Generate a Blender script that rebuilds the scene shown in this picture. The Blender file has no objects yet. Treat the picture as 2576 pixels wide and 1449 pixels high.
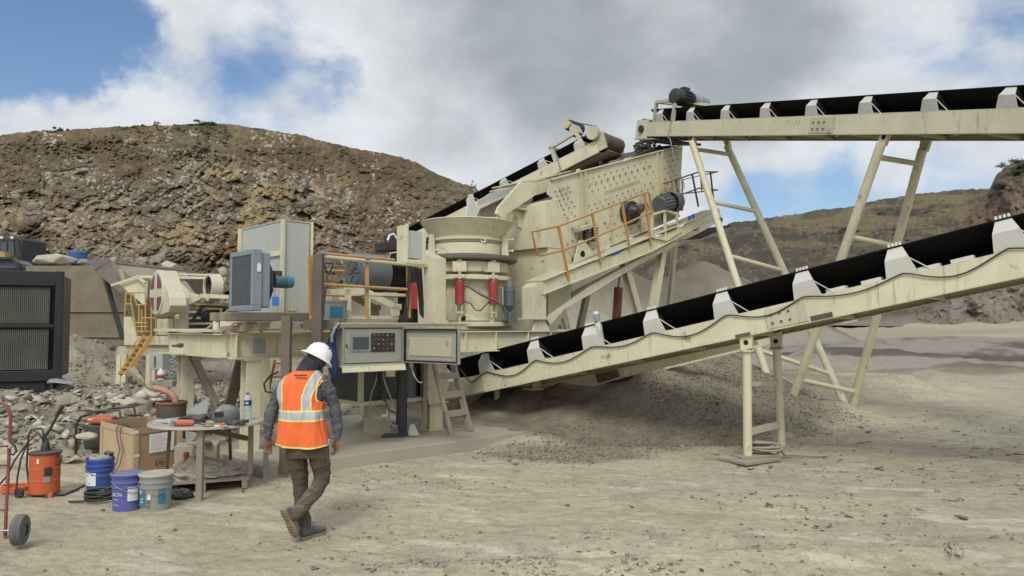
import bpy, math, random
import numpy as np
from mathutils import Vector, Matrix, noise as mnoise
random.seed(7); RNG = np.random.default_rng(11)
C = bpy.context.scene.collection
scene = bpy.context.scene
R_ = math.radians
# ------------------------------------------------------------------ camera
CAMZ, PITCH, FOC = 1.88, R_(2.94), 1860.0
cam_d = bpy.data.cameras.new('camera'); cam = bpy.data.objects.new('camera', cam_d); C.objects.link(cam)
cam.location = (0, 0, CAMZ); cam.rotation_euler = (R_(90)+PITCH, 0, 0)
cam_d.sensor_width = 36.0; cam_d.lens = 36.0*FOC/2576.0; cam_d.clip_end = 3000; cam_d.clip_start = 0.05
scene.camera = cam
scene.view_settings.view_transform = 'Standard'; scene.view_settings.look = 'None'
scene.view_settings.exposure = 0.22; scene.view_settings.gamma = 1
try: scene.view_settings.use_curve_mapping = False
except Exception: pass
def ray(px, py):
    dx = (px-1288.0)/FOC; dz = (724.5-py)/FOC
    c, s = math.cos(PITCH), math.sin(PITCH)
    return Vector((dx, c - s*dz, s + c*dz))
def at(px, py, d):                      # the point seen there at distance d along y
    r = ray(px, py); return Vector((0, 0, CAMZ)) + r*(d/r.y)
def atz(px, py, z):
    r = ray(px, py); return Vector((0, 0, CAMZ)) + r*((z-CAMZ)/r.z)
# ------------------------------------------------------------------ node helper
class NT:
    def __init__(s, nt): s.nt = nt; s.n = nt.nodes; s.l = nt.links
    def add(s, t, **kw):
        n = s.n.new(t)
        for k, v in kw.items():
            if k == 'i':
                for a, b in v.items():
                    if isinstance(b, bpy.types.NodeSocket): s.l.new(b, n.inputs[a])
                    else: n.inputs[a].default_value = b
            else: setattr(n, k, v)
        return n
    def math(s, op, a, b=0.0, clamp=False):
        return s.add('ShaderNodeMath', operation=op, use_clamp=clamp, i={0: a, 1: b}).outputs[0]
    def mix(s, f, a, b, bt='MIX'):
        n = s.add('ShaderNodeMix', data_type='RGBA', blend_type=bt, clamp_factor=True)
        for k, v in ((0, f), (6, a), (7, b)):
            if isinstance(v, bpy.types.NodeSocket): s.l.new(v, n.inputs[k])
            else: n.inputs[k].default_value = v if k == 0 else (tuple(v)+(1,) if len(v) == 3 else v)
        return n.outputs[2]
    def noise(s, vec, scale, detail=4, rough=.55, dist=0.0):
        n = s.add('ShaderNodeTexNoise', i={'Scale': scale, 'Detail': detail, 'Roughness': rough, 'Distortion': dist})
        if vec is not None: s.l.new(vec, n.inputs['Vector'])
        return n.outputs['Fac']
    def ramp(s, f, lo, hi, a=0.0, b=1.0, smooth=True):
        return s.add('ShaderNodeMapRange', interpolation_type='SMOOTHSTEP' if smooth else 'LINEAR',
                     i={0: f, 1: lo, 2: hi, 3: a, 4: b}).outputs[0]
# ------------------------------------------------------------------ sky and sun
SUN_EL, SUN_AZ = R_(46), R_(-172)        # behind the photographer, to the left, veiled by cloud
world = bpy.data.worlds.new("World"); scene.world = world; world.use_nodes = True
w = NT(world.node_tree); w.n.clear()
wo = w.add('ShaderNodeOutputWorld'); bg = w.add('ShaderNodeBackground', i={'Strength': 0.1}); w.l.new(bg.outputs[0], wo.inputs[0])
sky = w.add('ShaderNodeTexSky', sky_type='NISHITA'); sky.sun_disc = False
sky.sun_elevation = SUN_EL; sky.sun_rotation = SUN_AZ; sky.air_density = 1.2; sky.dust_density = 1.5; sky.altitude = 300
dirv = w.add('ShaderNodeTexCoord').outputs['Generated']
def blob(px, py, rad, amt):
    c = ray(px, py).normalized()
    d = w.add('ShaderNodeVectorMath', operation='DISTANCE', i={0: wdir, 1: tuple(c)}).outputs['Value']
    r = rad/FOC
    return w.ramp(d, r*0.35, r*1.25, amt, 0.0)
# warp the direction a little so the cloud edges are torn
wn = w.add('ShaderNodeTexNoise', i={'Vector': dirv, 'Scale': 7.0, 'Detail': 6, 'Roughness': .6})
wv = w.add('ShaderNodeVectorMath', operation='SUBTRACT', i={0: wn.outputs['Color'], 1: (.5, .5, .5)}).outputs[0]
wv = w.add('ShaderNodeVectorMath', operation='SCALE', i={0: wv, 'Scale': .16}).outputs[0]
wdir = w.add('ShaderNodeVectorMath', operation='ADD', i={0: dirv, 1: wv}).outputs[0]
stretch = w.add('ShaderNodeMapping', i={'Vector': dirv, 'Scale': (1, 1, 1.8), 'Rotation': (0, R_(-22), 0)}).outputs[0]
dens = w.noise(stretch, 4.2, 9, .56, .35)
def total(lst):
    o = lst[0]
    for x in lst[1:]: o = w.math('ADD', o, x)
    return o
bias = total([blob(50, -10, 260, -.40), blob(280, 90, 160, -.26), blob(-120, 60, 260, -.30), blob(150, 300, 230, .22), blob(430, 240, 130, .12), blob(560, 190, 150, -.08), blob(760, 150, 150, -.06),
              blob(860, 225, 100, -.22), blob(700, 120, 90, -.08), blob(2050, 500, 210, -.23), blob(2300, 470, 190, -.13), blob(1860, 480, 130, -.14),
              blob(2000, 380, 120, .06), blob(2576, 40, 110, -.16), blob(2230, 470, 90, .16),
              blob(560, 60, 130, .17), blob(720, 170, 100, .10), blob(300, 290, 330, .16), blob(1300, 200, 650, .3), blob(2150, 150, 420, .22)])
cov = w.ramp(w.math('ADD', dens, bias), .34, .66)
d2 = w.noise(stretch, 2.6, 7, .5, .2)
dark = total([blob(1230, 60, 360, .30), blob(1450, 130, 260, .14), blob(1850, 90, 260, .20), blob(1150, 240, 200, .10), blob(2020, 220, 260, .12), blob(1500, 330, 240, .10),
              blob(1020, 330, 330, -.22), blob(350, 300, 420, -.26), blob(1600, 200, 160, -.10), blob(2420, 180, 300, -.16), blob(1720, 60, 90, -.1), blob(2200, 420, 300, -.2)])
shade = w.ramp(w.math('ADD', d2, dark), .36, .92)
ccol = w.mix(shade, (6.9, 7.2, 7.55), (3.6, 3.95, 4.25))
thin = w.ramp(w.noise(stretch, 9, 8, .6), .3, .75, .84, 1.0)
ccol = w.mix(1.0, ccol, w.add('ShaderNodeCombineColor', i={0: thin, 1: thin, 2: thin}).outputs[0], 'MULTIPLY')
skyc = w.mix(1.0, sky.outputs[0], (.80, .90, 1.06), 'MULTIPLY')
# glow added to the unseen sky around the sun, to lift the fill light
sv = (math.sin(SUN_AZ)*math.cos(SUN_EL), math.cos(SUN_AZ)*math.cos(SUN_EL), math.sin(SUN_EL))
fill_glow = w.ramp(w.add('ShaderNodeVectorMath', operation='DISTANCE', i={0: dirv, 1: sv}).outputs['Value'], .15, 1.15, 1.0, 0.0)
skyall = w.mix(1.0, w.mix(cov, skyc, ccol), w.add('ShaderNodeVectorMath', operation='SCALE', i={0: (8.2, 8.0, 7.5), 'Scale': fill_glow}).outputs[0], 'ADD')
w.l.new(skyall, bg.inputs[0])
sun_d = bpy.data.lights.new('sun', 'SUN'); sun_d.energy = 1.4; sun_d.angle = R_(17); sun_d.color = (1, .96, .9)
sun = bpy.data.objects.new('sun', sun_d); C.objects.link(sun)
sdir = Vector((math.sin(SUN_AZ)*math.cos(SUN_EL), math.cos(SUN_AZ)*math.cos(SUN_EL), math.sin(SUN_EL)))
sun.rotation_euler = (-sdir).to_track_quat('-Z', 'Y').to_euler()
# ------------------------------------------------------------------ mesh helper
class MB:
    def __init__(s): s.v = []; s.f = []; s.sm = []; s.mi = []; s.cur = 0
    def _add(s, vs, fs, smooth=False):
        o = len(s.v); s.v += [Vector(v) for v in vs]; s.f += [tuple(i+o for i in f) for f in fs]; s.sm += [smooth]*len(fs); s.mi += [s.cur]*len(fs); return s
    def box(s, c, size, ax=None):
        ax = ax or (Vector((1, 0, 0)), Vector((0, 1, 0)), Vector((0, 0, 1)))
        c = Vector(c); h = [ax[i]*(size[i]/2) for i in range(3)]
        vs = [c+h[0]*i+h[1]*j+h[2]*k for i in (-1, 1) for j in (-1, 1) for k in (-1, 1)]
        return s._add(vs, [(0, 1, 3, 2), (4, 6, 7, 5), (0, 4, 5, 1), (2, 3, 7, 6), (0, 2, 6, 4), (1, 5, 7, 3)])
    def prism(s, pts, vec):
        n = len(pts); vec = Vector(vec); a = [Vector(p) for p in pts]
        vs = a+[p+vec for p in a]
        return s._add(vs, [tuple(range(n))[::-1], tuple(range(n, 2*n))]+[(i, (i+1) % n, n+(i+1) % n, n+i) for i in range(n)])
    def bar(s, p0, p1, w, h, up=(0, 0, 1)):
        p0, p1 = Vector(p0), Vector(p1); d = (p1-p0); L = d.length; d.normalize()
        u = Vector(up); sd = d.cross(u)
        if sd.length < 1e-4: sd = d.cross(Vector((1, 0, 0)))
        sd.normalize(); u = sd.cross(d)
        return s.box((p0+p1)/2, (L, w, h), (d, sd, u))
    def ibeam(s, p0, p1, w, h, t=.02, up=(0, 0, 1)):
        p0, p1 = Vector(p0), Vector(p1); d = (p1-p0).normalized(); sd = d.cross(Vector(up)).normalized(); u = sd.cross(d)
        s.bar(p0, p1, t, h-2*t, up); s.bar(p0+u*(h/2-t/2), p1+u*(h/2-t/2), w, t, up); return s.bar(p0-u*(h/2-t/2), p1-u*(h/2-t/2), w, t, up)
    def tube(s, pts, r, n=8, caps=True, smooth=True):
        pts = [Vector(p) for p in pts]; m = len(pts); vs = []; fr = None
        for i, p in enumerate(pts):
            t = (pts[min(i+1, m-1)]-pts[max(i-1, 0)]).normalized()
            if fr is None:
                fr = t.cross(Vector((0, 0, 1)))
                if fr.length < .05: fr = t.cross(Vector((1, 0, 0)))
            fr = (fr-t*fr.dot(t)).normalized(); b = t.cross(fr)
            rr = r[i] if isinstance(r, (list, tuple)) else r
            vs += [p+(fr*math.cos(2*math.pi*k/n)+b*math.sin(2*math.pi*k/n))*rr for k in range(n)]
        fs = [(i*n+k, i*n+(k+1) % n, (i+1)*n+(k+1) % n, (i+1)*n+k) for i in range(m-1) for k in range(n)]
        s._add(vs, fs, smooth)
        if caps: s._add([vs[k] for k in range(n)][::-1], [tuple(range(n))]); s._add(vs[-n:], [tuple(range(n))])
        return s
    def cyl(s, p0, p1, r0, r1=None, n=20):
        return s.tube([p0, p1], [r0, r0 if r1 is None else r1], n)
    def lathe(s, prof, c, axis=(0, 0, 1), n=32, smooth=True, a0=0, a1=2*math.pi, flat=()):
        c = Vector(c); ax = Vector(axis).normalized(); x = ax.orthogonal().normalized()
        if abs(ax.z) > .99: x = Vector((1, 0, 0))
        y = ax.cross(x); full = abs(a1-a0-2*math.pi) < 1e-6; k = n if full else n+1
        for (r0, z0), (r1, z1) in zip(prof[:-1], prof[1:]):
            vs = []
            for r, z in ((r0, z0), (r1, z1)):
                for i in range(k):
                    a = a0+(a1-a0)*i/n; vs.append(c+ax*z+(x*math.cos(a)+y*math.sin(a))*r)
            s._add(vs, [(i, (i+1) % k, k+(i+1) % k, k+i) for i in range(n)], smooth)
        return s
    def build(s, name, mat, parent=None, bevel=0.0, sub=0, solid=0.0, mods=None):
        me = bpy.data.meshes.new(name); off = Vector((0, 0, 0))
        p = parent
        while p is not None: off += p.location; p = p.parent
        me.from_pydata([tuple(v-off) for v in s.v], [], s.f); me.polygons.foreach_set('use_smooth', s.sm); me.polygons.foreach_set('material_index', s.mi)
        o = bpy.data.objects.new(name, me); C.objects.link(o); [me.materials.append(x) for x in (mat if isinstance(mat, (list, tuple)) else [mat])]
        if parent is not None: o.parent = parent
        if bevel:
            b = o.modifiers.new('bevel', 'BEVEL'); b.width = bevel; b.segments = 2; b.limit_method = 'ANGLE'; b.angle_limit = R_(40)
            b.use_clamp_overlap = True
        if solid:
            b = o.modifiers.new('solid', 'SOLIDIFY'); b.thickness = solid; b.offset = 0
        if sub:
            b = o.modifiers.new('sub', 'SUBSURF'); b.levels = sub; b.render_levels = sub
        return o
def tag(o, label=None, cat=None, group=None, kind=None):
    if label: o['label'] = label
    if cat: o['category'] = cat
    if group: o['group'] = group
    if kind: o['kind'] = kind
    return o
def thing(name, label, cat, loc, group=None):
    o = bpy.data.objects.new(name, None); o.empty_display_size = .1; C.objects.link(o); o.location = Vector(loc)
    return tag(o, label, cat, group)
def copy_tree(o, parent=None):
    c = o.copy(); C.objects.link(c)
    if parent is not None: c.parent = parent
    for ch in list(o.children): copy_tree(ch, c)
    return c
# ------------------------------------------------------------------ materials
def newmat(name):
    m = bpy.data.materials.new(name); m.use_nodes = True; n = NT(m.node_tree); n.n.clear()
    out = n.add('ShaderNodeOutputMaterial'); b = n.add('ShaderNodeBsdfPrincipled'); n.l.new(b.outputs[0], out.inputs[0])
    return m, n, b
def paint(name, col, rough=.5, dust=.35, rust=.0, metal=0.0, dirt=.25, bump=.15, scale=1.0, dustcol=(.36, .32, .24), streak=0.0, spec=.4):
    m, n, b = newmat(name)
    pos = n.add('ShaderNodeNewGeometry'); P = pos.outputs['Position']
    big = n.noise(P, 1.7*scale, 5, .6); fine = n.noise(P, 26*scale, 4, .6)
    c = n.mix(n.ramp(big, .35, .7, 0, dirt), col, tuple(x*.62 for x in col))
    c = n.mix(n.ramp(fine, .5, .72, 0, dirt*.8), c, tuple(x*.7 for x in col))
    if streak:
        mp = n.add('ShaderNodeMapping', i={'Vector': P, 'Scale': (9, 9, .9)}).outputs[0]
        st = n.ramp(n.noise(mp, 1.6, 5, .65), .52, .72, 0, streak)
        c = n.mix(n.math('MULTIPLY', st, n.ramp(n.noise(P, 1.1, 3, .5), .42, .6)), c, (.22, .15, .08))
    if rust:
        rm = n.ramp(n.noise(P, 3.1*scale, 8, .72), .60, .70, 0, rust)
        c = n.mix(rm, c, (.13, .06, .03))
    nz = n.add('ShaderNodeSeparateXYZ', i={0: pos.outputs['Normal']}).outputs[2]
    up = n.ramp(nz, .25, .9, 0, 1)
    dn = n.ramp(n.noise(P, 6*scale, 5, .65), .25, .65, .35, 1)
    film = n.ramp(n.noise(P, 2.3*scale, 6, .62), .38, .68, 0, dust*.45)
    dm = n.math('MAXIMUM', n.math('MULTIPLY', n.math('MULTIPLY', up, dn), min(1, dust*1.9)), film)
    c = n.mix(dm, c, dustcol)
    n.l.new(c, b.inputs['Base Color'])
    n.l.new(n.math('ADD', n.math('MULTIPLY', dm, .4), n.ramp(fine, .3, .7, rough-.08, rough+.1), True), b.inputs['Roughness'])
    b.inputs['Metallic'].default_value = metal; b.inputs['Specular IOR Level'].default_value = spec
    if bump:
        bn = n.add('ShaderNodeBump', i={'Strength': bump, 'Distance': .01, 'Height': n.noise(P, 40*scale, 3, .6)})
        n.l.new(bn.outputs[0], b.inputs['Normal'])
    return m
CR = (.66, .615, .42)
M = {}
M['cream'] = paint('cream_paint', CR, .5, .30, .75, streak=.6, dirt=.36, dustcol=(.44, .40, .29))
M['creamd'] = paint('dusty_cream_paint', (.53, .495, .345), .6, .45, .7, streak=.6, dirt=.4, dustcol=(.40, .36, .26))
M['creamw'] = paint('pale_bracket_paint', (.62, .61, .54), .55, .3, .05)
M['rubber'] = paint('black_rubber', (.006, .006, .0065), .6, .06, 0, dirt=.0, dustcol=(.06, .055, .05), spec=.15)
M['black'] = paint('black_paint', (.018, .018, .02), .45, .2, 0)
M['ring'] = paint('dusty_chain_steel', (.13, .125, .10), .7, .3, .2)
M['coal'] = paint('black_container_paint', (.014, .015, .017), .5, .12, 0, dustcol=(.10, .095, .08))
M['blackd'] = paint('dusty_black_steel', (.035, .035, .035), .55, .3, .1, dustcol=(.16, .145, .12))
M['rubd'] = paint('dusty_black_rubber', (.02, .02, .021), .7, .4, 0, dustcol=(.15, .14, .12))
M['grey'] = paint('grey_motor_paint', (.095, .107, .118), .5, .35, .0, dustcol=(.3, .28, .24))
M['greyl'] = paint('light_grey_cabinet', (.43, .445, .40), .5, .22, 0, dirt=.14)
M['greyb'] = paint('blue_grey_radiator', (.23, .265, .29), .45, .25, 0, dirt=.2)
M['panel'] = paint('grey_green_panel', (.31, .32, .265), .5, .2, 0, dirt=.15)
M['yellow'] = paint('orange_yellow_rail', (.50, .26, .07), .55, .35, .35, dirt=.45)
M['yellow2'] = paint('yellow_stair_paint', (.56, .34, .08), .55, .3, .2)
M['redrail'] = paint('dark_red_primer', (.16, .055, .045), .6, .2, .2)
M['red'] = paint('red_cylinder_paint', (.36, .035, .04), .5, .3, 0, dustcol=(.4, .3, .26))
M['maroon'] = paint('maroon_paint', (.24, .045, .055), .5, .12, 0)
M['rusty'] = paint('rusty_steel', (.115, .085, .07), .75, .25, .8, dirt=.5)
M['rustb'] = paint('rust_brown_and_bolt_shade', (.20, .155, .125), .7, .3, .4, dirt=.4)
M['steel'] = paint('bare_steel', (.36, .36, .35), .38, .2, 0, metal=.7)
M['wood'] = paint('weathered_grey_wood', (.30, .25, .19), .8, .4, 0, dirt=.45, scale=2)
M['woodd'] = paint('dark_timber', (.15, .12, .09), .85, .25, 0, dirt=.4, scale=2)
M['ply'] = paint('plywood', (.37, .25, .14), .75, .25, 0, dirt=.4, scale=2.2)
M['blue'] = paint('blue_plastic', (.03, .075, .30), .4, .2, 0, dirt=.1)
M['violet'] = paint('violet_blue_plastic', (.07, .095, .33), .45, .3, 0, dirt=.1)
M['greyp'] = paint('grey_plastic', (.27, .28, .265), .5, .4, 0, dirt=.3)
M['teal'] = paint('teal_print', (.035, .17, .26), .5, .2, 0)
M['white'] = paint('white_paper', (.72, .72, .70), .7, .12, 0, dirt=.1)
M['hat'] = paint('white_hard_hat', (.82, .82, .80), .3, .03, 0, dirt=.06, bump=0)
M['orange'] = paint('orange_drum_paint', (.50, .105, .03), .55, .4, .4, dustcol=(.42, .28, .18))
M['brown'] = paint('brown_steel_print', (.15, .08, .045), .7, .1, 0)
M['tealm'] = paint('teal_motor_paint', (.03, .10, .125), .45, .2, 0)
M['bluet'] = paint('blue_tag', (.02, .14, .42), .5, .05, 0)
M['canvas'] = paint('dusty_canvas', (.47, .43, .34), .9, .35, 0, dirt=.4, scale=2)
M['concrete'] = paint('concrete', (.38, .34, .26), .9, .5, 0, dirt=.35, bump=.6)
M['dark'] = paint('dark_void', (.01, .01, .01), .9, 0, 0, bump=0)
M['wall'] = paint('mud_concrete_wall', (.225, .185, .125), .95, .25, 0, dirt=.6, bump=.8)
M['wall2'] = paint('mud_patch', (.19, .155, .11), .95, .2, 0, dirt=.5, bump=.8)
M['salmon'] = paint('salmon_hose', (.50, .20, .14), .6, .35, 0)
M['orangehose'] = paint('orange_hose', (.75, .13, .04), .4, .1, 0)
M['twine'] = paint('dusty_rope', (.34, .29, .21), .9, .4, 0, dirt=.4)
M['glassdark'] = paint('dusty_dark_glass', (.05, .055, .05), .25, .2, 0, dustcol=(.16, .16, .12))
M['screen'] = paint('lcd_screen', (.07, .08, .085), .2, .03, 0, bump=0)
M['bluecloth'] = paint('navy_work_cloth', (.02, .035, .12), .9, .1, 0)
# ------------------------------------------------------------------ numeric noise
def _h(ix, iy, s):
    n = (ix*374761393 + iy*668265263 + s*974634777) & 0xFFFFFFFF
    n = ((n ^ (n >> 13))*1274126177) & 0xFFFFFFFF
    return ((n ^ (n >> 16)) & 0xFFFF)/65535.0
def vn(x, y, s=0):
    ix = np.floor(x).astype(np.int64); iy = np.floor(y).astype(np.int64); fx = x-ix; fy = y-iy
    fx = fx*fx*fx*(fx*(fx*6-15)+10); fy = fy*fy*fy*(fy*(fy*6-15)+10)
    a = _h(ix, iy, s); b = _h(ix+1, iy, s); c = _h(ix, iy+1, s); d = _h(ix+1, iy+1, s)
    return a+(b-a)*fx+(c-a)*fy+(a-b-c+d)*fx*fy
def fbm(x, y, o=5, s=0, g=.5):
    x = np.asarray(x, float); y = np.asarray(y, float); t = 0; a = 1; n = 0
    for i in range(o):
        cs, sn = math.cos(i*1.1), math.sin(i*1.1)
        t = t+a*vn((x*cs-y*sn)*2**i+i*17.3, (x*sn+y*cs)*2**i-i*9.1, s+i); n += a; a *= g
    return t/n
def cell(x, y, s=0):                     # F1, F2-F1 and a random tone per cell
    ix = np.floor(x).astype(np.int64); iy = np.floor(y).astype(np.int64)
    f1 = np.full(x.shape, 9.0); f2 = np.full(x.shape, 9.0); tone = np.zeros(x.shape)
    for i in (-1, 0, 1):
        for j in (-1, 0, 1):
            cx = ix+i; cy = iy+j
            d = np.hypot(cx+_h(cx, cy, s)-x, cy+_h(cx, cy, s+5)-y); tn = _h(cx, cy, s+9)
            m = d < f1; f2 = np.where(m, f1, np.minimum(f2, d)); tone = np.where(m, tn, tone); f1 = np.where(m, d, f1)
    return f1, f2-f1, tone
def sst(a, b, x):
    t = np.clip((x-a)/(b-a), 0, 1); return t*t*(3-2*t)
def lerp(a, b, t): return a+(b-a)*t
# ------------------------------------------------------------------ ground
def cone(x, y, cx, cy, h, slope, sx=1., sy=1., s=0):
    d = np.hypot((x-cx)/sx, (y-cy)/sy); n = (fbm(x*.9, y*.9, 4, 40+s)-.5)
    return h-slope*np.sqrt(d*d+.12)+n*.35*np.minimum(1, d)
def rubble_mask(x, y):
    e = (fbm(x*.5, y*.5, 3, 3)-.5)*1.6
    m = sst(9.3, 10.6, y+e*.6-(x+7)*.28)*(1-sst(-2.2, 0.2, x-(y-14)*.05+e*.5))
    return m
def gravel_mask(x, y):
    e = (fbm(x*.7, y*.7, 4, 21)-.5)*2.4
    a = np.hypot((x-2.3)/4.0, (y-14.6)/(3.0)); m = 1-sst(.82, 1.1, a+e*.22)
    b = np.hypot((x-.75)/1.35, (y-11.0)/.75); m = np.maximum(m, .75*(1-sst(.6, 1.15, b+e*.3)))
    return m
def ground_h(x, y, fine=True):
    x = np.asarray(x, float); y = np.asarray(y, float); r = np.hypot(x, y)
    z = 0.0*x
    z = z+(fbm(x*.35, y*.35, 3, 1)-.5)*.10*sst(3, 9, r)
    rm = rubble_mask(x, y)
    left = .50*sst(9.0, 13.2, y-(x+8)*.22)*(1-sst(-6.6, -3.6, x))
    left = left-.45*sst(14.5, 18, y)*(1-sst(-6.6, -3.6, x))
    z = z+left+.10*rm
    z = np.maximum(z, cone(x, y, -13.6, 22.3, 1.35, .42, 1.0, 1.0, 1))
    z = z+.30*sst(11.5, 14.5, y)*sst(3.6, 4.6, x)*(1-sst(15.5, 19, y))
    z = np.maximum(z, cone(x, y, 3.2, 15.5, 1.85, .52, 1.2, 1.0, 2))
    z = np.maximum(z, cone(x, y, 1.3, 16.0, 1.3, .46, 1.2, 1., 3))
    z = np.maximum(z, np.minimum(.72, cone(x, y, 7.6, 17.6, 1.3, .5, 1.4, 1., 4)))
    z = np.maximum(z, cone(x, y, 12.5, 27.5, 1.15, .16, 1.6, .8, 5))
    z = np.maximum(z, cone(x, y, 19.5, 33, 1.5, .12, 1.5, .8, 6))
    z = np.maximum(z, cone(x, y, 4.1, 34., 5.3, .60, 1, 1, 7))
    z = np.maximum(z, cone(x, y, 10.8, 42., 5.8, .58, 1, 1, 8))
    z = np.maximum(z, cone(x, y, 7.8, 37., 3.2, .58, 1, 1, 9))
    z = np.maximum(z, cone(x, y, -1.0, 39., 6., .6, 1, 1, 10))
    z = z+sst(45, 125, r)*3.1*sst(.0, .25, x/np.maximum(y, 1)-.15)+sst(22, 40, r)*2.6*(1-sst(-.25, -.05, x/np.maximum(y, 1)))
    ps, pn = (x+3.01)*.731+(y-9.09)*.682, -(x+3.01)*.682+(y-9.09)*.731
    z = z+.21*sst(3.3, 4.7, ps)*sst(-.9, -.05, pn)*(1-sst(4.5, 6, pn))*(1-sst(6.5, 9, ps))
    # wheel rut and trampled hump in front of the walking man
    z = z-.07*np.exp(-((y-6.3-.10*(x-.5))/.25)**2)*sst(-1.6, -.4, x)*(1-sst(2.5, 4.5, x))
    z = z+.09*np.exp(-((y-5.80-.12*(x-.5))/.26)**2)*sst(-1.6, -.4, x)*(1-sst(2.5, 5, x))
    if fine:
        near = 1-sst(14, 26, r)
        dn = fbm(x*1.6, y*2.6, 5, 60, .55)-.5; z = z+dn*.065*near
        z = z+(fbm(x*9, y*9, 3, 70)-.5)*.014*(1-sst(7, 14, r))
        f1, e, t = cell(x*2.4+fbm(x, y, 2, 5)*2, y*2.4, 4)
        z = z+rm*(.22*(t-.4)*sst(0, .12, e)+.07*(fbm(x*3, y*3, 4, 8)-.5))*(1-sst(24, 40, r))
        f1, e, t = cell(x*1.8-3, y*2.2, 14)
        right = sst(3.4, 5.2, x)*sst(8, 9.5, y)*(1-sst(17, 22, y))
        z = z+right*(.05*(fbm(x*1.3, y*2.2, 4, 81)-.45))
        z = z+gravel_mask(x, y)*.05*(fbm(x*4, y*4, 4, 33)-.5)
    return z
def gz(x, y): return float(ground_h(np.array([x]), np.array([y]))[0])
def grid_mesh(name, X, Y, Z, col, mat, wrap=False):
    nr, nc = X.shape; v = np.stack([X, Y, Z], -1).reshape(-1, 3)
    i = np.arange(nr*nc).reshape(nr, nc)
    q = np.stack([i[:-1, :-1], i[:-1, 1:], i[1:, 1:], i[1:, :-1]], -1).reshape(-1, 4)
    me = bpy.data.meshes.new(name); me.vertices.add(len(v)); me.vertices.foreach_set('co', v.ravel())
    me.loops.add(q.size); me.loops.foreach_set('vertex_index', q.ravel().astype(np.int32))
    me.polygons.add(len(q)); me.polygons.foreach_set('loop_start', (np.arange(len(q))*4).astype(np.int32))
    me.polygons.foreach_set('use_smooth', np.ones(len(q), bool))
    me.update(); me.validate()
    a = me.color_attributes.new('col', 'FLOAT_COLOR', 'POINT')
    c = np.concatenate([col.reshape(-1, 3), np.ones((len(v), 1))], 1); a.data.foreach_set('color', c.ravel())
    o = bpy.data.objects.new(name, me); C.objects.link(o); me.materials.append(mat); return o
def earth_mat(name, s, bump, var=.35, dist=.02, fleck=0):
    m, n, b = newmat(name); P = n.add('ShaderNodeNewGeometry').outputs['Position']
    c = n.add('ShaderNodeAttribute', attribute_name='col').outputs['Color']
    a = n.noise(P, s, 6, .65); f = n.noise(P, s*7, 4, .7)
    k = n.math('ADD', n.ramp(a, .3, .7, 1-var, 1+var*.55, False), n.ramp(f, .3, .7, -var*.5, var*.35, False))
    c = n.mix(1.0, c, n.add('ShaderNodeCombineColor', i={0: k, 1: k, 2: k}).outputs[0], 'MULTIPLY')
    if fleck:
        g = n.noise(P, fleck, 3, .6); g2 = n.noise(P, fleck*.37, 4, .7)
        q = n.math('ADD', n.ramp(g, .60, .68, 0, -.30), n.ramp(g, .30, .38, .22, 0)); q = n.math('ADD', n.math('ADD', q, n.ramp(g2, .60, .72, 0, -.22)), 1.0)
        c = n.mix(1.0, c, n.add('ShaderNodeCombineColor', i={0: q, 1: q, 2: q}).outputs[0], 'MULTIPLY')
    n.l.new(c, b.inputs['Base Color']); b.inputs['Roughness'].default_value = .95; b.inputs['Specular IOR Level'].default_value = .12
    h = n.math('ADD', a, n.math('MULTIPLY', f, .35))
    bn = n.add('ShaderNodeBump', i={'Strength': bump, 'Distance': dist, 'Height': h}); n.l.new(bn.outputs[0], b.inputs['Normal'])
    return m
M['earth'] = earth_mat('dusty_ground', 9, 1.0, .16, .04, 42)
M['hill'] = earth_mat('hillside_earth', 1.1, .6, .30, .18)
M['stone'] = earth_mat('crushed_stone', 12, .5, .28, .01)
DUST = np.array([.475, .432, .305]); DUSTY = np.array([.525, .460, .312]); GRAV = np.array([.25, .225, .16]); RUB = np.array([.31, .275, .205])
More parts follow.
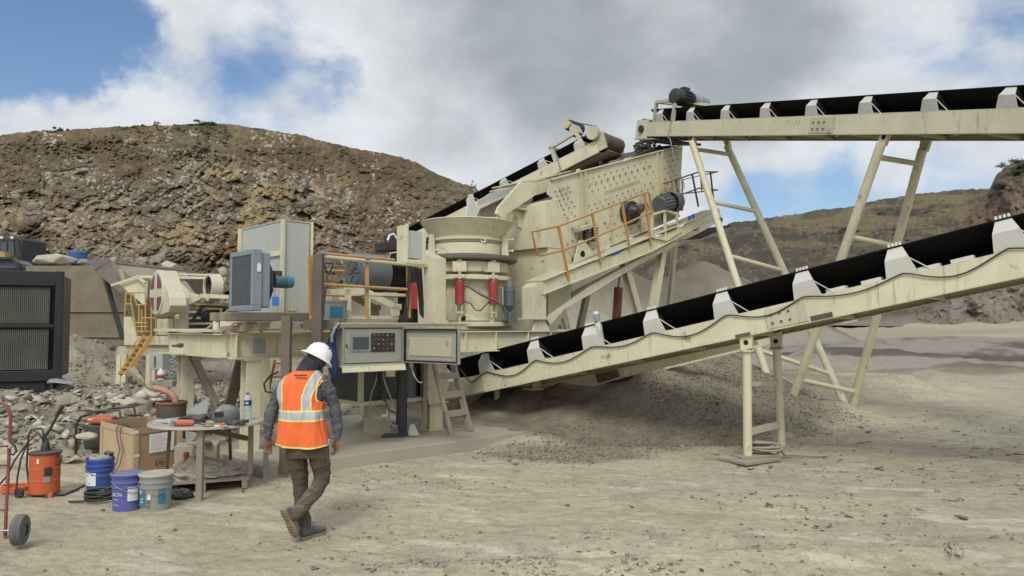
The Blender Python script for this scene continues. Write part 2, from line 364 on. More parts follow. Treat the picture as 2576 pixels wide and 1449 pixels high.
def ground_col(X, Y):
    n1 = fbm(X*.6, Y*.9, 5, 90)[..., None]; n2 = fbm(X*2.3, Y*3.5, 5, 91)[..., None]
    c = lerp(DUST, DUSTY, sst(.35, .65, n1+.25*(1-sst(-3, 2, X))[..., None]))
    c = c*(1-.13*sst(.5, .75, n2))*(1-.16*sst(.62, .74, fbm(X*14, Y*20, 3, 193))[..., None])
    pale = sst(.67, .71, fbm(X*1.5+Y*.9, Y*5+X*1.2, 4, 95))[..., None]*(1-sst(9, 15, Y))[..., None]; c = lerp(c, np.array([.64, .59, .45]), pale*.7)
    rm = rubble_mask(X, Y)[..., None]; rt = cell(X*2.4+fbm(X, Y, 2, 5)*2, Y*2.4, 4)[2][..., None]
    c = lerp(c, RUB*(.7+.45*rt), rm*.9)
    gm = gravel_mask(X, Y)[..., None]; c = lerp(c, GRAV*(.75+.5*fbm(X*5, Y*5, 3, 97)[..., None]), gm)
    up = (cone(X, Y, 3.3, 15.1, 1.6, .50, 1.15, .95, 2))
    c = lerp(c, np.array([.27, .245, .18]), (sst(.15, .5, up)*.8)[..., None])
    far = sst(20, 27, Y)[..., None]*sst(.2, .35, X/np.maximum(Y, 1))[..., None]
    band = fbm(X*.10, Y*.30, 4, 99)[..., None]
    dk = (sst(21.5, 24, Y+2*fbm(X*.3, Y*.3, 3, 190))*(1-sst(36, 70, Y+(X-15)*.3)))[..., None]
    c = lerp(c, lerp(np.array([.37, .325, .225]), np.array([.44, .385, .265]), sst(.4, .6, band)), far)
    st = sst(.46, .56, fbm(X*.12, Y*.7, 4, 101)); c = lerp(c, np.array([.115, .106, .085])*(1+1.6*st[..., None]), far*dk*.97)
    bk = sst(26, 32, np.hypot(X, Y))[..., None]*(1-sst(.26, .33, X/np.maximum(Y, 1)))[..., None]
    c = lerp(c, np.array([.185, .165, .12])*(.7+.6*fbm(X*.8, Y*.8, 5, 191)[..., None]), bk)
    return np.clip(c, .02, .8)
azd = np.concatenate([np.linspace(-180, -46, 60)[:-1], np.linspace(-46, 46, 780), np.linspace(46, 180, 60)[1:]])
rr = np.concatenate([np.geomspace(.4, 4.2, 30)[:-1], np.geomspace(4.2, 30, 430)[:-1], np.geomspace(30, 135, 110)[:-1], np.geomspace(135, 1400, 8)])
A_, RR = np.meshgrid(np.radians(azd), rr); GX = RR*np.sin(A_); GY = RR*np.cos(A_)
GZ = ground_h(GX, GY)
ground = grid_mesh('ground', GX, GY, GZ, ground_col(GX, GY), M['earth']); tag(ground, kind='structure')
# ------------------------------------------------------------------ hills
def hill(name, ridge, foot, r0, r1, cols, rows, colf, dispf, kind='structure', rback=45, rf=None):
    px0, px1 = ridge[0][0], ridge[-1][0]
    px = np.linspace(px0, px1, cols); ry = np.interp(px, [a for a, b in ridge], [b for a, b in ridge])
    ry = ry+(fbm(px*.02, px*0, 4, 7)-.5)*7+(fbm(px*.11, px*0+3, 3, 9)-.5)*5
    fy = np.interp(px, [a for a, b in foot], [b for a, b in foot])
    t = np.concatenate([np.linspace(0, 1, rows), 1+np.linspace(.02, 1, 26)])
    T, PX = np.meshgrid(t, px, indexing='ij'); RY = np.broadcast_to(ry, T.shape); FY = np.broadcast_to(fy, T.shape)
    tt = np.minimum(T, 1); PY = lerp(FY, RY, tt)
    cs, sn = math.cos(PITCH), math.sin(PITCH); dx = (PX-1288)/FOC; dz = (724.5-PY)/FOC
    dy = cs-sn*dz; el = (sn+cs*dz)/dy; ax = dx/dy
    Rr = lerp(r0, r1, tt if rf is None else rf(tt, PX))
    D = dispf(PX, PY, Rr, tt)
    Rr = Rr+D*np.minimum(1, (1-tt)*8+.25)
    Yv = Rr; Xv = ax*Rr; Zv = CAMZ+el*Rr
    b = np.clip(T-1, 0, 1); Yv = Yv+b*rback; Xv = Xv+b*rback*ax; Zv = Zv-b**1.3*rback*.5
    return grid_mesh(name, Xv, Yv, Zv, np.clip(colf(PX, PY, tt), .01, .7), M['hill'])
Lridge = [(-500, 400), (-200, 360), (0, 339), (60, 333), (150, 327), (200, 326), (250, 320), (330, 317), (420, 314), (530, 312), (600, 315), (700, 330), (760, 342), (850, 363), (930, 380),
          (1000, 395), (1045, 406), (1080, 426), (1120, 445), (1150, 458), (1190, 472), (1215, 490), (1260, 520), (1350, 570), (1500, 640), (1640, 720)]
Rridge = [(1250, 700), (1400, 650), (1600, 610), (1820, 568), (1850, 560), (1900, 552), (1950, 545), (2000, 537), (2060, 530), (2120, 522), (2200, 505), (2260, 494), (2350, 483), (2420, 478), (2490, 475), (2650, 470), (3100, 430)]
Nridge = [(2080, 812), (2200, 768), (2300, 735), (2345, 680), (2390, 590), (2440, 540), (2480, 496), (2496, 462), (2506, 440), (2535, 414), (2576, 402), (2700, 365), (3200, 300)]
def strata(PX, PY):
    # beds that dip one way on the left and stand steep in the middle of the face
    ang = np.interp(PX, [-500, 0, 250, 450, 620, 800, 1000, 1300], [.10, .20, .45, .75, 1.0, .8, .5, .3])
    wx = (fbm(PX*.008, PY*.008, 2, 31)-.5)*110; wy = (fbm(PX*.008, PY*.010, 2, 37)-.5)*110
    u = (PX+wx)*np.cos(ang)-(PY+wy)*np.sin(ang); v = (PX+wx)*np.sin(ang)+(PY+wy)*np.cos(ang)
    return u, v
def Lrock(PX, PY):
    n = fbm(PX*.006, PY*.010, 5, 51)
    lim = np.interp(PX, [-500, 0, 200, 400, 600, 900, 1100, 1300], [430, 440, 425, 430, 420, 440, 450, 600])
    m = sst(-25, 40, PY-lim+(n-.5)*190)*(1-sst(640, 700, PY+(n-.5)*60))
    return m*(1-.7*sst(800, 950, PX)*(1-sst(.5, .62, n)))
def Ldisp(PX, PY, Rr, tt):
    u, v = strata(PX, PY); rock = Lrock(PX, PY)
    bl = cell(u/34, v/13+3, 66); bl2 = cell(PX/11, PY/8, 67); v = v+bl[2]*16+cell(PX/55, PY/38, 68)[2]*30
    s1 = v/17.0+fbm(u*.012, v*.02, 3, 61)*2.2; s2 = v/6.5+fbm(u*.03, v*.05, 3, 63)*2
    saw = lambda s: (s-np.floor(s))
    bl3 = cell((PX+(fbm(PX*.03, PY*.03, 3, 69)-.5)*30)/23, (PY-PX*.35)/15, 70)
    d = (fbm(PX*.006, PY*.01, 5, 71)-.5)*9+(fbm(PX*.03, PY*.04, 4, 73)-.5)*2.0
    d = d+rock*(saw(s1)*.15*sst(.45, .6, fbm(PX*.008, PY*.01, 3, 177))+saw(s2)*.05+(bl[2]-.5)*1.0*sst(0, .16, bl[1])+(bl2[2]-.5)*.6+(bl3[2]-.5)*1.5*sst(0, .12, bl3[1]))
    d = d+(1-rock)*((bl2[2]-.5)*.4+(fbm(PX*.15, PY*.2, 3, 77)-.5)*1.0)
    return d
def Lcol(PX, PY, tt):
    u, v = strata(PX, PY); rock = Lrock(PX, PY)[..., None]
    n = fbm(PX*.008, PY*.014, 5, 81)[..., None]; n2 = fbm(PX*.035, PY*.05, 4, 83)[..., None]
    soil = lerp(np.array([.165, .130, .088]), np.array([.235, .190, .125]), sst(.35, .65, n2))
    soil = lerp(soil, np.array([.195, .115, .075]), sst(.54, .66, n)*.8)
    grass = lerp(np.array([.25, .21, .13]), np.array([.15, .14, .09]), sst(.5, .64, fbm(PX*.02, PY*.05, 4, 85))[..., None])
    soil = lerp(soil, grass, (sst(.80, .93, tt)*.65+.35*sst(.5, .6, fbm(PX*.012, PY*.03, 4, 87)))[..., None]*(1-sst(600, 700, PX)*.3)[..., None]*np.minimum(1, 1.0))
    bl = cell(u/34, v/13+3, 66); t = bl[2][..., None]; t2 = cell(PX/11, PY/8, 67)[2][..., None]
    rc = lerp(np.array([.235, .20, .145]), np.array([.40, .36, .27]), sst(.3, .95, t))
    oc = sst(.50, .60, fbm(PX*.007+4, PY*.012, 4, 89))[..., None]; rc = lerp(rc, np.array([.345, .28, .185])*(.75+.5*t2), oc*.7)
    v = v+bl[2]*16+cell(PX/55, PY/38, 68)[2]*30; band = sst(.42, .64, fbm(u*.03, v*.16, 3, 92))[..., None]; rc = rc*(.78+.4*band)*(.84+.32*t2)
    for (cx, cy, rx, ry) in ((640, 545, 42, 46), (690, 480, 60, 24), (1080+0, 590, 30, 25), (860, 455, 30, 16), (560, 430, 60, 22), (460, 590, 55, 40)):
        e = np.hypot((PX-cx)/rx, (PY-cy)/ry)+(n2[..., 0]-.5)*.9; rc = lerp(rc, np.array([.46, .37, .215])*(.8+.35*t2), (1-sst(.75, 1.05, e))[..., None])
    rust = (1-sst(.6, 1.1, np.hypot((PX-600)/55, (PY-620)/35)+(n2[..., 0]-.5)*.8))[..., None]; rc = lerp(rc, np.array([.24, .12, .05]), rust*.8)
    blk = (1-sst(.6, 1.1, np.hypot((PX-60)/90, (PY-600)/40)+(n2[..., 0]-.5)*.8))[..., None]; rc = lerp(rc, np.array([.13, .085, .055]), blk*.8)
    c = lerp(soil*(.85+.3*t2), rc, rock)*np.array([.67, .625, .565])
    chips = sst(.86, .9, cell(PX/6, PY/4.5, 93)[2])[..., None]*sst(.45, .6, fbm(PX*.015, PY*.02, 3, 94))[..., None]
    return lerp(c, np.array([.42, .40, .34]), chips*.75)
tag(hill('quarry_hill', Lridge, [(-500, 850), (600, 850), (1000, 850), (1640, 850)], 30, 96, 1300, 400, Lcol, Ldisp), kind='structure')
def Rdisp(PX, PY, Rr, tt):
    g = fbm(PX*.012+PY*.012, PY*.02-PX*.004, 5, 111); return (g-.5)*14+(fbm(PX*.05, PY*.07, 4, 113)-.5)*3
def Rcol(PX, PY, tt):
    n = fbm(PX*.010+PY*.01, PY*.03, 5, 121)[..., None]; n2 = fbm(PX*.05, PY*.08, 4, 123)[..., None]
    c = lerp(np.array([.135, .12, .088]), np.array([.205, .175, .122]), sst(.35, .65, n2))
    c = lerp(c, np.array([.29, .235, .135]), (sst(.44, .6, fbm(PX*.008, PY*.06, 4, 125))*sst(.5, .9, tt+(PX-1900)/2500))[..., None]*.85)
    c = lerp(c, np.array([.095, .095, .075]), sst(.53, .62, n)*.6)
    c = lerp(c, np.array([.15, .09, .065]), (sst(.52, .62, fbm(PX*.01, PY*.016, 4, 127))*(1-sst(.5, .8, tt)))[..., None]*.6)
    chips = sst(.9, .93, cell(PX/7, PY/5, 129)[2])[..., None]; c = lerp(c, np.array([.33, .29, .23]), chips*.5)*np.array([.62, .61, .60])
    low = (1-sst(.02, .2, tt+(fbm(PX*.01, PY*.01, 3, 130)-.5)*.2))[..., None]; return lerp(c, np.array([.22, .20, .155])*(.7+.6*n2), low)
tag(hill('far_hill', Rridge, [(1250, 800), (1900, 800), (2300, 800), (3100, 800)], 112, 215, 900, 260, Rcol, Rdisp, rback=120), kind='structure')
def Ndisp(PX, PY, Rr, tt): return (fbm(PX*.02, PY*.02, 5, 131)-.5)*8+(cell(PX/12, PY/12, 133)[2]-.5)*.8
def Ncol(PX, PY, tt):
    n = fbm(PX*.03, PY*.03, 5, 135)[..., None]
    c = lerp(np.array([.12, .092, .066]), np.array([.19, .15, .108]), sst(.35, .65, n)); c = lerp(c, np.array([.17, .11, .078]), (sst(.5, .62, fbm(PX*.015, PY*.02, 4, 137)))[..., None]*.8)
    low = (1-sst(.2, .5, tt))[..., None]; return lerp(c, np.array([.24, .215, .165])*(.8+.4*n), low*.9)
tag(hill('near_spur', Nridge, [(2080, 818), (2300, 822), (3200, 838)], 80, 118, 420, 200, Ncol, Ndisp, rback=40), kind='structure')
# ------------------------------------------------------------------ stones
import bmesh
def rock_templates(n, flat, seed):
    out = []; rg = random.Random(seed)
    for k in range(n):
        bm = bmesh.new()
        for i in range(9):
            v = Vector((rg.gauss(0, 1), rg.gauss(0, 1), rg.gauss(0, 1))).normalized()*rg.uniform(.75, 1)
            v.x *= rg.uniform(.8, 1.1); v.z *= flat; bm.verts.new(v)
        bmesh.ops.convex_hull(bm, input=bm.verts)
        for v in [v for v in bm.verts if not v.link_faces]: bm.verts.remove(v)
        bmesh.ops.triangulate(bm, faces=bm.faces[:]); bm.verts.index_update()
        out.append((np.array([v.co[:] for v in bm.verts]), np.array([[v.index for v in f.verts] for f in bm.faces]))); bm.free()
    return out
RT = rock_templates(9, .55, 1); RTS = rock_templates(7, .22, 2)
def scatter(name, pos, size, cols, tmpl, label, tilt=.35, sink=.35, kind='stuff', mat='stone'):
    V = []; F = []; K = []; off = 0; rg = np.random.default_rng(len(pos))
    for p, s, c in zip(pos, size, cols):
        v, f = tmpl[rg.integers(len(tmpl))]; a = rg.uniform(0, 6.28); t1 = rg.normal(0, tilt); ca, sa = math.cos(a), math.sin(a); ct, st = math.cos(t1), math.sin(t1)
        Rm = np.array([[ca, -sa, 0], [sa, ca, 0], [0, 0, 1]])@np.array([[1, 0, 0], [0, ct, -st], [0, st, ct]])
        w_ = (v*s*np.array([1, rg.uniform(.6, 1), rg.uniform(.7, 1.2)]))@Rm.T; b0 = np.array(p); b0 = b0+np.array([0, 0, -w_[:, 2].min()*(1-sink)*.8])
        V.append(w_+b0); F.append(f+off); K.append(np.repeat(c[None], len(v), 0)); off += len(v)
    V = np.concatenate(V); F = np.concatenate(F); K = np.concatenate(K)
    me = bpy.data.meshes.new(name); me.vertices.add(len(V)); me.vertices.foreach_set('co', V.ravel())
    me.loops.add(F.size); me.loops.foreach_set('vertex_index', F.ravel().astype(np.int32)); me.polygons.add(len(F))
    me.polygons.foreach_set('loop_start', (np.arange(len(F))*3).astype(np.int32)); me.update(); me.validate()
    a = me.color_attributes.new('col', 'FLOAT_COLOR', 'POINT'); a.data.foreach_set('color', np.concatenate([K, np.ones((len(K), 1))], 1).ravel())
    o = bpy.data.objects.new(name, me); C.objects.link(o); me.materials.append(M[mat])
    return tag(o, label, name.replace('_', ' '), kind=kind)
def pts_in(n, x0, x1, y0, y1, dens):
    x = RNG.uniform(x0, x1, n*3); y = RNG.uniform(y0, y1, n*3); k = RNG.uniform(0, 1, n*3) < dens(x, y); x, y = x[k][:n], y[k][:n]
    return x, y
def stones(name, n, area, dens, smin, smax, base, var, label, tmpl=RT, power=3, sink=.35, tilt=.35):
    x, y = pts_in(n, *area, dens); z = ground_h(x, y)
    s = smin+(smax-smin)*RNG.uniform(0, 1, len(x))**power; t = RNG.uniform(1-var, 1+var, (len(x), 1)); c = np.array(base)*t*(1+RNG.normal(0, .015, (len(x), 3)))
    return scatter(name, np.stack([x, y, z], 1), s, np.clip(c, .02, .7), tmpl, label, tilt, sink)
def onscreen(x, y): return (np.abs(x/np.maximum(y, .1)) < .74)
PADQ = lambda x, y: ((x+3.01)*.731+(y-9.09)*.682, -(x+3.01)*.682+(y-9.09)*.731)
def offpad(x, y):
    s, n = PADQ(x, y); return ~((s > -.3) & (s < 12) & (n > -.15) & (n < 4))
stones('pebbles', 4200, (-6, 9, 4.6, 14), lambda x, y: onscreen(x, y)*offpad(x, y)*(.08+.9*sst(.5, .68, fbm(x*.8, y*1.1, 4, 200))), .005, .036, (.25, .235, .185), .5, 'small loose stones strewn over the dusty yard', power=4)
stones('stone_chips', 4200, (-1.9, 3.6, 5.0, 7.0), lambda x, y: (np.exp(-((x-.2-(6-y)*.5)/.95)**2)*np.exp(-((y-5.72)/.30)**2)+.8*np.exp(-((x+1.1)/.5)**2)*np.exp(-((y-6.35+(x+1.1)*.5)/.16)**2)+.10)*(fbm(x*2, y*2, 3, 210) > .40), .006, .042, (.35, .325, .25), .5, 'pale angular stone chips in a patch in front of the walking man', RTS, 2.5)
stones('rut_stones', 260, (2.6, 7.6, 6.0, 13), lambda x, y: onscreen(x, y)*(.15+.85*sst(.45, .6, fbm(x*.9, y*.9, 3, 215))), .02, .095, (.29, .265, .205), .35, 'flat brown stones lying along the wheel ruts on the right', RTS, 2.5)
stones('pile_gravel', 12000, (-1.0, 6.6, 10.2, 16), lambda x, y: offpad(x, y)*gravel_mask(x, y), .008, .033, (.26, .235, .17), .5, 'grey brown crushed gravel spread over the pile under the conveyors', power=2)
stones('rubble_stones', 11000, (-13, -1.8, 9, 22), lambda x, y: onscreen(x, y)*offpad(x, y)*rubble_mask(x, y), .018, .11, (.38, .345, .265), .5, 'broken pale slabs and stones covering the rubble bank at the left', RTS, 3, .25, .5)
stones('rubble_blocks', 620, (-14, -1.8, 10, 24), lambda x, y: onscreen(x, y)*offpad(x, y)*rubble_mask(x, y), .07, .20, (.35, .315, .24), .35, 'larger blocks of broken rock lying in the rubble bank', RT, 3, .45, .4)
stones('rubble_slabs', 420, (-9.5, -4.6, 9.7, 13.2), lambda x, y: onscreen(x, y)*rubble_mask(x, y), .07, .26, (.44, .405, .32), .3, 'pale flat slabs lying on top of the rubble bank behind the crate', RTS, 2.2, .15, .4)
# slabs that stick out of the hill face
def hill_scatter(name, hl, n, smin, smax, cond, base, label, tilt=.7, tmpl=RTS, power=3):
    me = bpy.data.objects[hl].data; co = np.empty(len(me.vertices)*3); me.vertices.foreach_get('co', co); co = co.reshape(-1, 3)
    cs, sn = math.cos(PITCH), math.sin(PITCH)
    PXv = 1288+FOC*(co[:, 0])/(cs*co[:, 1]+sn*(co[:, 2]-CAMZ)); PYv = 724.5-FOC*((co[:, 2]-CAMZ)*cs-sn*co[:, 1])/(cs*co[:, 1]+sn*(co[:, 2]-CAMZ))
    k = np.where(cond(PXv, PYv)*(RNG.uniform(0, 1, len(co)) < .7))[0]; k = RNG.choice(k, min(n, len(k)), replace=False)
    s = smin+(smax-smin)*RNG.uniform(0, 1, len(k))**power; c = np.array(base)*RNG.uniform(.55, 1.25, (len(k), 1))*(1+RNG.normal(0, .02, (len(k), 3)))
    return scatter(name, co[k], s, np.clip(c, .02, .6), tmpl, label, tilt, .55)
hill_scatter('rock_slabs', 'quarry_hill', 2300, .06, .45, lambda a, b: (b > 350)*(b < 760)*(a > -80)*(a < 1250)*(fbm(a*.02, b*.03, 4, 220)+.10*Lrock(a, b) > .58), (.40, .36, .27), 'pale slabs and blocks sticking out of the quarried hill face')
hill_scatter('scrub', 'quarry_hill', 1100, .10, .42, lambda a, b: (b < 430)*(a > -80)*(a < 1250)*(fbm(a*.02, b*.04, 4, 85) > .55), (.10, .095, .058), 'low dry scrub dotting the upper hill slope', .2, RT)
# ------------------------------------------------------------------ crushing plant: a vertical reference plane runs along its near side
PA = Vector((.731, .682, 0)).normalized(); PN = Vector((-PA.y, PA.x, 0)); PO = Vector((-3.8, 10, 0)); UP = Vector((0, 0, 1)); PAX = (PA, PN, UP)
def L(s, off, z): return PO+PA*s+PN*off+UP*z
def on(px, py, off=0.0):
    r = ray(px, py); c = Vector((0, 0, CAMZ)); q = PO+PN*off
    return c+r*((q-c).dot(PN)/r.dot(PN))
def sof(px, off=0.0): return (on(px, 800, off)-PO).dot(PA)
def pbox(m, s0, s1, o0, o1, z0, z1):
    return m.box(L((s0+s1)/2, (o0+o1)/2, (z0+z1)/2), (abs(s1-s0), abs(o1-o0), abs(z1-z0)), PAX)
def plate(m, pts, off, th): return m.prism([on(x, y, off) for x, y in pts], PN*th)
def poly_tube(m, pts, off, r, n=8): return m.tube([on(x, y, off) for x, y in pts], r, n)
cm, cd = M['cream'], M['creamd']
# ---- concrete pad
pad = MB()
pc = [L(0, 0, 0)]*0
pa = Vector((-3.01, 9.09, 0)); pts = [pa, pa+PA*4.75, pa+PA*4.75+PN*3.9, pa+PN*3.9]
pad.prism([p+UP*-.35 for p in pts], UP*.52)
pado = pad.build('concrete_pad', M['concrete'], bevel=.012); tag(pado, kind='structure')
PADZ = .17
# ---- chassis
ch = thing('chassis', 'long cream steel chassis of heavy I beams standing on legs on the concrete pad', 'chassis', L(3.5, 1.2, PADZ))
zt, zb = 1.79, 1.43; S1 = 7.9
for off, nm in ((0.0, 'side_beam'), (2.4, 'side_beam')):
    b = MB(); b.ibeam(L(.0, off, (zt+zb)/2), L(S1, off, (zt+zb)/2), .17, zt-zb, .022)
    for s in (.06, 1.25, 2.6, 4.05, 4.75, 5.55, 6.15, 7.0, 7.8): pbox(b, s-.01, s+.01, off-.08, off-.012, zb+.022, zt-.022)
    b.build('side_beam', cm, ch, bevel=.004)
b = MB(); b.ibeam(L(-.012, .09, 1.61), L(-.012, 2.34, 1.61), .17, .33, .02); pbox(b, -.13, .1, .35, 2.75, zt+.004, zt+.045); pbox(b, -.10, .06, 2.34, 2.6, 1.44, 1.46)
b.build('end_beam', cm, ch, bevel=.004)
b = MB(); b.cyl(on(488, 869, 1.5)-PA*.25, on(478, 869, 1.6)-PA*.25, .02, n=8); b.cyl(on(494, 868, 1.4)-PA*.25, on(501, 868, 1.3)-PA*.25, .035, n=8); b.build('pipe_fitting', M['rusty'], ch)
for s in (1.6, 3.4, 5.7, 7.6):
    b = MB(); b.ibeam(L(s, .09, 1.6), L(s, 2.31, 1.6), .14, .26, .02); b.build('cross_beam', cd, ch, bevel=.004)
def hleg(s, off, w=.2, z0=PADZ, z1=zb, foot=.3, flare=False):
    m = MB(); pbox(m, s-w/2, s+w/2, off-w/2, off-w/2+.02, z0+.02, z1); pbox(m, s-w/2, s+w/2, off+w/2-.02, off+w/2, z0+.02, z1); pbox(m, s-.012, s+.012, off-w/2+.02, off+w/2-.02, z0+.02, z1)
    pbox(m, s-foot/2, s+foot/2, off-foot/2, off+foot/2, z0-.02, z0+.02); pbox(m, s-w*.7, s+w*.7, off-w*.7, off+w*.7, z1-.02, z1-.002)
    if flare:
        for o in (off-w/2-.014, off+w/2+.001):
            a = [L(s-w*.62, o, z1), L(s+w*.62, o, z1), L(s+w*.95, o, z0+.75), L(s+w*.6, o, z0+.42), L(s-w*.6, o, z0+.42), L(s-w*.95, o, z0+.75)]
            m.prism(a, PN*.013)
        pbox(m, s-w*.8, s+w*.8, off-w*.8, off+w*.8, z0+.44, z0+.46)
    m.build('leg', cm, ch, bevel=.004)
hleg(.30, .02); hleg(.26, 2.38); hleg(1.55, 2.38, .17); hleg(sof(1092), .05, .26, flare=True); hleg(sof(1352), .12, .22, z0=gz(*(L(sof(1352), .12, 0).xy))+.05, flare=True); hleg(4.4, 2.38, .22, flare=True)
hleg(sof(935, 1.2), 1.2, .24, z1=.8)
m = MB(); m.bar(L(.3, 2.2, 1.4), L(.42, 1.2, .45), .12, .06); m.build('brace', M['woodd'], ch); m = MB(); m.bar(L(.26, .22, 1.42), L(.35, 1.1, .3), .15, .06); m.build('brace', M['woodd'], ch)
m = MB(); m.bar(L(.42, 1.2, .5), L(.42, 1.0, .2), .08, .05); m.build('brace', M['wood'], ch)
# faded name plate on the beam (no legible writing)
m = MB(); pbox(m, sof(637), sof(667), -.02, -.0135, 1.50, 1.70); m.build('plate', paint('faded_plate', (.36, .37, .36), .5, .3, .1, dirt=.5), ch)
# ---- cone crusher
CC = Vector((-.876, 14.37, 0)); k = 14.37/1860; toc = Vector((-CC.x, -CC.y, 0)).normalized(); rt = Vector((-toc.y, toc.x, 0))*-1
rt = Vector((1, .06, 0)).normalized()
cr = thing('cone_crusher', 'round cream cone crusher with flared bowl and red hydraulic cylinders on the chassis', 'crusher', (CC.x, CC.y, zt))
def around(r, dxp, z):            # a point on the crusher's circle, dxp = sideways offset in metres
    a = math.asin(max(-1, min(1, dxp/r))); return CC+rt*(r*math.sin(a))+toc*(r*math.cos(a))+UP*z
cb = Vector((CC.x, CC.y, 0))
MB().lathe([(.62, 3.46), (.665, 3.55), (.90, 3.86), (.915, 3.875), (.90, 3.89), (.87, 3.87), (.60, 3.52)], cb, n=56).build('hopper_bowl', cm, cr)
m = MB().lathe([(.655, 3.50), (.70, 3.505), (.705, 3.545), (.67, 3.56)], cb, n=56); m.build('bowl_ring', cm, cr)
m = MB().lathe([(.60, 3.35), (.61, 3.50)], cb, n=48)
for i in range(14):
    a = i*math.tau/14+.1; p = cb+Vector((math.cos(a), math.sin(a), 0))*.612+UP*3.47; m.box(p, (.03, .03, .025))
m.build('liner', cd, cr)
MB().lathe([(.40, 3.44), (.655, 3.44), (.665, 3.43), (.665, 3.24), (.64, 3.22)], cb, n=56).build('adjustment_cap', cm, cr)
m = MB().lathe([(.70, 3.20), (.93, 3.20), (.96, 3.18), (.96, 3.12), (.93, 3.10), (.70, 3.10)], cb, n=72)
for i in range(96):
    a = i*math.tau/96; d = Vector((math.cos(a), math.sin(a), 0)); t = Vector((-d.y, d.x, 0)); m.box(cb+d*.955+UP*3.165, (.04, .032, .07), (d, t, UP))
m.build('drive_ring', M['ring'], cr)
MB().lathe([(.66, 3.11), (.80, 3.08), (.80, 2.90), (.66, 2.86)], cb, n=56).build('adjustment_ring', cm, cr)
MB().lathe([(.66, 2.86), (.76, 2.84), (.86, 2.82), (.865, 2.75), (.86, 2.74), (.72, 2.71), (.70, 2.66)], cb, n=56).build('upper_flange', cm, cr)
MB().lathe([(.70, 2.72), (.69, 2.3), (.72, 1.98)], cb, n=56).build('main_frame', cm, cr)
m = MB().lathe([(.3, 1.86), (.86, 1.86), (.88, 1.88), (.88, 1.94), (.86, 1.955), (.6, 1.955)], cb, n=56); m.box(cb+UP*1.84, (1.5, 1.3, .06), PAX); m.build('base_flange', cm, cr, bevel=.003)
for dxp, rr2 in ((-.135, .86), (.485, .86), (-.80, .84)):
    p = around(rr2, dxp, 0); out = (p-cb).normalized(); tn = Vector((-out.y, out.x, 0))
    q = MB(); q.box(p+UP*2.97-out*.06, (.20, .26, .20), (out, tn, UP)); q.box(p+UP*2.79-out*.05, (.16, .22, .07), (out, tn, UP)); q.build('clamp_block', cm, cr, bevel=.012)
    q = MB(); q.cyl(p+UP*3.06, p+UP*3.15, .055, .05, 14); q.cyl(p+UP*2.9, p+UP*2.6, .036, n=12); q.build('clamp_rod', cd, cr)
    q = MB(); q.cyl(p+UP*2.74, p+UP*2.735, .06); q.cyl(p+UP*2.70, p+UP*2.28, .085, n=24); q.build('cylinder', M['red'], cr)
    q = MB()
    for sg in (-1, 1): q.box(p+UP*2.16+tn*sg*.045, (.09, .02, .24), (out, tn, UP))
    q.cyl(p+UP*2.12-tn*.07, p+UP*2.12+tn*.07, .03, n=10); q.box(p-out*.04+UP*2.02, (.08, .05, .18), (out, tn, UP)); q.build('clevis', cm, cr, bevel=.004)
for dxp in (-.70, .74):
    p = around(.78, dxp, 0); out = (p-cb).normalized(); tn = Vector((-out.y, out.x, 0))
    q = MB(); q.prism([p+UP*3.2-out*.09, p+UP*3.2+out*.06, p+UP*3.62+out*.02, p+UP*3.62-out*.06], tn*.05)
    q.build('guide_plate', cm, cr, bevel=.005)
    for z in (3.32, 3.54): q = MB(); q.cyl(p+UP*z, p+UP*z+rt*.14, .014, n=8); q.cyl(p+UP*z+rt*.12, p+UP*z+rt*.15, .028, n=10); q.build('bolt', cm, cr)
for dxp, r2, z in ((-.02+.32, .67, 3.47), (-.28, .80, 3.13)):
    p = around(r2, dxp, z); q = MB(); q.lathe([(.028, -.02), (.055, -.02), (.055, .02), (.028, .02), (.028, -.02)], p+UP*.02, toc, 20); q.build('lifting_eye', cm, cr)
p = around(.95, .80, 0)
q = MB().lathe([(.02, 2.15), (.05, 2.18), (.10, 2.26), (.10, 2.52), (.105, 2.525), (.105, 2.54), (.10, 2.545), (.095, 2.62), (.06, 2.70), (.03, 2.72), (.03, 2.76)], p, n=24); q.cyl(p+UP*2.15, p+UP*1.98, .05, n=12); q.box(p+UP*1.99, (.22, .18, .08), PAX)
q.build('accumulator', M['grey'], cr)
q = MB(); a = around(.86, -.135, 2.62)+toc*.1; q.tube([a+rt*.09, a+rt*.16+UP*-.02, around(.95, .25, 2.45)+toc*.08, around(.95, .5, 2.34)+toc*.1, around(.97, .66, 2.25)+toc*.06, around(.97, .72, 2.1), around(.97, .72, 2.0)], .022, 8); q.build('hose', M['grey'], cr)
q = MB(); q.tube([around(.86, -.05, 2.33), around(.84, .08, 2.28), around(.82, .15, 2.17), around(.82, .25, 2.16), around(.84, .33, 2.25), around(.86, .42, 2.33)], .010, 6); q.build('hose', M['rubd'], cr)
q = MB(); q.tube([around(.92, .62, 2.6), around(.95, .66, 2.58), around(.95, .66, 2.05), around(.95, .70, 1.97)], .02, 8); q.build('pipe', M['steel'], cr)
q = MB(); q.box(around(.715, -.07, 2.02), (.09, .09, .09)); q.build('hatch', M['dark'], cr)
# ---- tall box post in front of the crusher
m = MB(); s0, s1 = sof(1087, .1), sof(1117, .1)
m.prism([L(s0, .05, zt), L(s0, .05, 3.02), L(s0-.04, .5, 3.2), L(s0, .5, zt)], PA*(s1-s0)); pt = m
pbox(m, s1+.002, s1+.02, .05, .07, zt, 1.81)
m.prism([L(s0+.06, .03, zt+.002), L(s1+.24, .03, zt+.002), L(s0+.1, .03, 2.1)], PN*.018)
o = m.build('box_post', cm, bevel=.006); tag(o, 'tall cream box post with slanted top and triangular gusset beside the crusher', 'post')
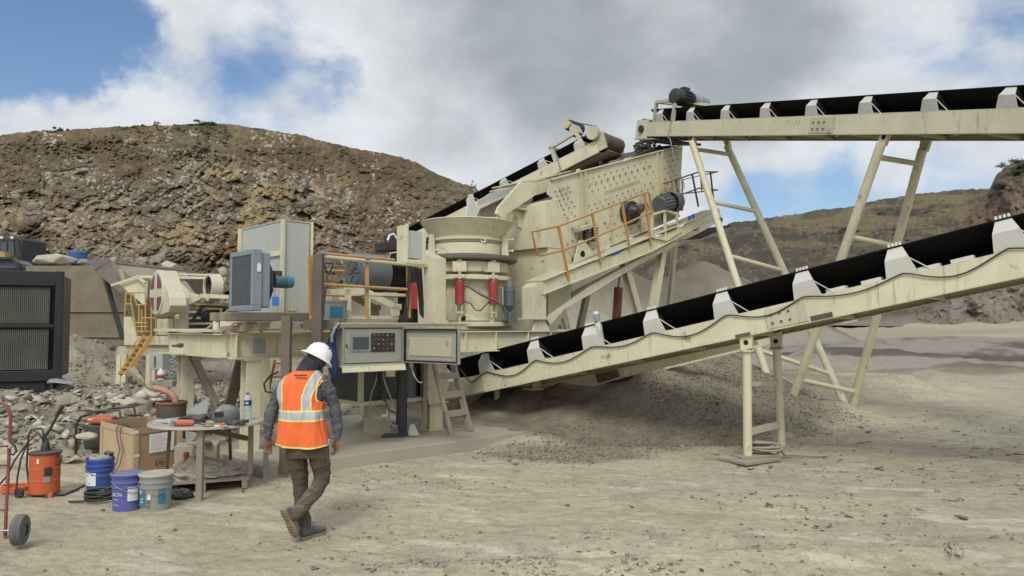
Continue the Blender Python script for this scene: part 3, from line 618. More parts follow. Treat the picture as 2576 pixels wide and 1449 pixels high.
# ---- discharge chute under the screen
sc = .25; sk = sof(1371, sc); zt2 = on(1371, 510, sc).z; zm = on(1371, 622, sc).z
hp = thing('discharge_chute', 'big plain cream chute box under the low end of the screen, behind the crusher', 'chute', L(sk, 1.2, zt))
m = MB(); m.prism([L(sk, sc, zm), L(sk, sc, zt2), L(sof(1405, sc), sc, on(1405, 498, sc).z), L(sof(1450, sc), sc, on(1450, 655, sc).z), L(sof(1425, sc), sc, zm)], PN*1.9); m.build('upper_box', cm, hp, bevel=.006)
sk2 = sof(1381, sc); m = MB(); m.prism([L(sk2, sc+.01, zt), L(sk2, sc+.01, zm-.002), L(sof(1440, sc), sc+.01, zm-.002), L(sof(1440, sc), sc+.01, 2.6), L(sk2+.25, sc+.01, zt)], PN*1.85); m.build('lower_box', cm, hp, bevel=.006)
q = MB(); q.prism([L(sk-.22, .9, zt2-.10), L(sk-.002, .9, zt2-.10), L(sk-.002, .9, zt2-.45), L(sk-.08, .9, zt2-.42), L(sk-.1, .9, zt2-.25), L(sk-.22, .9, zt2-.17)], PN*.06); pbox(q, sk-.26, sk-.002, .75, 1.1, zt2-.09, zt2-.06); q.build('bracket', cm, hp, bevel=.004)
# ---- vibrating screen
so = .32; vs = thing('vibrating_screen', 'large tilted cream vibrating screen box studded with rows of bolts', 'vibrating screen', on(1540, 700, 1.2))
side = [(1385, 455), (1377, 488), (1391, 499), (1443, 653), (1637, 575), (1707, 541), (1716, 368)]
for off, far in ((so, 0), (so+1.78, 1)):
    m = MB(); P = [on(x, y, so)+PN*(off-so) for x, y in side]; m.prism(P, PN*.02)
    a, b_ = on(1383, 453, so), on(1717, 366, so); a += PN*(off-so); b_ += PN*(off-so); m.bar(a+UP*.01, b_+UP*.01, .10, .03)
    a, b_ = on(1440, 655, so)+PN*(off-so), on(1708, 543, so)+PN*(off-so); m.bar(a, b_, .07, .06)
    if not far:
        m.cur = 1
        def dots(p0, p1, n, rows, drop, skip=()):
            for r_ in range(rows):
                for i in range(n):
                    t = (i+.5*(r_ % 2))/n; x = lerp(p0[0], p1[0], t); y = lerp(p0[1], p1[1], t)+r_*drop
                    c = on(x, y, so-.015); m.cyl(c+PN*.012, c-PN*.018, .0125, n=6)
        dots((1397, 482), (1440, 468), 4, 3, 13); dots((1478, 452), (1640, 402), 11, 2, 13); dots((1482, 468), (1652, 414), 11, 2, 15)
        dots((1398, 520), (1452, 505), 4, 2, 12); dots((1403, 545), (1455, 528), 3, 2, 12); dots((1482, 518), (1650, 455), 12, 2, 13); dots((1520, 560), (1640, 500), 7, 2, 16); dots((1673, 396), (1712, 384), 3, 10, 13.5); dots((1535, 600), (1640, 555), 6, 2, 14); dots((1440, 575), (1470, 565), 2, 4, 15)
    m.build('side_plate', [cm, M['rustb']], vs, bevel=0)  # brown on the bolt heads stands in for cream in shadow
for x0, y0, x1, y1, wd in ((1459, 436, 1466, 640, .05), (1472, 432, 1476, 560, .05), (1653, 385, 1660, 560, .06), (1665, 381, 1671, 552, .06), (1536, 492, 1540, 612, .05), (1608, 470, 1612, 586, .05), (1521, 482, 1610, 452, .015)):
    m = MB(); m.bar(on(x0, y0, so-.03), on(x1, y1, so-.03), .05 if wd > .02 else .02, wd, PN); m.build('stiffener', cd, vs, bevel=.004)
for i in range(7):
    t = i/6; a = on(lerp(1400, 1700, t), lerp(520, 420, t), so+.02); m = MB(); m.cyl(a, a+PN*1.75, .06, n=12); m.build('cross_tube', cd, vs)
m = MB(); m.prism([on(1392, 500, so+.03), on(1704, 395, so+.03), on(1704, 400, so+.03), on(1392, 505, so+.03)], PN*1.7); m.build('screen_deck', M['blackd'], vs)
m = MB(); a, b_ = on(1716, 368, so+.03), on(1707, 541, so+.03); m.prism([a, b_, b_+PA*.02, a+PA*.02], PN*1.72); m.build('back_plate', cm, vs)
m = MB(); pbox(m, 0, .01, 0, .01, 0, .01)
for x, y in ((1456, 433), (1513, 414)):
    q = MB(); c = on(x, y, so+.05); q.lathe([(.035, -.015), (.07, -.015), (.07, .015), (.035, .015), (.035, -.015)], c, PN, 14); q.build('lifting_lug', cm if x < 1500 else M['black'], vs)
# exciter drive
ex = on(1582, 536, so-.05); m = MB(); m.cyl(ex+PN*.1, ex-PN*.12, .27, .26, 24); m.cyl(ex-PN*.12, ex-PN*.22, .16, .1, 18); m.build('exciter', M['blackd'], vs)
m = MB(); m.cyl(on(1590, 532, so-.25), on(1625, 515, so-.3), .06, n=12); m.cyl(on(1600, 528, so-.27), on(1612, 522, so-.28), .11, n=14); m.build('drive_shaft', M['rusty'], vs)
# springs
def spring(m, c, r, h, n, wr):
    m.tube([c+PA*(r*math.cos(i*.6))+PN*(r*math.sin(i*.6))+UP*(h*i/(n*10.47)) for i in range(int(n*10.47))], wr, 6)
for px, py in ((1476, 612), (1496, 606)):
    m = MB(); c = on(px, py, so-.15); spring(m, c, .07, .30, 5.5, .017); m.build('coil_spring', M['black'], vs)
m = MB(); plate(m, [(1460, 574), (1502, 560), (1504, 568), (1462, 582)], so-.25, .2); m.build('spring_seat', cd, vs, bevel=.004)
m = MB(); plate(m, [(1444, 662), (1458, 605), (1470, 604), (1490, 632), (1520, 618), (1522, 628), (1500, 640), (1448, 664)], so-.24, .03); plate(m, [(1444, 662), (1458, 605), (1470, 604), (1490, 632), (1520, 618), (1522, 628), (1500, 640), (1448, 664)], so-.08, .03); m.build('spring_bracket', cm, vs, bevel=.004)
m = MB(); m.prism([on(1466+6*math.cos(a), 640-10*math.sin(a)*(1 if math.sin(a) > 0 else .7), so-.2415) for a in [i*math.tau/12 for i in range(12)]], PN*.002); m.build('bracket_hole', M['dark'], vs)
# heap of stone on top
hx = [on(1600+i*95/900, 395, so+.3+1.2*RNG.uniform()) for i in range(900)]
P = []; S = []
for p in hx:
    t = (p-on(1600, 395, so)).dot(PA); zz = on(1650, 385, so).z+(.42-abs(t-.95)*.42)*RNG.uniform(.2, 1.0)-.1+.12*t; P.append((p.x, p.y, zz)); S.append(RNG.uniform(.03, .10))
hc = np.array([.10, .095, .08])[None]*RNG.uniform(.6, 1.3, (len(P), 1)); scatter('stone_heap', P, S, hc, RT, 'dark heap of crushed stone lying in the top of the vibrating screen')
m = MB(); a = on(1592, 394, so+.25); b_ = on(1702, 366, so+.25); c = (a+b_)/2+UP*.18; m.prism([a, b_+UP*-.02, on(1690, 370, so+.25)+UP*.05, on(1650, 372, so+.25)+UP*.03], PN*1.3); o = m.build('screen_load', M['blackd'], vs)
# ---- screen support frame
sf = thing('screen_support', 'sloping cream steel beam frame on struts that carries the vibrating screen', 'support frame', L(5.9, 0, zt))
bo = -.12
m = MB(); plate(m, [(1371, 706), (1641, 603), (1811, 527), (1811, 541), (1641, 631), (1371, 738)], bo, .03); plate(m, [(1371, 703), (1811, 524), (1811, 527), (1371, 706)], bo-.05, .5); plate(m, [(1371, 738), (1641, 631), (1811, 541), (1811, 543), (1641, 634), (1371, 741)], bo-.04, .12); m.build('side_beam', cm, sf, bevel=.003)
m = MB(); plate(m, [(1371, 710), (1811, 533), (1811, 547), (1371, 745)], bo+2.3, .03); m.build('side_beam', cd, sf)
m = MB(); plate(m, [(1340, 722), (1352, 712), (1374, 708), (1374, 801), (1342, 801)], bo+.02, .3); m.build('post', cm, sf, bevel=.006)
m = MB(); plate(m, [(1334, 801), (1382, 801), (1382, 804), (1334, 804)], bo, .35); plate(m, [(1346, 805), (1372, 805), (1384, 832), (1340, 832)], bo+.06, .03); plate(m, [(1346, 805), (1372, 805), (1384, 832), (1340, 832)], bo+.25, .03); m.build('foot_bracket', cm, sf, bevel=.004)
m = MB(); plate(m, [(1374, 800), (1480, 722), (1600, 655), (1700, 606), (1710, 612), (1604, 668), (1490, 738), (1420, 778), (1385, 818)], bo+.1, .06); m.build('brace_plate', cm, sf, bevel=.004)
m = MB(); plate(m, [(1440, 735), (1625, 640), (1722, 598), (1722, 612), (1630, 660), (1480, 742), (1440, 760)], bo+1.3, .05); m.build('cross_beam', cd, sf, bevel=.004)
for i, px in enumerate((1440, 1520, 1600, 1690, 1760)):
    y = lerp(700, 552, (px-1400)/400); a = on(px, y+6, bo); m = MB(); m.bar(a+PN*.04, a+PN*2.28, .10, .12); m.build('cross_member', cd, sf)
def strut(x0, y0, x1, y1, off, w=.13, mat=cd):
    a, b = on(x0, y0, off), on(x1, y1, off); d = (b-a).normalized(); g = gz(b.x, b.y); b2 = a+d*((a.z-g)/-d.z) if d.z < 0 else b
    m = MB(); m.ibeam(a, b2, w, w, .018, PN); m.build('strut', mat, sf)
strut(1569, 660, 1607, 798, .1, .16); strut(1671, 600, 1641, 785, .15, .16, cm); strut(1480, 725, 1462, 808, 1.8); strut(1700, 590, 1690, 700, 2.1, .12)
m = MB(); a, b = on(1560, 690, .8), on(1546, 812, .8); q = a.lerp(b, .28); m.cyl(a, q, .03, n=10); m.build('piston_rod', M['steel'], sf); m = MB(); g_ = b-UP*.5; m.cyl(q, g_, .10, n=16); m.build('lift_cylinder', paint('faded_red_paint', (.25, .09, .075), .6, .4, .1), sf)
for x in (1541, 1551):
    m = MB(); y = lerp(620, 616, 0)+(1541-x)*.4+12; plate(m, [(x, y), (x+8, y-3), (x+8, y+9), (x, y+12)], bo-.008, .004); m.build('marking', M['bluet'], sf)
for x in (1731, 1740):
    y = 544-(x-1731)*.45; m = MB(); plate(m, [(x, y), (x+7, y-3), (x+7, y+8), (x, y+11)], bo-.008, .004); m.build('marking', M['bluet'], sf)
m = MB(); plate(m, [(1378, 828), (1388, 773), (1422, 769), (1436, 828)], .35, .03); 
for x0, x1 in ((1390, 1400), (1402, 1413), (1414, 1425)): plate(m, [(x0, 790), (x0+2, 790), (x1+4, 828), (x1+1, 828)], .28, .07)
m.build('pedestal', cm, sf, bevel=.003)
# motor table and motor
mt = thing('screen_motor', 'grey electric motor with round fan cover on a cream stand beside the screen', 'motor', on(1675, 590, -.1))
m = MB()
for (x0, y0, x1, y1) in ((1640, 542, 1640, 595), (1672, 535, 1674, 602), (1702, 538, 1704, 590), (1638, 540, 1674, 530), (1674, 530, 1704, 538), (1640, 596, 1676, 604), (1676, 604, 1712, 580), (1678, 566, 1700, 560)):
    for off in (-.14, .25): m.bar(on(x0, y0, off), on(x1, y1, off), .05, .05)
for x, y in ((1640, 541), (1673, 532), (1703, 538), (1640, 596), (1712, 580)): m.bar(on(x, y, -.14), on(x, y, .25), .05, .05)
m.build('stand', cm, mt, bevel=.003)
ax0, ax1 = on(1700, 506, -.02), on(1620, 524, -.02); d = (ax1-ax0).normalized()
m = MB(); m.lathe([(0, .0), (.12, 0), (.16, .005), (.235, .03), (.25, .06), (.25, .30)], ax0-d*.05, d, 26); m.build('fan_cover', M['grey'], mt)
m = MB(); m.cyl(ax0+d*.25, ax0+d*.70, .185, n=20)
for i in range(18): a = i*math.tau/18; o_ = d.orthogonal().normalized(); o2 = d.cross(o_); m.box(ax0+d*.46+(o_*math.cos(a)+o2*math.sin(a))*.195, (.40, .04, .008), (d, o_*math.cos(a)+o2*math.sin(a), (o_*math.cos(a)+o2*math.sin(a)).cross(d)))
m.box(ax0+d*.42+UP*.2, (.22, .16, .10), (d, d.cross(UP), UP)); m.build('motor_body', M['grey'], mt, bevel=.003)
# handrails on the screen walkway
def rail(name, label, runs, posts, off, mat, r=.021, loc=None, root=None):
    t = root or thing(name, label, 'handrail', loc or on(*posts[0][1], off))
    for run in runs: m = MB(); m.tube([on(p[0], p[1], p[2] if len(p) > 2 else off) for p in run], r, 8); m.build('rail', mat, t)
    for a, b in posts: m = MB(); m.bar(on(a[0], a[1], a[2] if len(a) > 2 else off), on(b[0], b[1], b[2] if len(b) > 2 else off), r*2.4, r*1.6, PN); m.build('upright', mat, t)
    return t
rail('walkway_handrail', 'orange handrail along the sloping walkway in front of the screen', [[(1338, 583), (1405, 569), (1490, 537), (1625, 484), (1633, 486), (1641, 532)], [(1338, 583), (1351, 640), (1360, 643), (1415, 630), (1480, 604), (1560, 570), (1641, 532)]],
     [((1405, 569), (1431, 705)), ((1490, 539), (1512, 664)), ((1565, 510), (1584, 628)), ((1621, 487), (1638, 617))], -.16, M['yellow'])
rail('walkway_handrail', 'dark red handrail cage at the far high end of the sloping walkway', [[(1669, 462), (1700, 452), (1760, 432), (1806, 432, 1.0)], [(1700, 495), (1760, 473), (1806, 478, 1.0)], [(1718, 452, 2.2), (1760, 442, 2.2), (1806, 432, 1.0)], [(1718, 487, 2.2), (1806, 478, 1.0)]],
     [((1700, 452), (1714, 530)), ((1741, 437), (1757, 520)), ((1716, 450, 2.2), (1717, 530, 2.2)), ((1787, 432), (1795, 505)), ((1762, 441, 2.2), (1766, 480, 2.2))], -.16, M['redrail'], .017)
rail('walkway_handrail', 'short orange handrail loop beside the grey screen motor', [[(1672, 505), (1668, 466), (1690, 456), (1697, 500)]], [((1690, 458), (1700, 540))], .2, M['yellow'], .018)
# side conveyor end past the screen
tc = thing('side_conveyor', 'short cream conveyor end with a dark roller behind the high end of the screen frame', 'conveyor', on(1740, 590, 1.2))
m = MB(); plate(m, [(1700, 600), (1760, 560), (1815, 540), (1812, 556), (1770, 580), (1722, 604)], 1.0, .05); plate(m, [(1722, 556), (1800, 528), (1803, 540), (1726, 572)], .9, .04); m.build('side_frame', cd, tc)
m = MB(); a = on(1815, 553, .9); m.cyl(a, a+PN*.9, .07, n=14); m.build('roller', M['blackd'], tc); m = MB(); m.bar(on(1735, 602, 1.4), on(1812, 570, 1.4), .7, .02); m.build('belt', M['rubber'], tc)
# feed chute between conveyor and screen
fc = thing('feed_chute', 'folded cream chute and grey plates under the left inclined conveyor, over the crusher', 'chute', on(1300, 560, .9))
m = MB(); plate(m, [(1250, 537), (1256, 520), (1312, 456), (1350, 454), (1352, 488), (1262, 547)], .7, .08); plate(m, [(1312, 456), (1350, 454), (1352, 457), (1312, 459)], .7, .9); m.build('folded_plate', cm, fc, bevel=.004)
m = MB(); plate(m, [(1352, 458), (1383, 450), (1383, 480), (1352, 490)], .75, .06); m.build('connector', cm, fc); m = MB(); plate(m, [(1345, 492), (1386, 476), (1388, 500), (1340, 520)], 1.0, .05); m.build('rubber_skirt', M['rubber'], fc)
m = MB(); plate(m, [(1205, 505), (1235, 485), (1296, 470), (1290, 487), (1240, 502), (1206, 517)], 1.0, .04); m.build('grey_plate', M['greyl'], fc); m = MB(); plate(m, [(1206, 545), (1210, 525), (1285, 490), (1290, 500), (1250, 545)], 1.1, .05); m.build('lining', M['rustb'], fc)
m = MB(); plate(m, [(1172, 545), (1182, 490), (1190, 487), (1198, 520), (1208, 524), (1200, 545)], .9, .04); m.build('bracket', M['creamw'], fc, bevel=.004)
# ---- crusher motor
mo = thing('crusher_motor', 'big grey and black electric motor with a large round fan cover behind the yellow handrail', 'motor', L(3, 1.2, 1.82))
c0 = L(2.60, 1.2, 2.80)
m = MB(); m.lathe([(0, .02), (.1, .02), (.10, 0), (.20, .0), (.215, -.012), (.23, 0), (.30, .015), (.33, .05), (.33, .58), (.30, .60)], c0, PA, 40)
for i in range(6): a = i*math.tau/6; u = PN*math.cos(a)+UP*math.sin(a); m.bar(c0+u*.05-PA*.004, c0+u*.2-PA*.004, .03, .02, PA)
m.build('fan_cover', M['grey'], mo)
m = MB(); m.cyl(c0+PA*.56, c0+PA*1.35, .235, n=28)
for i in range(44): a = i*math.tau/44; u = PN*math.cos(a)+UP*math.sin(a); m.box(c0+PA*.98+u*.255, (.72, .05, .008), (PA, u, u.cross(PA)))
m.cyl(c0+PA*1.35, c0+PA*1.42, .28, n=28); m.build('finned_body', M['black'], mo)
m = MB(); m.box(c0+PA*.95+UP*.30+PN*-.1, (.34, .3, .16), PAX); m.box(c0+PA*1.3+UP*.42, (.2, .24, .22), PAX); m.build('terminal_box', M['black'], mo, bevel=.01)
m = MB(); m.box(c0+PA*.95-UP*.27, (.75, .5, .07), PAX); m.build('foot', M['grey'], mo, bevel=.006)
ms = thing('motor_base', 'cream cut out steel base under the big crusher motor', 'motor base', L(3, 1.2, zt))
for off in (.85, 1.5):
    m = MB(); s = lambda x: sof(x, .85); z = lambda x, y: on(x, y, .85).z
    segs = [((868, 728), (868, 800), .22), ((868, 733), (918, 733), .12), ((918, 733), (992, 772), .12), ((992, 772), (1008, 772), .1), ((992, 772), (995, 800), .18), ((925, 740), (925, 800), .1), ((868, 799), (1008, 799), .06)]
    for a, b, w_ in segs: m.bar(on(*a, .85)+PN*(off-.85), on(*b, .85)+PN*(off-.85), w_, .03, PN) if False else m.box((on(*a, .85)+on(*b, .85))/2+PN*(off-.85), ((on(*b, .85)-on(*a, .85)).length+.02, .03, w_), ((on(*b, .85)-on(*a, .85)).normalized(), PN, (on(*b, .85)-on(*a, .85)).normalized().cross(PN)*-1))
    m.build('side_plate', cm, ms, bevel=.004)
m = MB(); m.box(L(3.1, 1.17, 2.42), (1.0, .7, .05), PAX); m.build('top_plate', cm, ms)
for px in (985, 1040): m = MB(); c = on(px, 755, .9); m.lathe([(.02, -.015), (.045, -.015), (.045, .015), (.02, .015), (.02, -.015)], c, PN, 12); m.build('lifting_eye', cm, ms)
# belt guard / dark gear behind the motor
bg_ = thing('belt_guard', 'black belt drive with red guard between the motor and the crusher', 'belt guard', L(4.3, 1.2, zt))
g0_, g1_ = sof(1040, .75), sof(1070, .75); m = MB(); m.prism([L(g0_, .75, 1.9), L(g0_, .75, 2.9), L((g0_+g1_)/2, .75, 3.1), L(g1_, .75, 2.9), L(g1_, .75, 1.9)], PN*.5); m.build('guard', M['black'], bg_, bevel=.02); m = MB(); m.box(on(1052, 745, .6), (.25, .2, .45), PAX); m.build('red_guard', M['red'], bg_, bevel=.01)
m = MB(); m.box(on(975, 622, 1.2), (.35, .3, .14), PAX); m.box(on(985, 606, 1.2), (.2, .2, .2), PAX); m.build('cable_box', M['blackd'], bg_, bevel=.01)
m = MB(); m.tube([on(975, 605, .9), on(980, 592, .9), on(990, 588, .9), on(998, 600, .9)], .02, 6); m.build('hose', M['white'], bg_)
# ---- tall grey electric cabinet
s0 = .77; off0 = .1
ec = thing('electric_cabinet', 'tall grey electric cabinet in a cream angle frame behind the radiator cooler', 'cabinet', L(s0+.2, .8, 2.0))
m = MB(); pbox(m, s0+.03, s0+.44, off0+.03, off0+1.47, 2.04, 3.40); m.build('body', M['greyl'], ec, bevel=.006)
m = MB(); pbox(m, s0+.02, s0+.45, off0+.02, off0+1.48, 3.402, 3.42); m.build('roof', M['greyl'], ec)
for s, o in ((s0, off0), (s0, off0+1.5), (s0+.47, off0), (s0+.47, off0+1.5)):
    m = MB(); e = .05 if s == s0 else .025; pbox(m, s-.02, s+e-.02, o-.025, o+.025, 2.0, 3.42); m.build('frame_post', cm, ec, bevel=.003)
m = MB(); pbox(m, s0-.005, s0+.02, off0+.05, off0+.7, 2.90, 2.97); m.build('ledge', cm, ec)
m = MB(); pbox(m, sof(726, off0), sof(747, off0), off0+.018, off0+.028, 2.1, 2.24); m.build('vent', cd, ec)
# ---- radiator cooler on its timber platform
rc_ = at(633, 779, 9.4); s0 = (rc_-PO).dot(PA); o0 = (rc_-PO).dot(PN); z0 = 2.075; H = .79
rd = thing('oil_cooler', 'blue grey radiator cooler with a teal fan motor, standing on a timber platform', 'radiator', L(s0, o0+.3, 2.03))
m = MB(); pbox(m, s0+.012, s0+.12, o0+.05, o0+.66, z0+.07, z0+H-.07)
m.build('core', paint('radiator_core', (.075, .08, .085), .6, .15, 0, dirt=.3, scale=3), rd)
m = MB(); pbox(m, s0, s0+.13, o0, o0+.72, z0+H-.07, z0+H); pbox(m, s0, s0+.13, o0, o0+.72, z0, z0+.07); pbox(m, s0, s0+.13, o0, o0+.05, z0+.07, z0+H-.07); pbox(m, s0, s0+.13, o0+.66, o0+.72, z0+.07, z0+H-.07); m.build('frame', M['greyb'], rd, bevel=.008)
m = MB(); pbox(m, s0+.132, s0+.26, o0+.03, o0+.7, z0+.04, z0+H-.03); m.build('shroud', M['greyb'], rd, bevel=.02)
fc0 = L(s0+.26, o0+.36, z0+.38); m = MB(); m.lathe([(.30, 0), (.30, .06), (.27, .06)], fc0, PA, 30)
for i in range(7): a = i*math.tau/7; u = PN*math.cos(a)+UP*math.sin(a); m.bar(fc0+PA*.04, fc0+PA*.05+u*.28, .01, .07, PA)
m.build('fan', M['black'], rd)
fm0 = at(690, 708, 9.75); m = MB(); m.cyl(fm0, fm0+Vector((.12, .1, 0)), .085, n=20); m.build('motor', M['tealm'], rd); m = MB(); m.cyl(fm0+Vector((.12, .1, 0)), fm0+Vector((.19, .16, 0)), .09, .075, n=20); m.build('motor_cap', paint('blue_cap', (.07, .19, .28), .5, .1), rd)
m = MB(); m.box(fm0+Vector((.03, .03, .11)), (.1, .08, .06)); m.build('terminal_box', M['black'], rd)
m = MB(); c = at(646, 663, 9.45); m.prism([L(s0+.06, o0-.012, z0+.50), L(s0+.11, o0-.012, z0+.50), L(s0+.11, o0-.012, z0+.58), L(s0+.085, o0-.012, z0+.62), L(s0+.06, o0-.012, z0+.6)], PN*.005); m.build('label', M['white'], rd)
m = MB(); c = at(693, 758, 9.5); m.box(c, (.085, .01, .12)); m.tube([c+UP*.06, c+Vector((-.04, 0, .2))], .004, 5); o = m.build('hanging_tag', M['bluet']); tag(o, 'small bright blue tag hanging beside the cooler fan', 'tag')
sc_ = thing('timber_platform', 'rough timber platform with steel posts carrying the radiator cooler', 'platform', (-3.0, 9.5, PADZ))
for o in (o0-.02, o0+.33, o0+.66):
    m = MB(); a = L(s0-.25, o, 2.0); m.bar(a, a+PA*1.0, .14, .11); m.build('timber', M['woodd'] if o < o0+.3 else M['wood'], sc_, bevel=.008)
pA_ = at(722, 800, 9.25)
m = MB(); m.bar((pA_.x, pA_.y, PADZ-.1), (pA_.x, pA_.y, 2.0), .11, .11); m.build('post', M['woodd'], sc_, bevel=.006); m = MB(); m.bar((pA_.x-1.25, pA_.y+1.1, 1.82), (pA_.x, pA_.y+.1, 1.9), .12, .1); m.build('timber', M['wood'], sc_, bevel=.006)
m = MB(); m.bar(at(520, 838, 10.6), at(596, 772, 10.2), .16, .03); m.build('loose_plank', M['wood'], sc_)
m = MB(); m.bar(at(560, 815, 10.3), at(640, 817, 10.1), .1, .08); m.bar(at(545, 830, 10.4), at(547, 808, 10.4), .1, .08); m.build('timber', cm, sc_)
for i, (a, b, c) in enumerate((((555, 838), (590, 812), (630, 832)), ((570, 838), (610, 818), (660, 836)))):
    m = MB(); m.tube([at(a[0], a[1], 10.2), at(b[0], b[1], 10.1), at((b[0]+c[0])/2, b[1]+4, 10.1), at(c[0], c[1], 10.2)], .012, 6); o = m.build('loose_cable', M['salmon']); tag(o, 'reddish cable arching over the end of the chassis, ' + ('the left one' if i == 0 else 'the right one'), 'cable', 'reddish cables under the cooler platform')
# ---- service deck, its rusty post and handrails
fo = -1.13
dk = thing('service_deck', 'flat cream deck plate over the open control cabinet', 'deck', L(1.6, -.6, 1.9))
m = MB(); pbox(m, .92, 3.25, fo-.03, -.09, 1.905, 1.925); m.build('deck_plate', cd, dk); m = MB(); pbox(m, .94, 3.2, fo, fo+.04, 1.86, 1.903); pbox(m, .94, 3.2, -.15, -.10, 1.84, 1.903); m.build('edge_angle', cm, dk)
rp = at(799, 800, 9.6); m = MB(); m.bar((rp.x, rp.y, PADZ-.2), (rp.x, rp.y, 2.81), .125, .125); o = m.build('steel_post', M['rusty'], bevel=.004); tag(o, 'thick rusty brown steel post standing upright behind the worker', 'post')
m = MB(); m.bar(L(1.0, fo-.02, 1.9), L(.65, fo+.3, 1.9), .1, .12); m.build('timber', M['woodd'], sc_)
m = MB(); m.tube([on(806, 645, fo), on(1075, 670, fo)], .027, 10); o = m.build('steel_pipe', cd); tag(o, 'long horizontal cream pipe running from the rusty post to the small box', 'pipe')
y1 = rail('deck_handrail', 'yellow handrail with silver clamps along the deck in front of the big motor', [[(806, 637, fo+.06), (992, 654, fo+.06)], [(812, 715, fo), (1024, 728, fo)], [(812, 679, .2), (866, 682, .2)], [(812, 741, .2), (866, 744, .2)]], [((923, 657), (923, 800)), ((1026, 670), (1029, 800)), ((779, 642), (783, 796))], fo+.04, M['yellow'], .019)
for x, y in ((812, 715), (923, 722), (812, 637), (923, 650)): m = MB(); c = on(x, y, fo-.01); m.cyl(c-PA*.04, c+PA*.04, .028, n=10); m.build('clamp', M['steel'], y1)
# small box on the pipe
sb = thing('junction_box', 'small grey box in a cream angle frame held up at the end of the pipe', 'box', L(2.1, fo, 2.7))
sA, sB = sof(1022, fo-.02), sof(1066, fo-.02); zA, zB = on(1022, 654, fo).z, on(1022, 577, fo).z
m = MB(); pbox(m, sA+.02, sB-.02, fo+.0, fo+.17, zA+.03, zB-.01); m.build('body', M['greyl'], sb, bevel=.004)
for s in (sA, sB): m = MB(); pbox(m, s-.025, s+.025, fo-.03, fo-.0, zA-.03, zB+(.08 if s == sA else .03)); m.build('frame_post', cm, sb, bevel=.003)
m = MB(); pbox(m, sA-.025, sB+.025, fo-.032, fo+.2, zA-.05, zA-.0305); pbox(m, sA+.026, sB-.026, fo-.025, fo-.005, zA-.028, zA+.01); pbox(m, sA-.03, sA-.012, fo+.0, fo+.19, zA-.03, zB+.06) ; m.build('frame', cm, sb, bevel=.003)
for i, x in enumerate((1036, 1030)):
    m = MB(); m.tube([on(x, 658, fo), on(x-4, 700, fo), on(x-9, 770, fo), on(x-14, 800, fo)], .012, 6); m.build('cable', M['black'], sb)
m = MB(); pbox(m, sof(1011, fo), sof(1026, fo), fo+.0, fo+.08, 1.93, 2.04); o = m.build('plug_box', M['black']); tag(o, 'black plug box at the foot of the two hanging black cables', 'plug')
m = MB(); m.bar(on(1071, 672, fo+.05), on(1071, 803, fo+.05), .04, .04); o = m.build('upright_angle', cd); tag(o, 'thin cream upright at the right end of the service deck', 'upright')
m = MB(); m.prism([on(1046, 672, -.6), on(1062, 675, -.6), on(1068, 800, -.6), on(1060, 790, -.6), on(1054, 720, -.6)], PN*.05); o = m.build('black_tarp', M['rubd']); tag(o, 'black rubber sheet hanging beside the small box', 'sheet')
# shovel, drum on deck
sh = thing('shovel', 'shovel with D handle standing against the rusty post', 'shovel', on(812, 800, -.9))
m = MB(); m.tube([on(824, 688, -.9), on(812, 785, -.9)], .018, 8); m.build('shaft', M['woodd'], sh)
m = MB(); m.tube([on(824, 690, -.9), on(817, 672, -.9), on(817, 661, -.9), on(837, 663, -.9), on(837, 672, -.9), on(826, 690, -.9)], .012, 6); m.build('handle', M['black'], sh); m = MB(); plate(m, [(806, 775), (817, 777), (816, 800), (803, 798)], -.9, .01); m.build('blade', M['rusty'], sh)
p = on(840, 800, -.6); p.z = 1.93
q = MB().lathe([(0, 0), (.165, 0), (.175, .02), (.18, .27), (.19, .275), (.19, .31), (.17, .31)], p, n=24); o = q.build('grey_drum', M['greyp']); tag(o, 'short grey drum with blue label on the service deck behind the rusty post', 'drum')
q = MB().lathe([(.179, .06), (.1815, .22)], p, n=12, a0=R_(-95), a1=R_(-35)); q.build('label', M['teal'], o)
# ---- control cabinet with its open door
sL, sR = sof(866, fo), sof(1014, fo); zc0, zc1 = on(866, 917, fo).z, 1.855
cc = thing('control_cabinet', 'grey green control cabinet with screen and button panel, its door open', 'control cabinet', L((sL+sR)/2, fo+.2, zc0))
m = MB(); th = .02
pbox(m, sL, sR, fo+.30, fo+.33, zc0, zc1); pbox(m, sL-.02, sL, fo+.0, fo+.33, zc0, zc1); pbox(m, sR, sR+.02, fo+.0, fo+.33, zc0, zc1); pbox(m, sL-.02, sR+.02, fo, fo+.33, zc0-.02, zc0-.0005); pbox(m, sL-.02, sR+.02, fo, fo+.33, zc1+.0005, zc1+.02); m.build('body', M['panel'], cc)
m = MB(); pbox(m, sL+.012, sR-.012, fo+.02, fo+.04, zc0+.012, zc1-.012); m.build('front_panel', M['panel'], cc)
f = lambda x: sof(x, fo+.02); z_ = lambda x, y: on(x, y, fo+.02).z
lc = MB(); pbox(lc, f(882), f(931), fo+.008, fo+.019, z_(905, 884), z_(905, 843)); l = lc.build('display', M['greyb'], cc); lc = MB(); pbox(lc, f(887), f(927), fo+.004, fo+.0075, z_(905, 879), z_(905, 848)); lc.build('screen', M['screen'], l)
kp = MB(); pbox(kp, f(934), f(993), fo+.009, fo+.019, z_(963, 884.5), z_(963, 838)); kpo = kp.build('button_panel', M['black'], cc)
for i in range(5):
    for j in range(4):
        bb = MB(); x = 941+i*11; y = 843.5+j*11; c = on(x, y, fo+.008); bb.cyl(c, c-PN*.012, .013, n=8); bb.build('button', M['red'] if (i*3+j*2) % 5 == 0 else M['greyp'] if (i+j) % 3 == 0 else M['brown'], kpo)
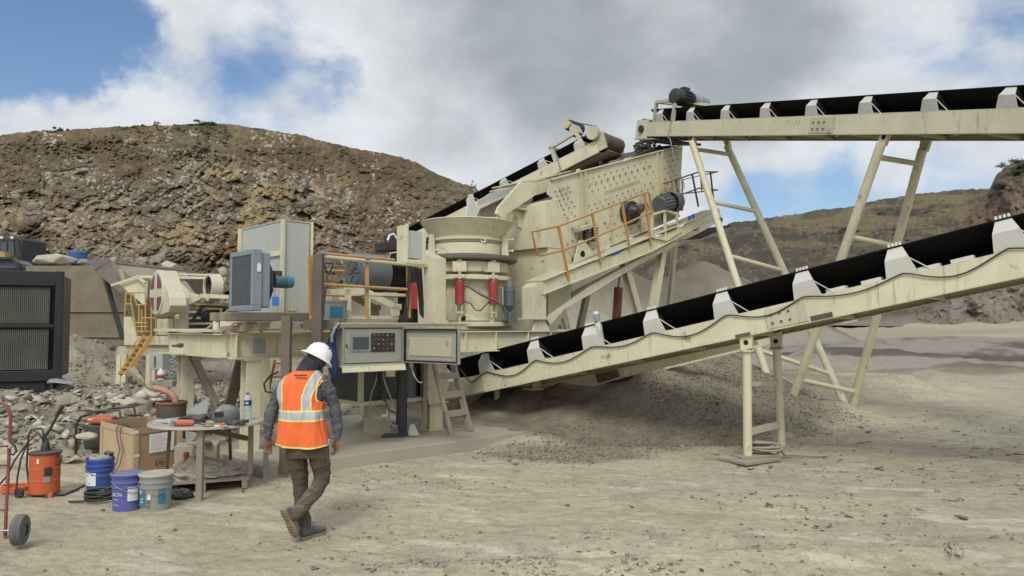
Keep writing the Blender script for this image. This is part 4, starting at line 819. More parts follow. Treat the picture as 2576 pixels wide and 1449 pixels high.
m = MB(); c = on(872, 870, fo+.01); m.box(c, (.012, .02, .04), PAX); m.build('latch', M['black'], cc)
hA = L(sR+.025, fo-.01, 0); hB = at(1157, 860, 9.9); hB.z = 0; dd = (hB-hA); dW = dd.length; dd.normalize(); dn = Vector((dd.y, -dd.x, 0)); AXD = (dd, dn, UP)
def dbox(m, a, b, n0, n1, z0, z1): return m.box(hA+dd*((a+b)/2)+dn*((n0+n1)/2)+UP*((z0+z1)/2), (b-a, abs(n1-n0), z1-z0), AXD)
dr = MB(); dbox(dr, 0, dW, -.012, .0, zc0, zc1); dbox(dr, 0, dW, 0, .035, zc0, zc0+.012); dbox(dr, 0, dW, 0, .035, zc1-.012, zc1); dbox(dr, 0, .012, 0, .035, zc0+.012, zc1-.012); dbox(dr, dW-.012, dW, 0, .035, zc0+.012, zc1-.012)
dro = dr.build('door', M['panel'], cc)
g = MB(); t = .020
for a, b, c, d in ((.0125, dW-.0125, zc0+.0125, zc0+.036), (.0125, dW-.0125, zc1-.036, zc1-.0125), (.0125, .036, zc0+.0365, zc1-.0365), (dW-.036, dW-.0125, zc0+.0365, zc1-.0365)): dbox(g, a, b, .001, .038, c, d)
g.build('gasket', M['black'], dro); g = MB(); dbox(g, .10, dW-.14, .001, .012, zc0+.10, zc1-.13); g.build('document_pocket', paint('clear_pocket', (.46, .43, .30), .25, .1, 0, dirt=.25, scale=4), dro)
for a in (.14, dW-.17): g = MB(); dbox(g, a-.07, a-.03, .013, .016, zc0+.24, zc0+.32); g.build('sticker', M['greyb'], dro)
m = MB(); m.prism([L(sL-.05, fo-.05, zc0-.035), L(sL-.05, fo-.07, zc0-.105), L(sL-.05, fo-.05, zc0-.11), L(sL-.05, fo-.03, zc0-.035)], PA*(sR-sL+.06)); pbox(m, sL-.05, sR+.01, fo-.05, fo+.2, zc0-.034, zc0-.021); m.build('sill', cm, cc, bevel=.003)
# jacket on the left of the cabinet
m = MB(); pj = [(848, 815, .02), (838, 838, .05), (832, 870, .07), (836, 905, .08), (840, 935, .07), (843, 950, .04)]
m.tube([on(x, y, fo+.05) for x, y, r in pj], [r for x, y, r in pj], 10); o = m.build('hanging_jacket', M['bluecloth'], sub=1); tag(o, 'navy blue work jacket hanging on the left side of the control cabinet', 'jacket')
m = MB(); m.tube([on(853, 812, fo-.05), on(842, 826, fo-.06), on(834, 845, fo-.06), on(835, 860, fo-.05)], .02, 7); m.build('strap', M['greyb'], o)
# ---- tank under the chassis
tk = thing('hydraulic_station', 'olive cream framed hydraulic station with dark dusty glass panels under the chassis', 'tank', L(2.9, .5, .62))
s0, s1 = sof(912), sof(1074, 0); zk0, zk1 = .66, 1.41
for s in (s0, s0+.92, s1):
    for o in (.03, .95): m = MB(); pbox(m, s-.035, s+.035, o-.035, o+.035, zk0+.06, zk1); m.build('post', cd, tk, bevel=.003)
for o in (.0, .95): m = MB(); pbox(m, s0-.06, s1+.03, o-.04, o+.04, zk0, zk0+.058); m.build('rail', cd, tk)
m = MB(); pbox(m, s0-.04, s0+.04, .04, .91, zk0+.001, zk0+.057); m.build('rail', cd, tk)
m = MB(); pbox(m, s0+.04, s0+.88, .04, .05, zk0+.06, zk1); m.build('glass_panel', M['glassdark'], tk); m = MB(); pbox(m, s0-.01, s0, .07, .91, zk0+.06, zk1); m.build('glass_panel', M['glassdark'], tk); m = MB(); pbox(m, s0+.96, s1-.04, .12, .88, zk0+.06, 1.3); m.build('machine_box', M['black'], tk)
pbx = MB(); pbox(pbx, s0+.35, s0+.62, .15, .5, PADZ-.02, zk0-.001); pbx.build('foot', cd, tk)
m = MB(); pbox(m, sof(975, -.5), sof(995, -.5), -.5, -.45, 1.12, 1.38); m.build('bracket', cm, tk, bevel=.003)
m = MB(); m.lathe([(0, 1.25), (.11, 1.22), (.13, 1.15), (.13, .72), (.1, .68)], on(1028, 900, .1)*1.0-UP*on(1028, 900, .1).z, n=20); m.build('cylinder', M['grey'], tk)
jk = at(1010, 1085, 11.55); jk.z = PADZ
jo = thing('support_jack', 'black steel jack leg with a hinged foot under the control cabinet', 'jack', jk)
m = MB(); m.cyl(jk+UP*.14, jk+UP*.62, .085, n=20); m.cyl(jk+UP*.62, jk+UP*.66, .10, n=20); m.cyl(jk+UP*.66, jk+UP*1.32, .072, n=20); m.build('column', M['blackd'], jo)
m = MB(); m.box(jk+Vector((-.12, .02, .012)), (.34, .26, .024)); m.build('base_plate', M['blackd'], jo)
for sg in (-.03, .13): m = MB(); c = jk+Vector((sg, -.03, 0)); m.prism([c+Vector((-.03, 0, .02)), c+Vector((.0, 0, .18)), c+Vector((.07, 0, .2)), c+Vector((.15, 0, .02))], Vector((0, .02, 0))); m.build('lug', cd if sg > 0 else M['blackd'], jo)
# cables under the cabinet
cabs = [([(948, 928), (946, 958), (932, 1000), (935, 1040), (950, 1052), (968, 1046)], .009, 'greyp'), ([(955, 928), (953, 960), (968, 1000), (978, 1028), (998, 1040)], .014, 'black'), ([(962, 925), (968, 962), (985, 1005)], .010, 'greyp'),
        ([(958, 925), (955, 950), (961, 985), (966, 1010)], .012, 'rubd'), ([(978, 1010), (974, 1045), (985, 1068), (1000, 1072)], .008, 'greyp'), ([(1035, 920), (1040, 940), (1052, 960), (1062, 962)], .008, 'white'), ([(952, 925), (944, 945), (950, 955), (958, 945), (966, 926)], .01, 'black')]
cl = ['pale cable looping lowest to the ground under the control cabinet', 'thick black cable running down to the jack under the control cabinet', 'thin grey cable slanting right under the control cabinet', 'dusty dark cable hanging straight in the middle under the control cabinet', 'pale cable curling into the foot of the black jack', 'white cable sagging behind the hinge side of the control cabinet', 'short black cable loop tight under the control cabinet sill']
for (pts, r, mm), lb in zip(cabs, cl):
    m = MB(); P = [at(x, y, 10.75+.12*math.sin(i*2+r*300)) for i, (x, y) in enumerate(pts)]
    Q = []
    for i in range(len(P)-1):
        a, b, c, d = P[max(i-1, 0)], P[i], P[i+1], P[min(i+2, len(P)-1)]
        for t in (0, .25, .5, .75): Q.append(.5*((2*b)+(c-a)*t+(2*a-5*b+4*c-d)*t*t+(3*b-a-3*c+d)*t**3))
    m.tube(Q+[P[-1]], r, 6); o = m.build('cable', M[mm]); tag(o, lb, 'cable', 'cables hanging under the control cabinet')
m = MB(); m.box(at(968, 1045, 10.7), (.08, .05, .04)); o = m.build('cable_plug', M['greyp']); tag(o, 'small pale cable plug hanging near the pad', 'plug')
# ---- wooden ladder and stick
ld = thing('wooden_ladder', 'rough home made wooden ladder leaning behind the open cabinet door', 'ladder', at(1160, 1090, 12.1))
bL, bR = at(1136, 1097, 11.75), at(1184, 1086, 12.05); tL, tR = at(1088, 905, 11.95), at(1137, 905, 12.25); dL, dR = tL-bL, tR-bR
m = MB(); m.cyl(bL, bL+dL*1.35, .045, .035, n=10); m.build('stile', M['wood'], ld); m = MB(); m.bar(bR, bR+dR*1.35, .05, .10); m.build('stile', M['wood'], ld, bevel=.004)
for t in (.28, .53, .78, 1.03, 1.28):
    a, b = bL+dL*t, bR+dR*t; e = (b-a).normalized(); m = MB(); m.bar(a-e*.02+Vector((0, -.04, 0)), b+e*.04+Vector((0, -.06, 0)), .03, .10); m.build('rung', M['wood'], ld, bevel=.004)
m = MB(); a = at(1069, 1086, 12.0); m.bar(a, Vector((a.x, a.y+.1, 1.9)), .06, .06); o = m.build('timber_prop', M['wood'], bevel=.004); tag(o, 'thin upright wooden prop left of the ladder', 'prop')
m = MB(); a = at(668, 1210, 8.9); m.bar(a, a+UP*.46, .05, .05); o = m.build('timber_stake', M['wood'], bevel=.004); tag(o, 'short wooden stake standing against the corner of the concrete pad', 'stake')
# ------------------------------------------------------------------ belt conveyors
class Fr:
    def __init__(s, p0, p1, W):
        s.p0 = Vector(p0); s.u = (Vector(p1)-s.p0).normalized(); s.b = Vector((-s.u.y, s.u.x, 0)).normalized()
        if s.b.y < 0: s.b = -s.b
        if abs(s.u.y) > abs(s.u.x) and s.b.x < 0: s.b = -s.b
        s.v = s.u.cross(s.b); s.v = s.v if s.v.z > 0 else -s.v; s.W = W; s.len = (Vector(p1)-s.p0).length
    def __call__(s, t, w_, h): return s.p0+s.u*t+s.b*w_+s.v*h
    def box(s, m, t0, t1, w0, w1, h0, h1): return m.box(s((t0+t1)/2, (w0+w1)/2, (h0+h1)/2), (t1-t0, w1-w0, h1-h0), (s.u, s.b, s.v))
    def tpx(s, px):                      # t of the near top edge seen at column px
        c, sn = math.cos(PITCH), math.sin(PITCH); q = s.p0-Vector((0, 0, CAMZ)); k_ = (px-1288)/FOC
        f = lambda a: a.y*c+a.z*sn
        return (k_*f(q)-q.x)/(s.u.x-k_*f(s.u))
def profile_sweep(m, F, prof, t0, t1, n=2, smooth=True):
    k_ = len(prof); vs = []
    for i in range(n): t = t0+(t1-t0)*i/(n-1); vs += [F(t, a, b) for a, b in prof]
    m._add(vs, [(i*k_+j, i*k_+j+1, (i+1)*k_+j+1, (i+1)*k_+j) for i in range(n-1) for j in range(k_-1)], smooth); return m
def conveyor(name, label, F, t0, t1, H, bh, ts, mat, idler_w=.24, belt_t=None, splices=(), jag=True, lattice=True, wing=.10):
    W = F.W; r = thing(name, label, 'belt conveyor', F((t0+t1)/2, W/2, -H))
    for w0, sg in ((0, 1), (W, -1)):
        m = MB(); a, b = sorted((w0, w0+sg*.012)); F.box(m, t0, t1, a, b, -H+.012, -.012)
        a, b = sorted((w0, w0+sg*.075)); F.box(m, t0, t1, a, b, -.012, 0); F.box(m, t0, t1, a, b, -H, -H+.012)
        m.cur = 1
        if sg == 1:
            for sx_ in splices:
                F.box(m, sx_-.30, sx_+.25, -.012, -.0005, -H+.03, -.03); 
                for i in range(3):
                    for j in range(2): m.cur = 2; c = F(sx_-.22+.12*i, -.012, -H*.35-H*.35*j); m.cyl(c+F.b*.01, c-F.b*.014, .018, n=6)
                m.cur = 1
        m.build('side_beam', [mat, M['creamd'], M['rusty']], r, bevel=.003)
    if lattice:
        n = int((t1-t0)/1.15); 
        for i in range(n+1):
            t = t0+.1+(t1-t0-.2)*i/n; m = MB(); F.box(m, t-.03, t+.03, .014, W-.014, -H+.015, -H+.065); m.build('cross_member', M['creamd'], r)
            if i < n: m = MB(); t2 = t0+.1+(t1-t0-.2)*(i+1)/n; a, b = (0.03, W-.03) if i % 2 else (W-.03, .03); m.bar(F(t+.03, a, -H+.07), F(t2-.03, b, -H+.07), .045, .02, F.v); m.build('diagonal', M['creamd'], r)
    bt0, bt1 = belt_t or (t0, t1)
    p = [(.02, bh+.01), (.05, bh-.01), (W*.16, bh*.60), (W*.28, bh*.30), (W*.36, bh*.22), (W*.64, bh*.22), (W*.72, bh*.30), (W*.84, bh*.60), (W-.05, bh-.01), (W-.02, bh+.01)]
    m = MB(); profile_sweep(m, F, p, bt0, bt1, 24); o = m.build('belt', M['rubber'], r, solid=.014)
    m = MB(); profile_sweep(m, F, [(.12, -H*.55), (W-.12, -H*.55)], bt0, bt1, 2, False); m.build('return_belt', M['rubd'], r, solid=.012)
    for k_, t in enumerate(ts):
        iw = idler_w; h1 = bh+.045
        m = MB()
        # plate that rises from the flange, leans in over the belt edge and ends in short teeth
        a = [F(t-iw*.52, .0, 0), F(t+iw*.55, .0, 0), F(t+iw*.40, -.045, h1*.52), F(t-iw*.40, -.045, h1*.52)]
        m.prism(a, F.b*.012)
        b_ = [F(t-iw*.40, -.045, h1*.52), F(t+iw*.40, -.045, h1*.52), F(t+iw*.22, .045, h1*.93), F(t-iw*.22, .045, h1*.93)]
        m.prism(b_, F.b*.012)
        if jag:
            for q in range(4): x = t+iw*(-.19+.125*q); m.prism([F(x-.014, .045, h1*.93), F(x+.014, .045, h1*.93), F(x+.014, .07, h1*1.04), F(x-.014, .07, h1*1.04)], F.b*.012)
        m.bar(F(t+iw*.30, -.02, h1*.55), F(t+iw*.95, .06, 0), .02, .012); F.box(m, t-.03, t+.03, .02, W-.02, .0, .05)
        m.build('idler_bracket', M['creamw'], r, bevel=.002)
        m = MB(); c = F(t, W*.34, .09); m.cyl(F(t, W*.32, .08), F(t, W*.68, .08), .045, n=12); m.cyl(F(t+.05, .06, bh*.80), F(t+.05, W*.28, .10), .045, n=12); m.build('idler_roller', M['blackd'], r)
    return r
# --- lower discharge conveyor, from under the crusher up to the right
q0, q7 = at(1225, 938, 13.35), at(2545, 628, 8.3); F1 = Fr(q0, q7, 1.3); sp = F1.len/7
c1 = conveyor('discharge_conveyor', 'long cream belt conveyor rising from under the crusher to the right edge', F1, -1.1, F1.len+2.6, .33, .36, [sp*i for i in range(0, 10)], M['cream'], .34, splices=(F1.tpx(1975),))
m = MB(); F1.box(m, -1.1, -.1, -.02, -.0005, -.31, -.02)
for i in range(2):
    for j in range(2): c = F1(-.5+.1*i, -.02, -.12-.1*j); m.cyl(c, c-F1.b*.012, .016, n=6)
m.build('tail_plate', M['creamd'], c1)
m = MB(); F1.box(m, F1.tpx(2052)-.13, F1.tpx(2052)+.15, -.008, -.0008, -.315, -.25); m.build('weld_patch', M['rusty'], c1)
m = MB(); F1.box(m, F1.tpx(1850)-.07, F1.tpx(1850)+.15, -.007, -.0008, -.325, -.28); m.build('weld_patch', M['rusty'], c1)
for px in (2100, 2190, 2335, 2420): m = MB(); t = F1.tpx(px); F1.box(m, t-.12, t+.12, .05, .20, .0, .05); m.build('return_bracket', M['creamw'], c1)
# lamp-like post with a cap on the flange
t = F1.tpx(1512); m = MB(); m.prism([F1(t-.05, -.01, 0), F1(t+.05, -.01, 0), F1(t+.07, -.05, .22), F1(t+.05, .02, .40), F1(t-.04, .02, .40), F1(t-.06, -.05, .22)], F1.b*.05); m.cur = 1; m.cyl(F1(t, .03, .40), F1(t, .03, .52), .045, n=12); m.cur = 2; m.cyl(F1(t, .03, .52), F1(t, .03, .56), .046, n=12)
m.build('side_guide', [M['creamw'], M['greyb'], M['white']], c1)
# wavy cable tied along the near flange
pts = []; n = 150; T0, T1 = F1.tpx(1172), F1.len+2.4
for i in range(n):
    t = lerp(-.35, T1, i/(n-1)); ph = (t/sp) % 1; sag = .135*math.sin(math.pi*ph)**1.2*(1+.3*math.sin(int(t/sp)*2.1+1)); pts.append(F1(t+.03*math.sin(t*3), -.025, .02-sag))
pts = [F1(-.75, -.03, .42), F1(-.62, -.03, .2), F1(-.45, -.03, -.05)]+pts
m = MB(); m.tube(pts, .010, 6); o = m.build('power_cable', M['black'], None); tag(o, 'black power cable sagging in waves along the lower conveyor', 'cable')
# leg frame
lf = thing('conveyor_leg', 'pair of round cream legs with cross bars standing under the middle of the lower conveyor', 'leg frame', at(1880, 1150, 10.4))
fb, rb = atz(1881, 1153, .03), at(1966, 1122, 11.6); rb.z = gz(rb.x, rb.y)-.02
tf = F1.tpx(1860); ft, rt_ = F1(tf, .06, -.36), F1(tf-.02, 1.24, -.36)
for a, b in ((fb, ft), (rb, rt_)):
    d = (b-a).normalized(); m = MB(); m.cyl(a, b-d*.15, .062, n=16); m.build('leg', M['cream'], lf)
    m = MB(); m.cyl(b-d*.17, b-d*.15, .10, n=16); m.prism([b-d*.15-F1.u*.08-F1.b*.03, b-d*.15+F1.u*.08-F1.b*.03, b+F1.u*.10+UP*.09-F1.b*.03, b-F1.u*.10+UP*.06-F1.b*.03], F1.b*.06); m.build('hinge', M['cream'], lf, bevel=.004)
    m = MB(); m.cyl(b-d*.05-F1.b*.034, b-d*.05-F1.b*.031, .035, n=14); m.build('pin_hole', M['dark'], lf)
for f1, f2 in ((.22, .22), (.62, .60)):
    a, b = fb.lerp(ft, f1), rb.lerp(rt_, f2); m = MB(); m.bar(a, b, .035, .10 if f1 < .5 else .06); m.build('cross_bar', M['creamd'], lf)
bp = thing('wooden_pad', 'stack of two weathered boards lying under the front leg of the lower conveyor', 'boards', fb)
m = MB(); ax_ = (Vector((.86, .51, 0)), Vector((-.51, .86, 0)), UP); m.box(fb+Vector((.02, -.02, -.005)), (.72, .52, .04), ax_); m.build('board', M['wood'], bp, bevel=.004); m = MB(); m.box(fb+Vector((.12, .04, .031)), (.62, .24, .03), (Vector((.93, .37, 0)), Vector((-.37, .93, 0)), UP)); m.build('board', M['wood'], bp, bevel=.004)
m = MB(); pts = []
rg = random.Random(5)
for i in range(90): a = i*.55; r = .15+.07*math.sin(i*.37)+.03*rg.random(); pts.append(Vector((fb.x+.28+r*1.25*math.cos(a), fb.y+.16+r*.8*math.sin(a), .07+.09*abs(math.sin(i*.23))+.001*i)))
pts += [Vector((fb.x+.5+i*.12, fb.y+.25+.05*math.sin(i), .03)) for i in range(1, 7)]
m.tube(pts, .018, 6); m.tube([Vector((fb.x-.62+i*.09, fb.y-.02+.04*math.sin(i*.9), gz(fb.x-.6+i*.09, fb.y)+.05)) for i in range(9)], .013, 6); o = m.build('rope', M['twine']); tag(o, 'tangled heap of dusty rope around the foot of the front conveyor leg', 'rope')
# --- upper conveyor coming towards the camera on the right
r0, r7 = at(1659, 306, 17.2), at(2531, 272, 10.0); F2 = Fr(r0, r7, 1.05); sp2 = F2.len/7
c2 = conveyor('overhead_conveyor', 'cream belt conveyor high across the top right with a motor on its end', F2, -.45, F2.len+3.2, .34, .29, [sp2*i for i in range(0, 11)], M['cream'], .28, jag=False, splices=(F2.tpx(2075),))
m = MB(); F2.box(m, -.95, -.46, .0, .02, -.38, .06); F2.box(m, -.95, -.46, 1.03, 1.05, -.38, .06); F2.box(m, -1.0, -.2, -.02, 1.07, -.41, -.385); F2.box(m, -.95, -.93, .02, 1.03, -.38, -.05); m.build('head_frame', M['cream'], c2); m = MB(); m.cyl(F2(-.72, .03, -.10), F2(-.72, 1.02, -.10), .19, n=24); m.build('head_pulley', M['rubd'], c2)
m = MB(); F2.box(m, -.5, .5, .15, .90, -.47, -.415); m.build('scraper_tray', M['blackd'], c2); m = MB(); c_ = F2(-.7, -.001, -.16); m.cyl(c_, c_-F2.b*.05, .09, n=14); m.build('bearing', M['blackd'], c2)
ms2 = thing('head_motor', 'dark geared electric motor on a cream frame on top of the overhead conveyor end', 'motor', F2(.1, .3, .5))
m = MB(); tA, tB = F2.tpx(1643), F2.tpx(1690); hz = .47
for t, w_, h0 in ((tA, .03, 0), (tB, .03, 0), (tA+.3, 1.0, 0), (tB, 1.0, 0)): m.bar(F2(t, w_, h0), F2(t, w_, hz), .07, .07)
m.bar(F2(tA, .03, hz), F2(tB, .03, hz), .07, .07); m.bar(F2(tA+.3, 1.0, hz), F2(tB, 1.0, hz), .06, .06); m.bar(F2(tA, .03, hz), F2(tA+.3, 1.0, hz), .06, .06); m.bar(F2(tB, .03, hz), F2(tB, 1.0, hz), .07, .07); m.bar(F2(tB, 1.0, hz-.02), F2(tB, 1.3, hz-.02), .07, .07); m.bar(F2(tA+.6, 1.0, hz-.02), F2(tA+.6, 1.3, hz-.02), .07, .07); m.build('stand', M['creamd'], ms2)
mA, mB_ = at(1700, 242, F2(tB, .3, .9).y), at(1775, 262, F2(tB, .3, .9).y+.55); d = (mB_-mA).normalized(); Lm = (mB_-mA).length
m = MB(); m.lathe([(0, 0), (.11, 0), (.17, .02), (.18, .05), (.18, .2)], mA-d*.08, d, 24); m.build('fan_cover', M['blackd'], ms2); m = MB(); m.cyl(mA+d*.12, mA+d*(Lm*.55), .165, n=20); m.box(mA+d*.3+UP*.2, (.2, .14, .1), (d, d.cross(UP), UP))
for i in range(16): a = i*math.tau/16; o_ = d.orthogonal().normalized(); u_ = o_*math.cos(a)+d.cross(o_)*math.sin(a); m.box(mA+d*.30+u_*.175, (.28, .03, .008), (d, u_, u_.cross(d)))
m.build('motor_body', M['blackd'], ms2); m = MB(); m.lathe([(.165, Lm*.5), (.17, Lm*.6), (.14, Lm*.66), (.17, Lm*.72), (.15, Lm*.85), (.14, Lm*1.0), (.0, Lm*1.02)], mA, d, 20); m.build('gearbox', M['greyb'], ms2)
m = MB(); m.tube([F2(tB, -.02, .0), F2(tB, -.06, -.35)]+[at(x, y, 16.6) for x, y in ((1686, 350), (1694, 385), (1700, 420), (1716, 447), (1722, 470), (1716, 482), (1702, 470), (1690, 455))], .011, 6); m.tube([mA+UP*.2+d*.1, mA+d*.15-F2.b*.2, mA+d*.25-UP*.22, F2(tB, 0, hz), F2(tB, -.03, .0)], .015, 6); o = m.build('hanging_cable', M['greyp']); tag(o, 'thin grey cable hanging from the overhead motor down to the screen walkway', 'cable')
def ladder_leg(label, tpx, bx, by, bz, bd, rbx, rby, bars, w1=1.02):
    t = F2.tpx(tpx); a0, a1 = F2(t, .05, -.36), F2(t, w1, -.36); b0, b1 = at(bx, by, bd), at(rbx, rby, bd+.45)
    g = min(gz(b0.x, b0.y), b0.z); d0 = (b0-a0).normalized(); b0 = a0+d0*((a0.z-gz(b0.x, b0.y)+.12)/-d0.z); d1 = (b1-a1).normalized(); b1 = a1+d1*((a1.z-gz(b1.x, b1.y)+.10)/-d1.z)
    r = thing('trestle_leg', label, 'leg frame', b0, 'trestle legs of the overhead conveyor')
    for a, b, dd_ in ((a0, b0, d0), (a1, b1, d1)):
        m = MB(); m.cyl(a+dd_*.12, b, .075, n=16); m.build('leg', M['cream'], r)
        m = MB(); m.prism([a+dd_*.16-F2.u*.07, a+dd_*.16+F2.u*.07, a+F2.u*.09+F2.v*.04, a-F2.u*.09+F2.v*.04], F2.b*.07); m.build('hinge', M['creamd'], r, bevel=.004)
    m = MB(); c = a0+dd_*.02-F2.b*.003; m.cyl(c, c-F2.b*.003, .04, n=12); m.build('pin_hole', M['dark'], r)
    for y in bars:
        # height where the front leg is seen at picture row y
        lo, hi = 0.0, 1.0
        for _ in range(30):
            mid = (lo+hi)/2; p = a0.lerp(b0, mid); cs, sn = math.cos(PITCH), math.sin(PITCH); row = 724.5-FOC*((p.z-CAMZ)*cs-sn*p.y)/(cs*p.y+sn*(p.z-CAMZ))
            if row < y: lo = mid
            else: hi = mid
        m = MB(); m.cyl(a0.lerp(b0, lo), a1.lerp(b1, lo), .045, n=12); m.build('cross_bar', M['creamd'] if y < 420 else M['cream'], r)
ladder_leg('ladder shaped trestle leaning right, the left one under the overhead conveyor end', 1738, 1950, 1010, 0, 14.6, 2110, 985, (375, 507, 643, 880))
ladder_leg('ladder shaped trestle leaning left, right of the other overhead conveyor trestle', 2228, 1988, 1018, 0, 13.9, 2150, 1000, (395, 595, 955))
# --- left inclined conveyor that feeds the screen
s0_, s7 = at(1130, 540, 20.0), at(1490, 357, 17.2); F3 = Fr(s0_, s7, .82)
c3 = conveyor('inclined_conveyor', 'steep cream belt conveyor climbing behind the crusher to a pulley above the screen', F3, -2.5, F3.len+.1, .31, .22, [F3.tpx(x) for x in (1185, 1270, 1366, 1458)], M['cream'], .28, jag=False, belt_t=(-2.5, F3.len+.2), splices=())
tE = F3.len
for w_ in (0, .80): m = MB(); F3.box(m, tE+.1, tE+.34, w_, w_+.02, -.29, .14); m.build('head_plate', M['creamd'], c3)
m = MB(); m.cyl(F3(tE+.24, .03, -.06), F3(tE+.24, .79, -.06), .185, n=28); m.build('head_pulley', M['rusty'], c3)
m = MB(); profile_sweep(m, F3, [(.10, -.325), (.74, -.325)], tE-1.2, tE+.3); m.build('scraper', M['rustb'], c3, solid=.02)
hd = thing('belt_drive', 'dusty motor and pulleys with a drive belt on top of the steep conveyor head', 'motor', F3(tE-.5, .1, .3))
mp = at(1429, 314, F3(tE-.7, .1, .7).y); pp = F3(tE+.12, -.06, .16)
m = MB(); m.cyl(mp-F3.b*.08, mp+F3.b*.05, .10, n=20); m.build('motor_pulley', M['creamd'], hd); m = MB(); m.cyl(mp+F3.b*.06, mp+F3.b*.55, .14, n=20); m.build('motor_body', M['blackd'], hd); m = MB(); m.cyl(pp-F3.b*.06, pp+F3.b*.04, .165, n=24); m.build('driven_pulley', M['creamd'], hd)
m = MB(); e = (pp-mp).normalized(); n_ = F3.b.cross(e).normalized(); m.tube([mp+n_*.11-e*.02, mp.lerp(pp, .4)+n_*.11-UP*.03, pp+n_*.17], .013, 6); m.tube([mp-n_*.11-e*.02, mp.lerp(pp, .5)-n_*.15-UP*.03, pp-n_*.17], .013, 6); m.tube([mp-e*.10+n_*.06, mp-e*.115, mp-n_*.11-e*.02], .013, 6); m.build('drive_belt', M['rubd'], hd)
m = MB()
for t in (tE-1.05, tE-.25): m.bar(F3(t, .02, 0), F3(t-.12, .02, .42), .09, .06, F3.b)
m.bar(F3(tE-1.2, .02, .36), F3(tE-.3, .02, .42), .06, .06); m.bar(F3(tE-1.25, .5, .40), F3(tE-.3, .5, .45), .05, .06); m.bar(F3(tE-1.17, .0, .40), F3(tE-1.17, .6, .40), .06, .06); m.prism([F3(tE-.55, .0, .42), F3(tE-.32, .0, .42), F3(tE-.38, .0, .66), F3(tE-.50, .0, .60)], F3.b*.3); m.build('stand', M['creamd'], hd, bevel=.004)
m = MB(); t = F3.tpx(1396); m.prism([F3(t-.04, 0, 0), F3(t+.04, 0, 0), F3(t-.02, .02, .32), F3(t-.08, .02, .30)], F3.b*.05); m.cyl(F3(t-.05, .03, .32), F3(t-.05, .03, .38), .04, n=10); m.build('side_guide', M['creamw'], c3)
m = MB(); m.tube([F3(tE-1.05, -.02, .3), F3(tE-1.0, -.03, 0), F3(tE-1.0, -.03, -.25), F3(tE-1.05, -.02, -.25)-UP*.5], .015, 6); o = m.build('drop_cable', M['greyp']); tag(o, 'thin cable dropping straight from the head of the steep conveyor', 'cable')
# --- short lower beam behind the discharge conveyor
g0, g1 = at(1355, 985, 14.2), at(1560, 922, 13.3); F4 = Fr(g0+UP*.13, g1+UP*.13, 1.0)
c4 = thing('return_conveyor', 'shorter dusty cream conveyor frame low behind the long discharge conveyor', 'conveyor', F4(1, .5, -.5))
for w_ in (0, 1.0):
    m = MB(); F4.box(m, -.3, F4.len, w_, w_+.03, -.33, 0); m.build('side_beam', M['creamd'], c4, bevel=.004)
    m = MB(); m.prism([F4(F4.len+.001, w_, 0), F4(F4.len+.001, w_, -.33), F4(F4.len+2.4, w_, -.44), F4(F4.len+2.4, w_, -.30)], F4.b*.03); m.build('taper_beam', M['cream'], c4)
m = MB(); F4.box(m, F4.len-.55, F4.len-.1, -.012, -.0005, -.30, -.03); m.build('splice_plate', M['rusty'], c4)
m = MB(); F4.box(m, -.2, F4.len+.3, .08, .92, -.05, -.03); m.build('belt', M['rubd'], c4)
for px, y0, y1, r_ in ((1415, 985, 1030, .06), (1468, 955, 1005, .035)):
    a = at(px, y0, 13.95 if px < 1430 else 14.6); m = MB(); m.cyl(a, Vector((a.x, a.y, gz(a.x, a.y)-.05)), r_, n=12); m.prism([a+Vector((-.10, 0, -.02)), a+Vector((.10, 0, -.02)), a+Vector((.08, 0, .18)), a+Vector((-.08, 0, .18))], Vector((0, .05, 0))); m.build('leg', M['creamd'], c4, bevel=.004)
a = at(1250, 985, 14.2); m = MB(); m.cyl(a+UP*.1, Vector((a.x, a.y, gz(a.x, a.y)-.02)), .06, n=12); m.build('leg', M['creamd'], c1)
m = MB(); a = at(1310, 990, 16.5); m.bar(a, at(1345, 978, 16.0), .05, .3); m.bar(at(1295, 1000, 16.4), at(1325, 988, 16.2), .03, .03); o = m.build('rusty_plate', M['rustb']); tag(o, 'rusty plate and rod lying in the shade under the discharge conveyor', 'plate')
# dark fallen rubber under the return conveyor
m = MB(); a = at(1555, 950, 13.6); m.tube([a+Vector((-.3, 0, .1)), a+Vector((-.1, 0, -.02)), a+Vector((.15, 0, 0)), a+Vector((.35, 0, .16))], [.03, .09, .08, .03], 8); o = m.build('rubber_scrap', M['rubd']); tag(o, 'dark rubber scrap hanging under the return conveyor frame', 'rubber scrap')
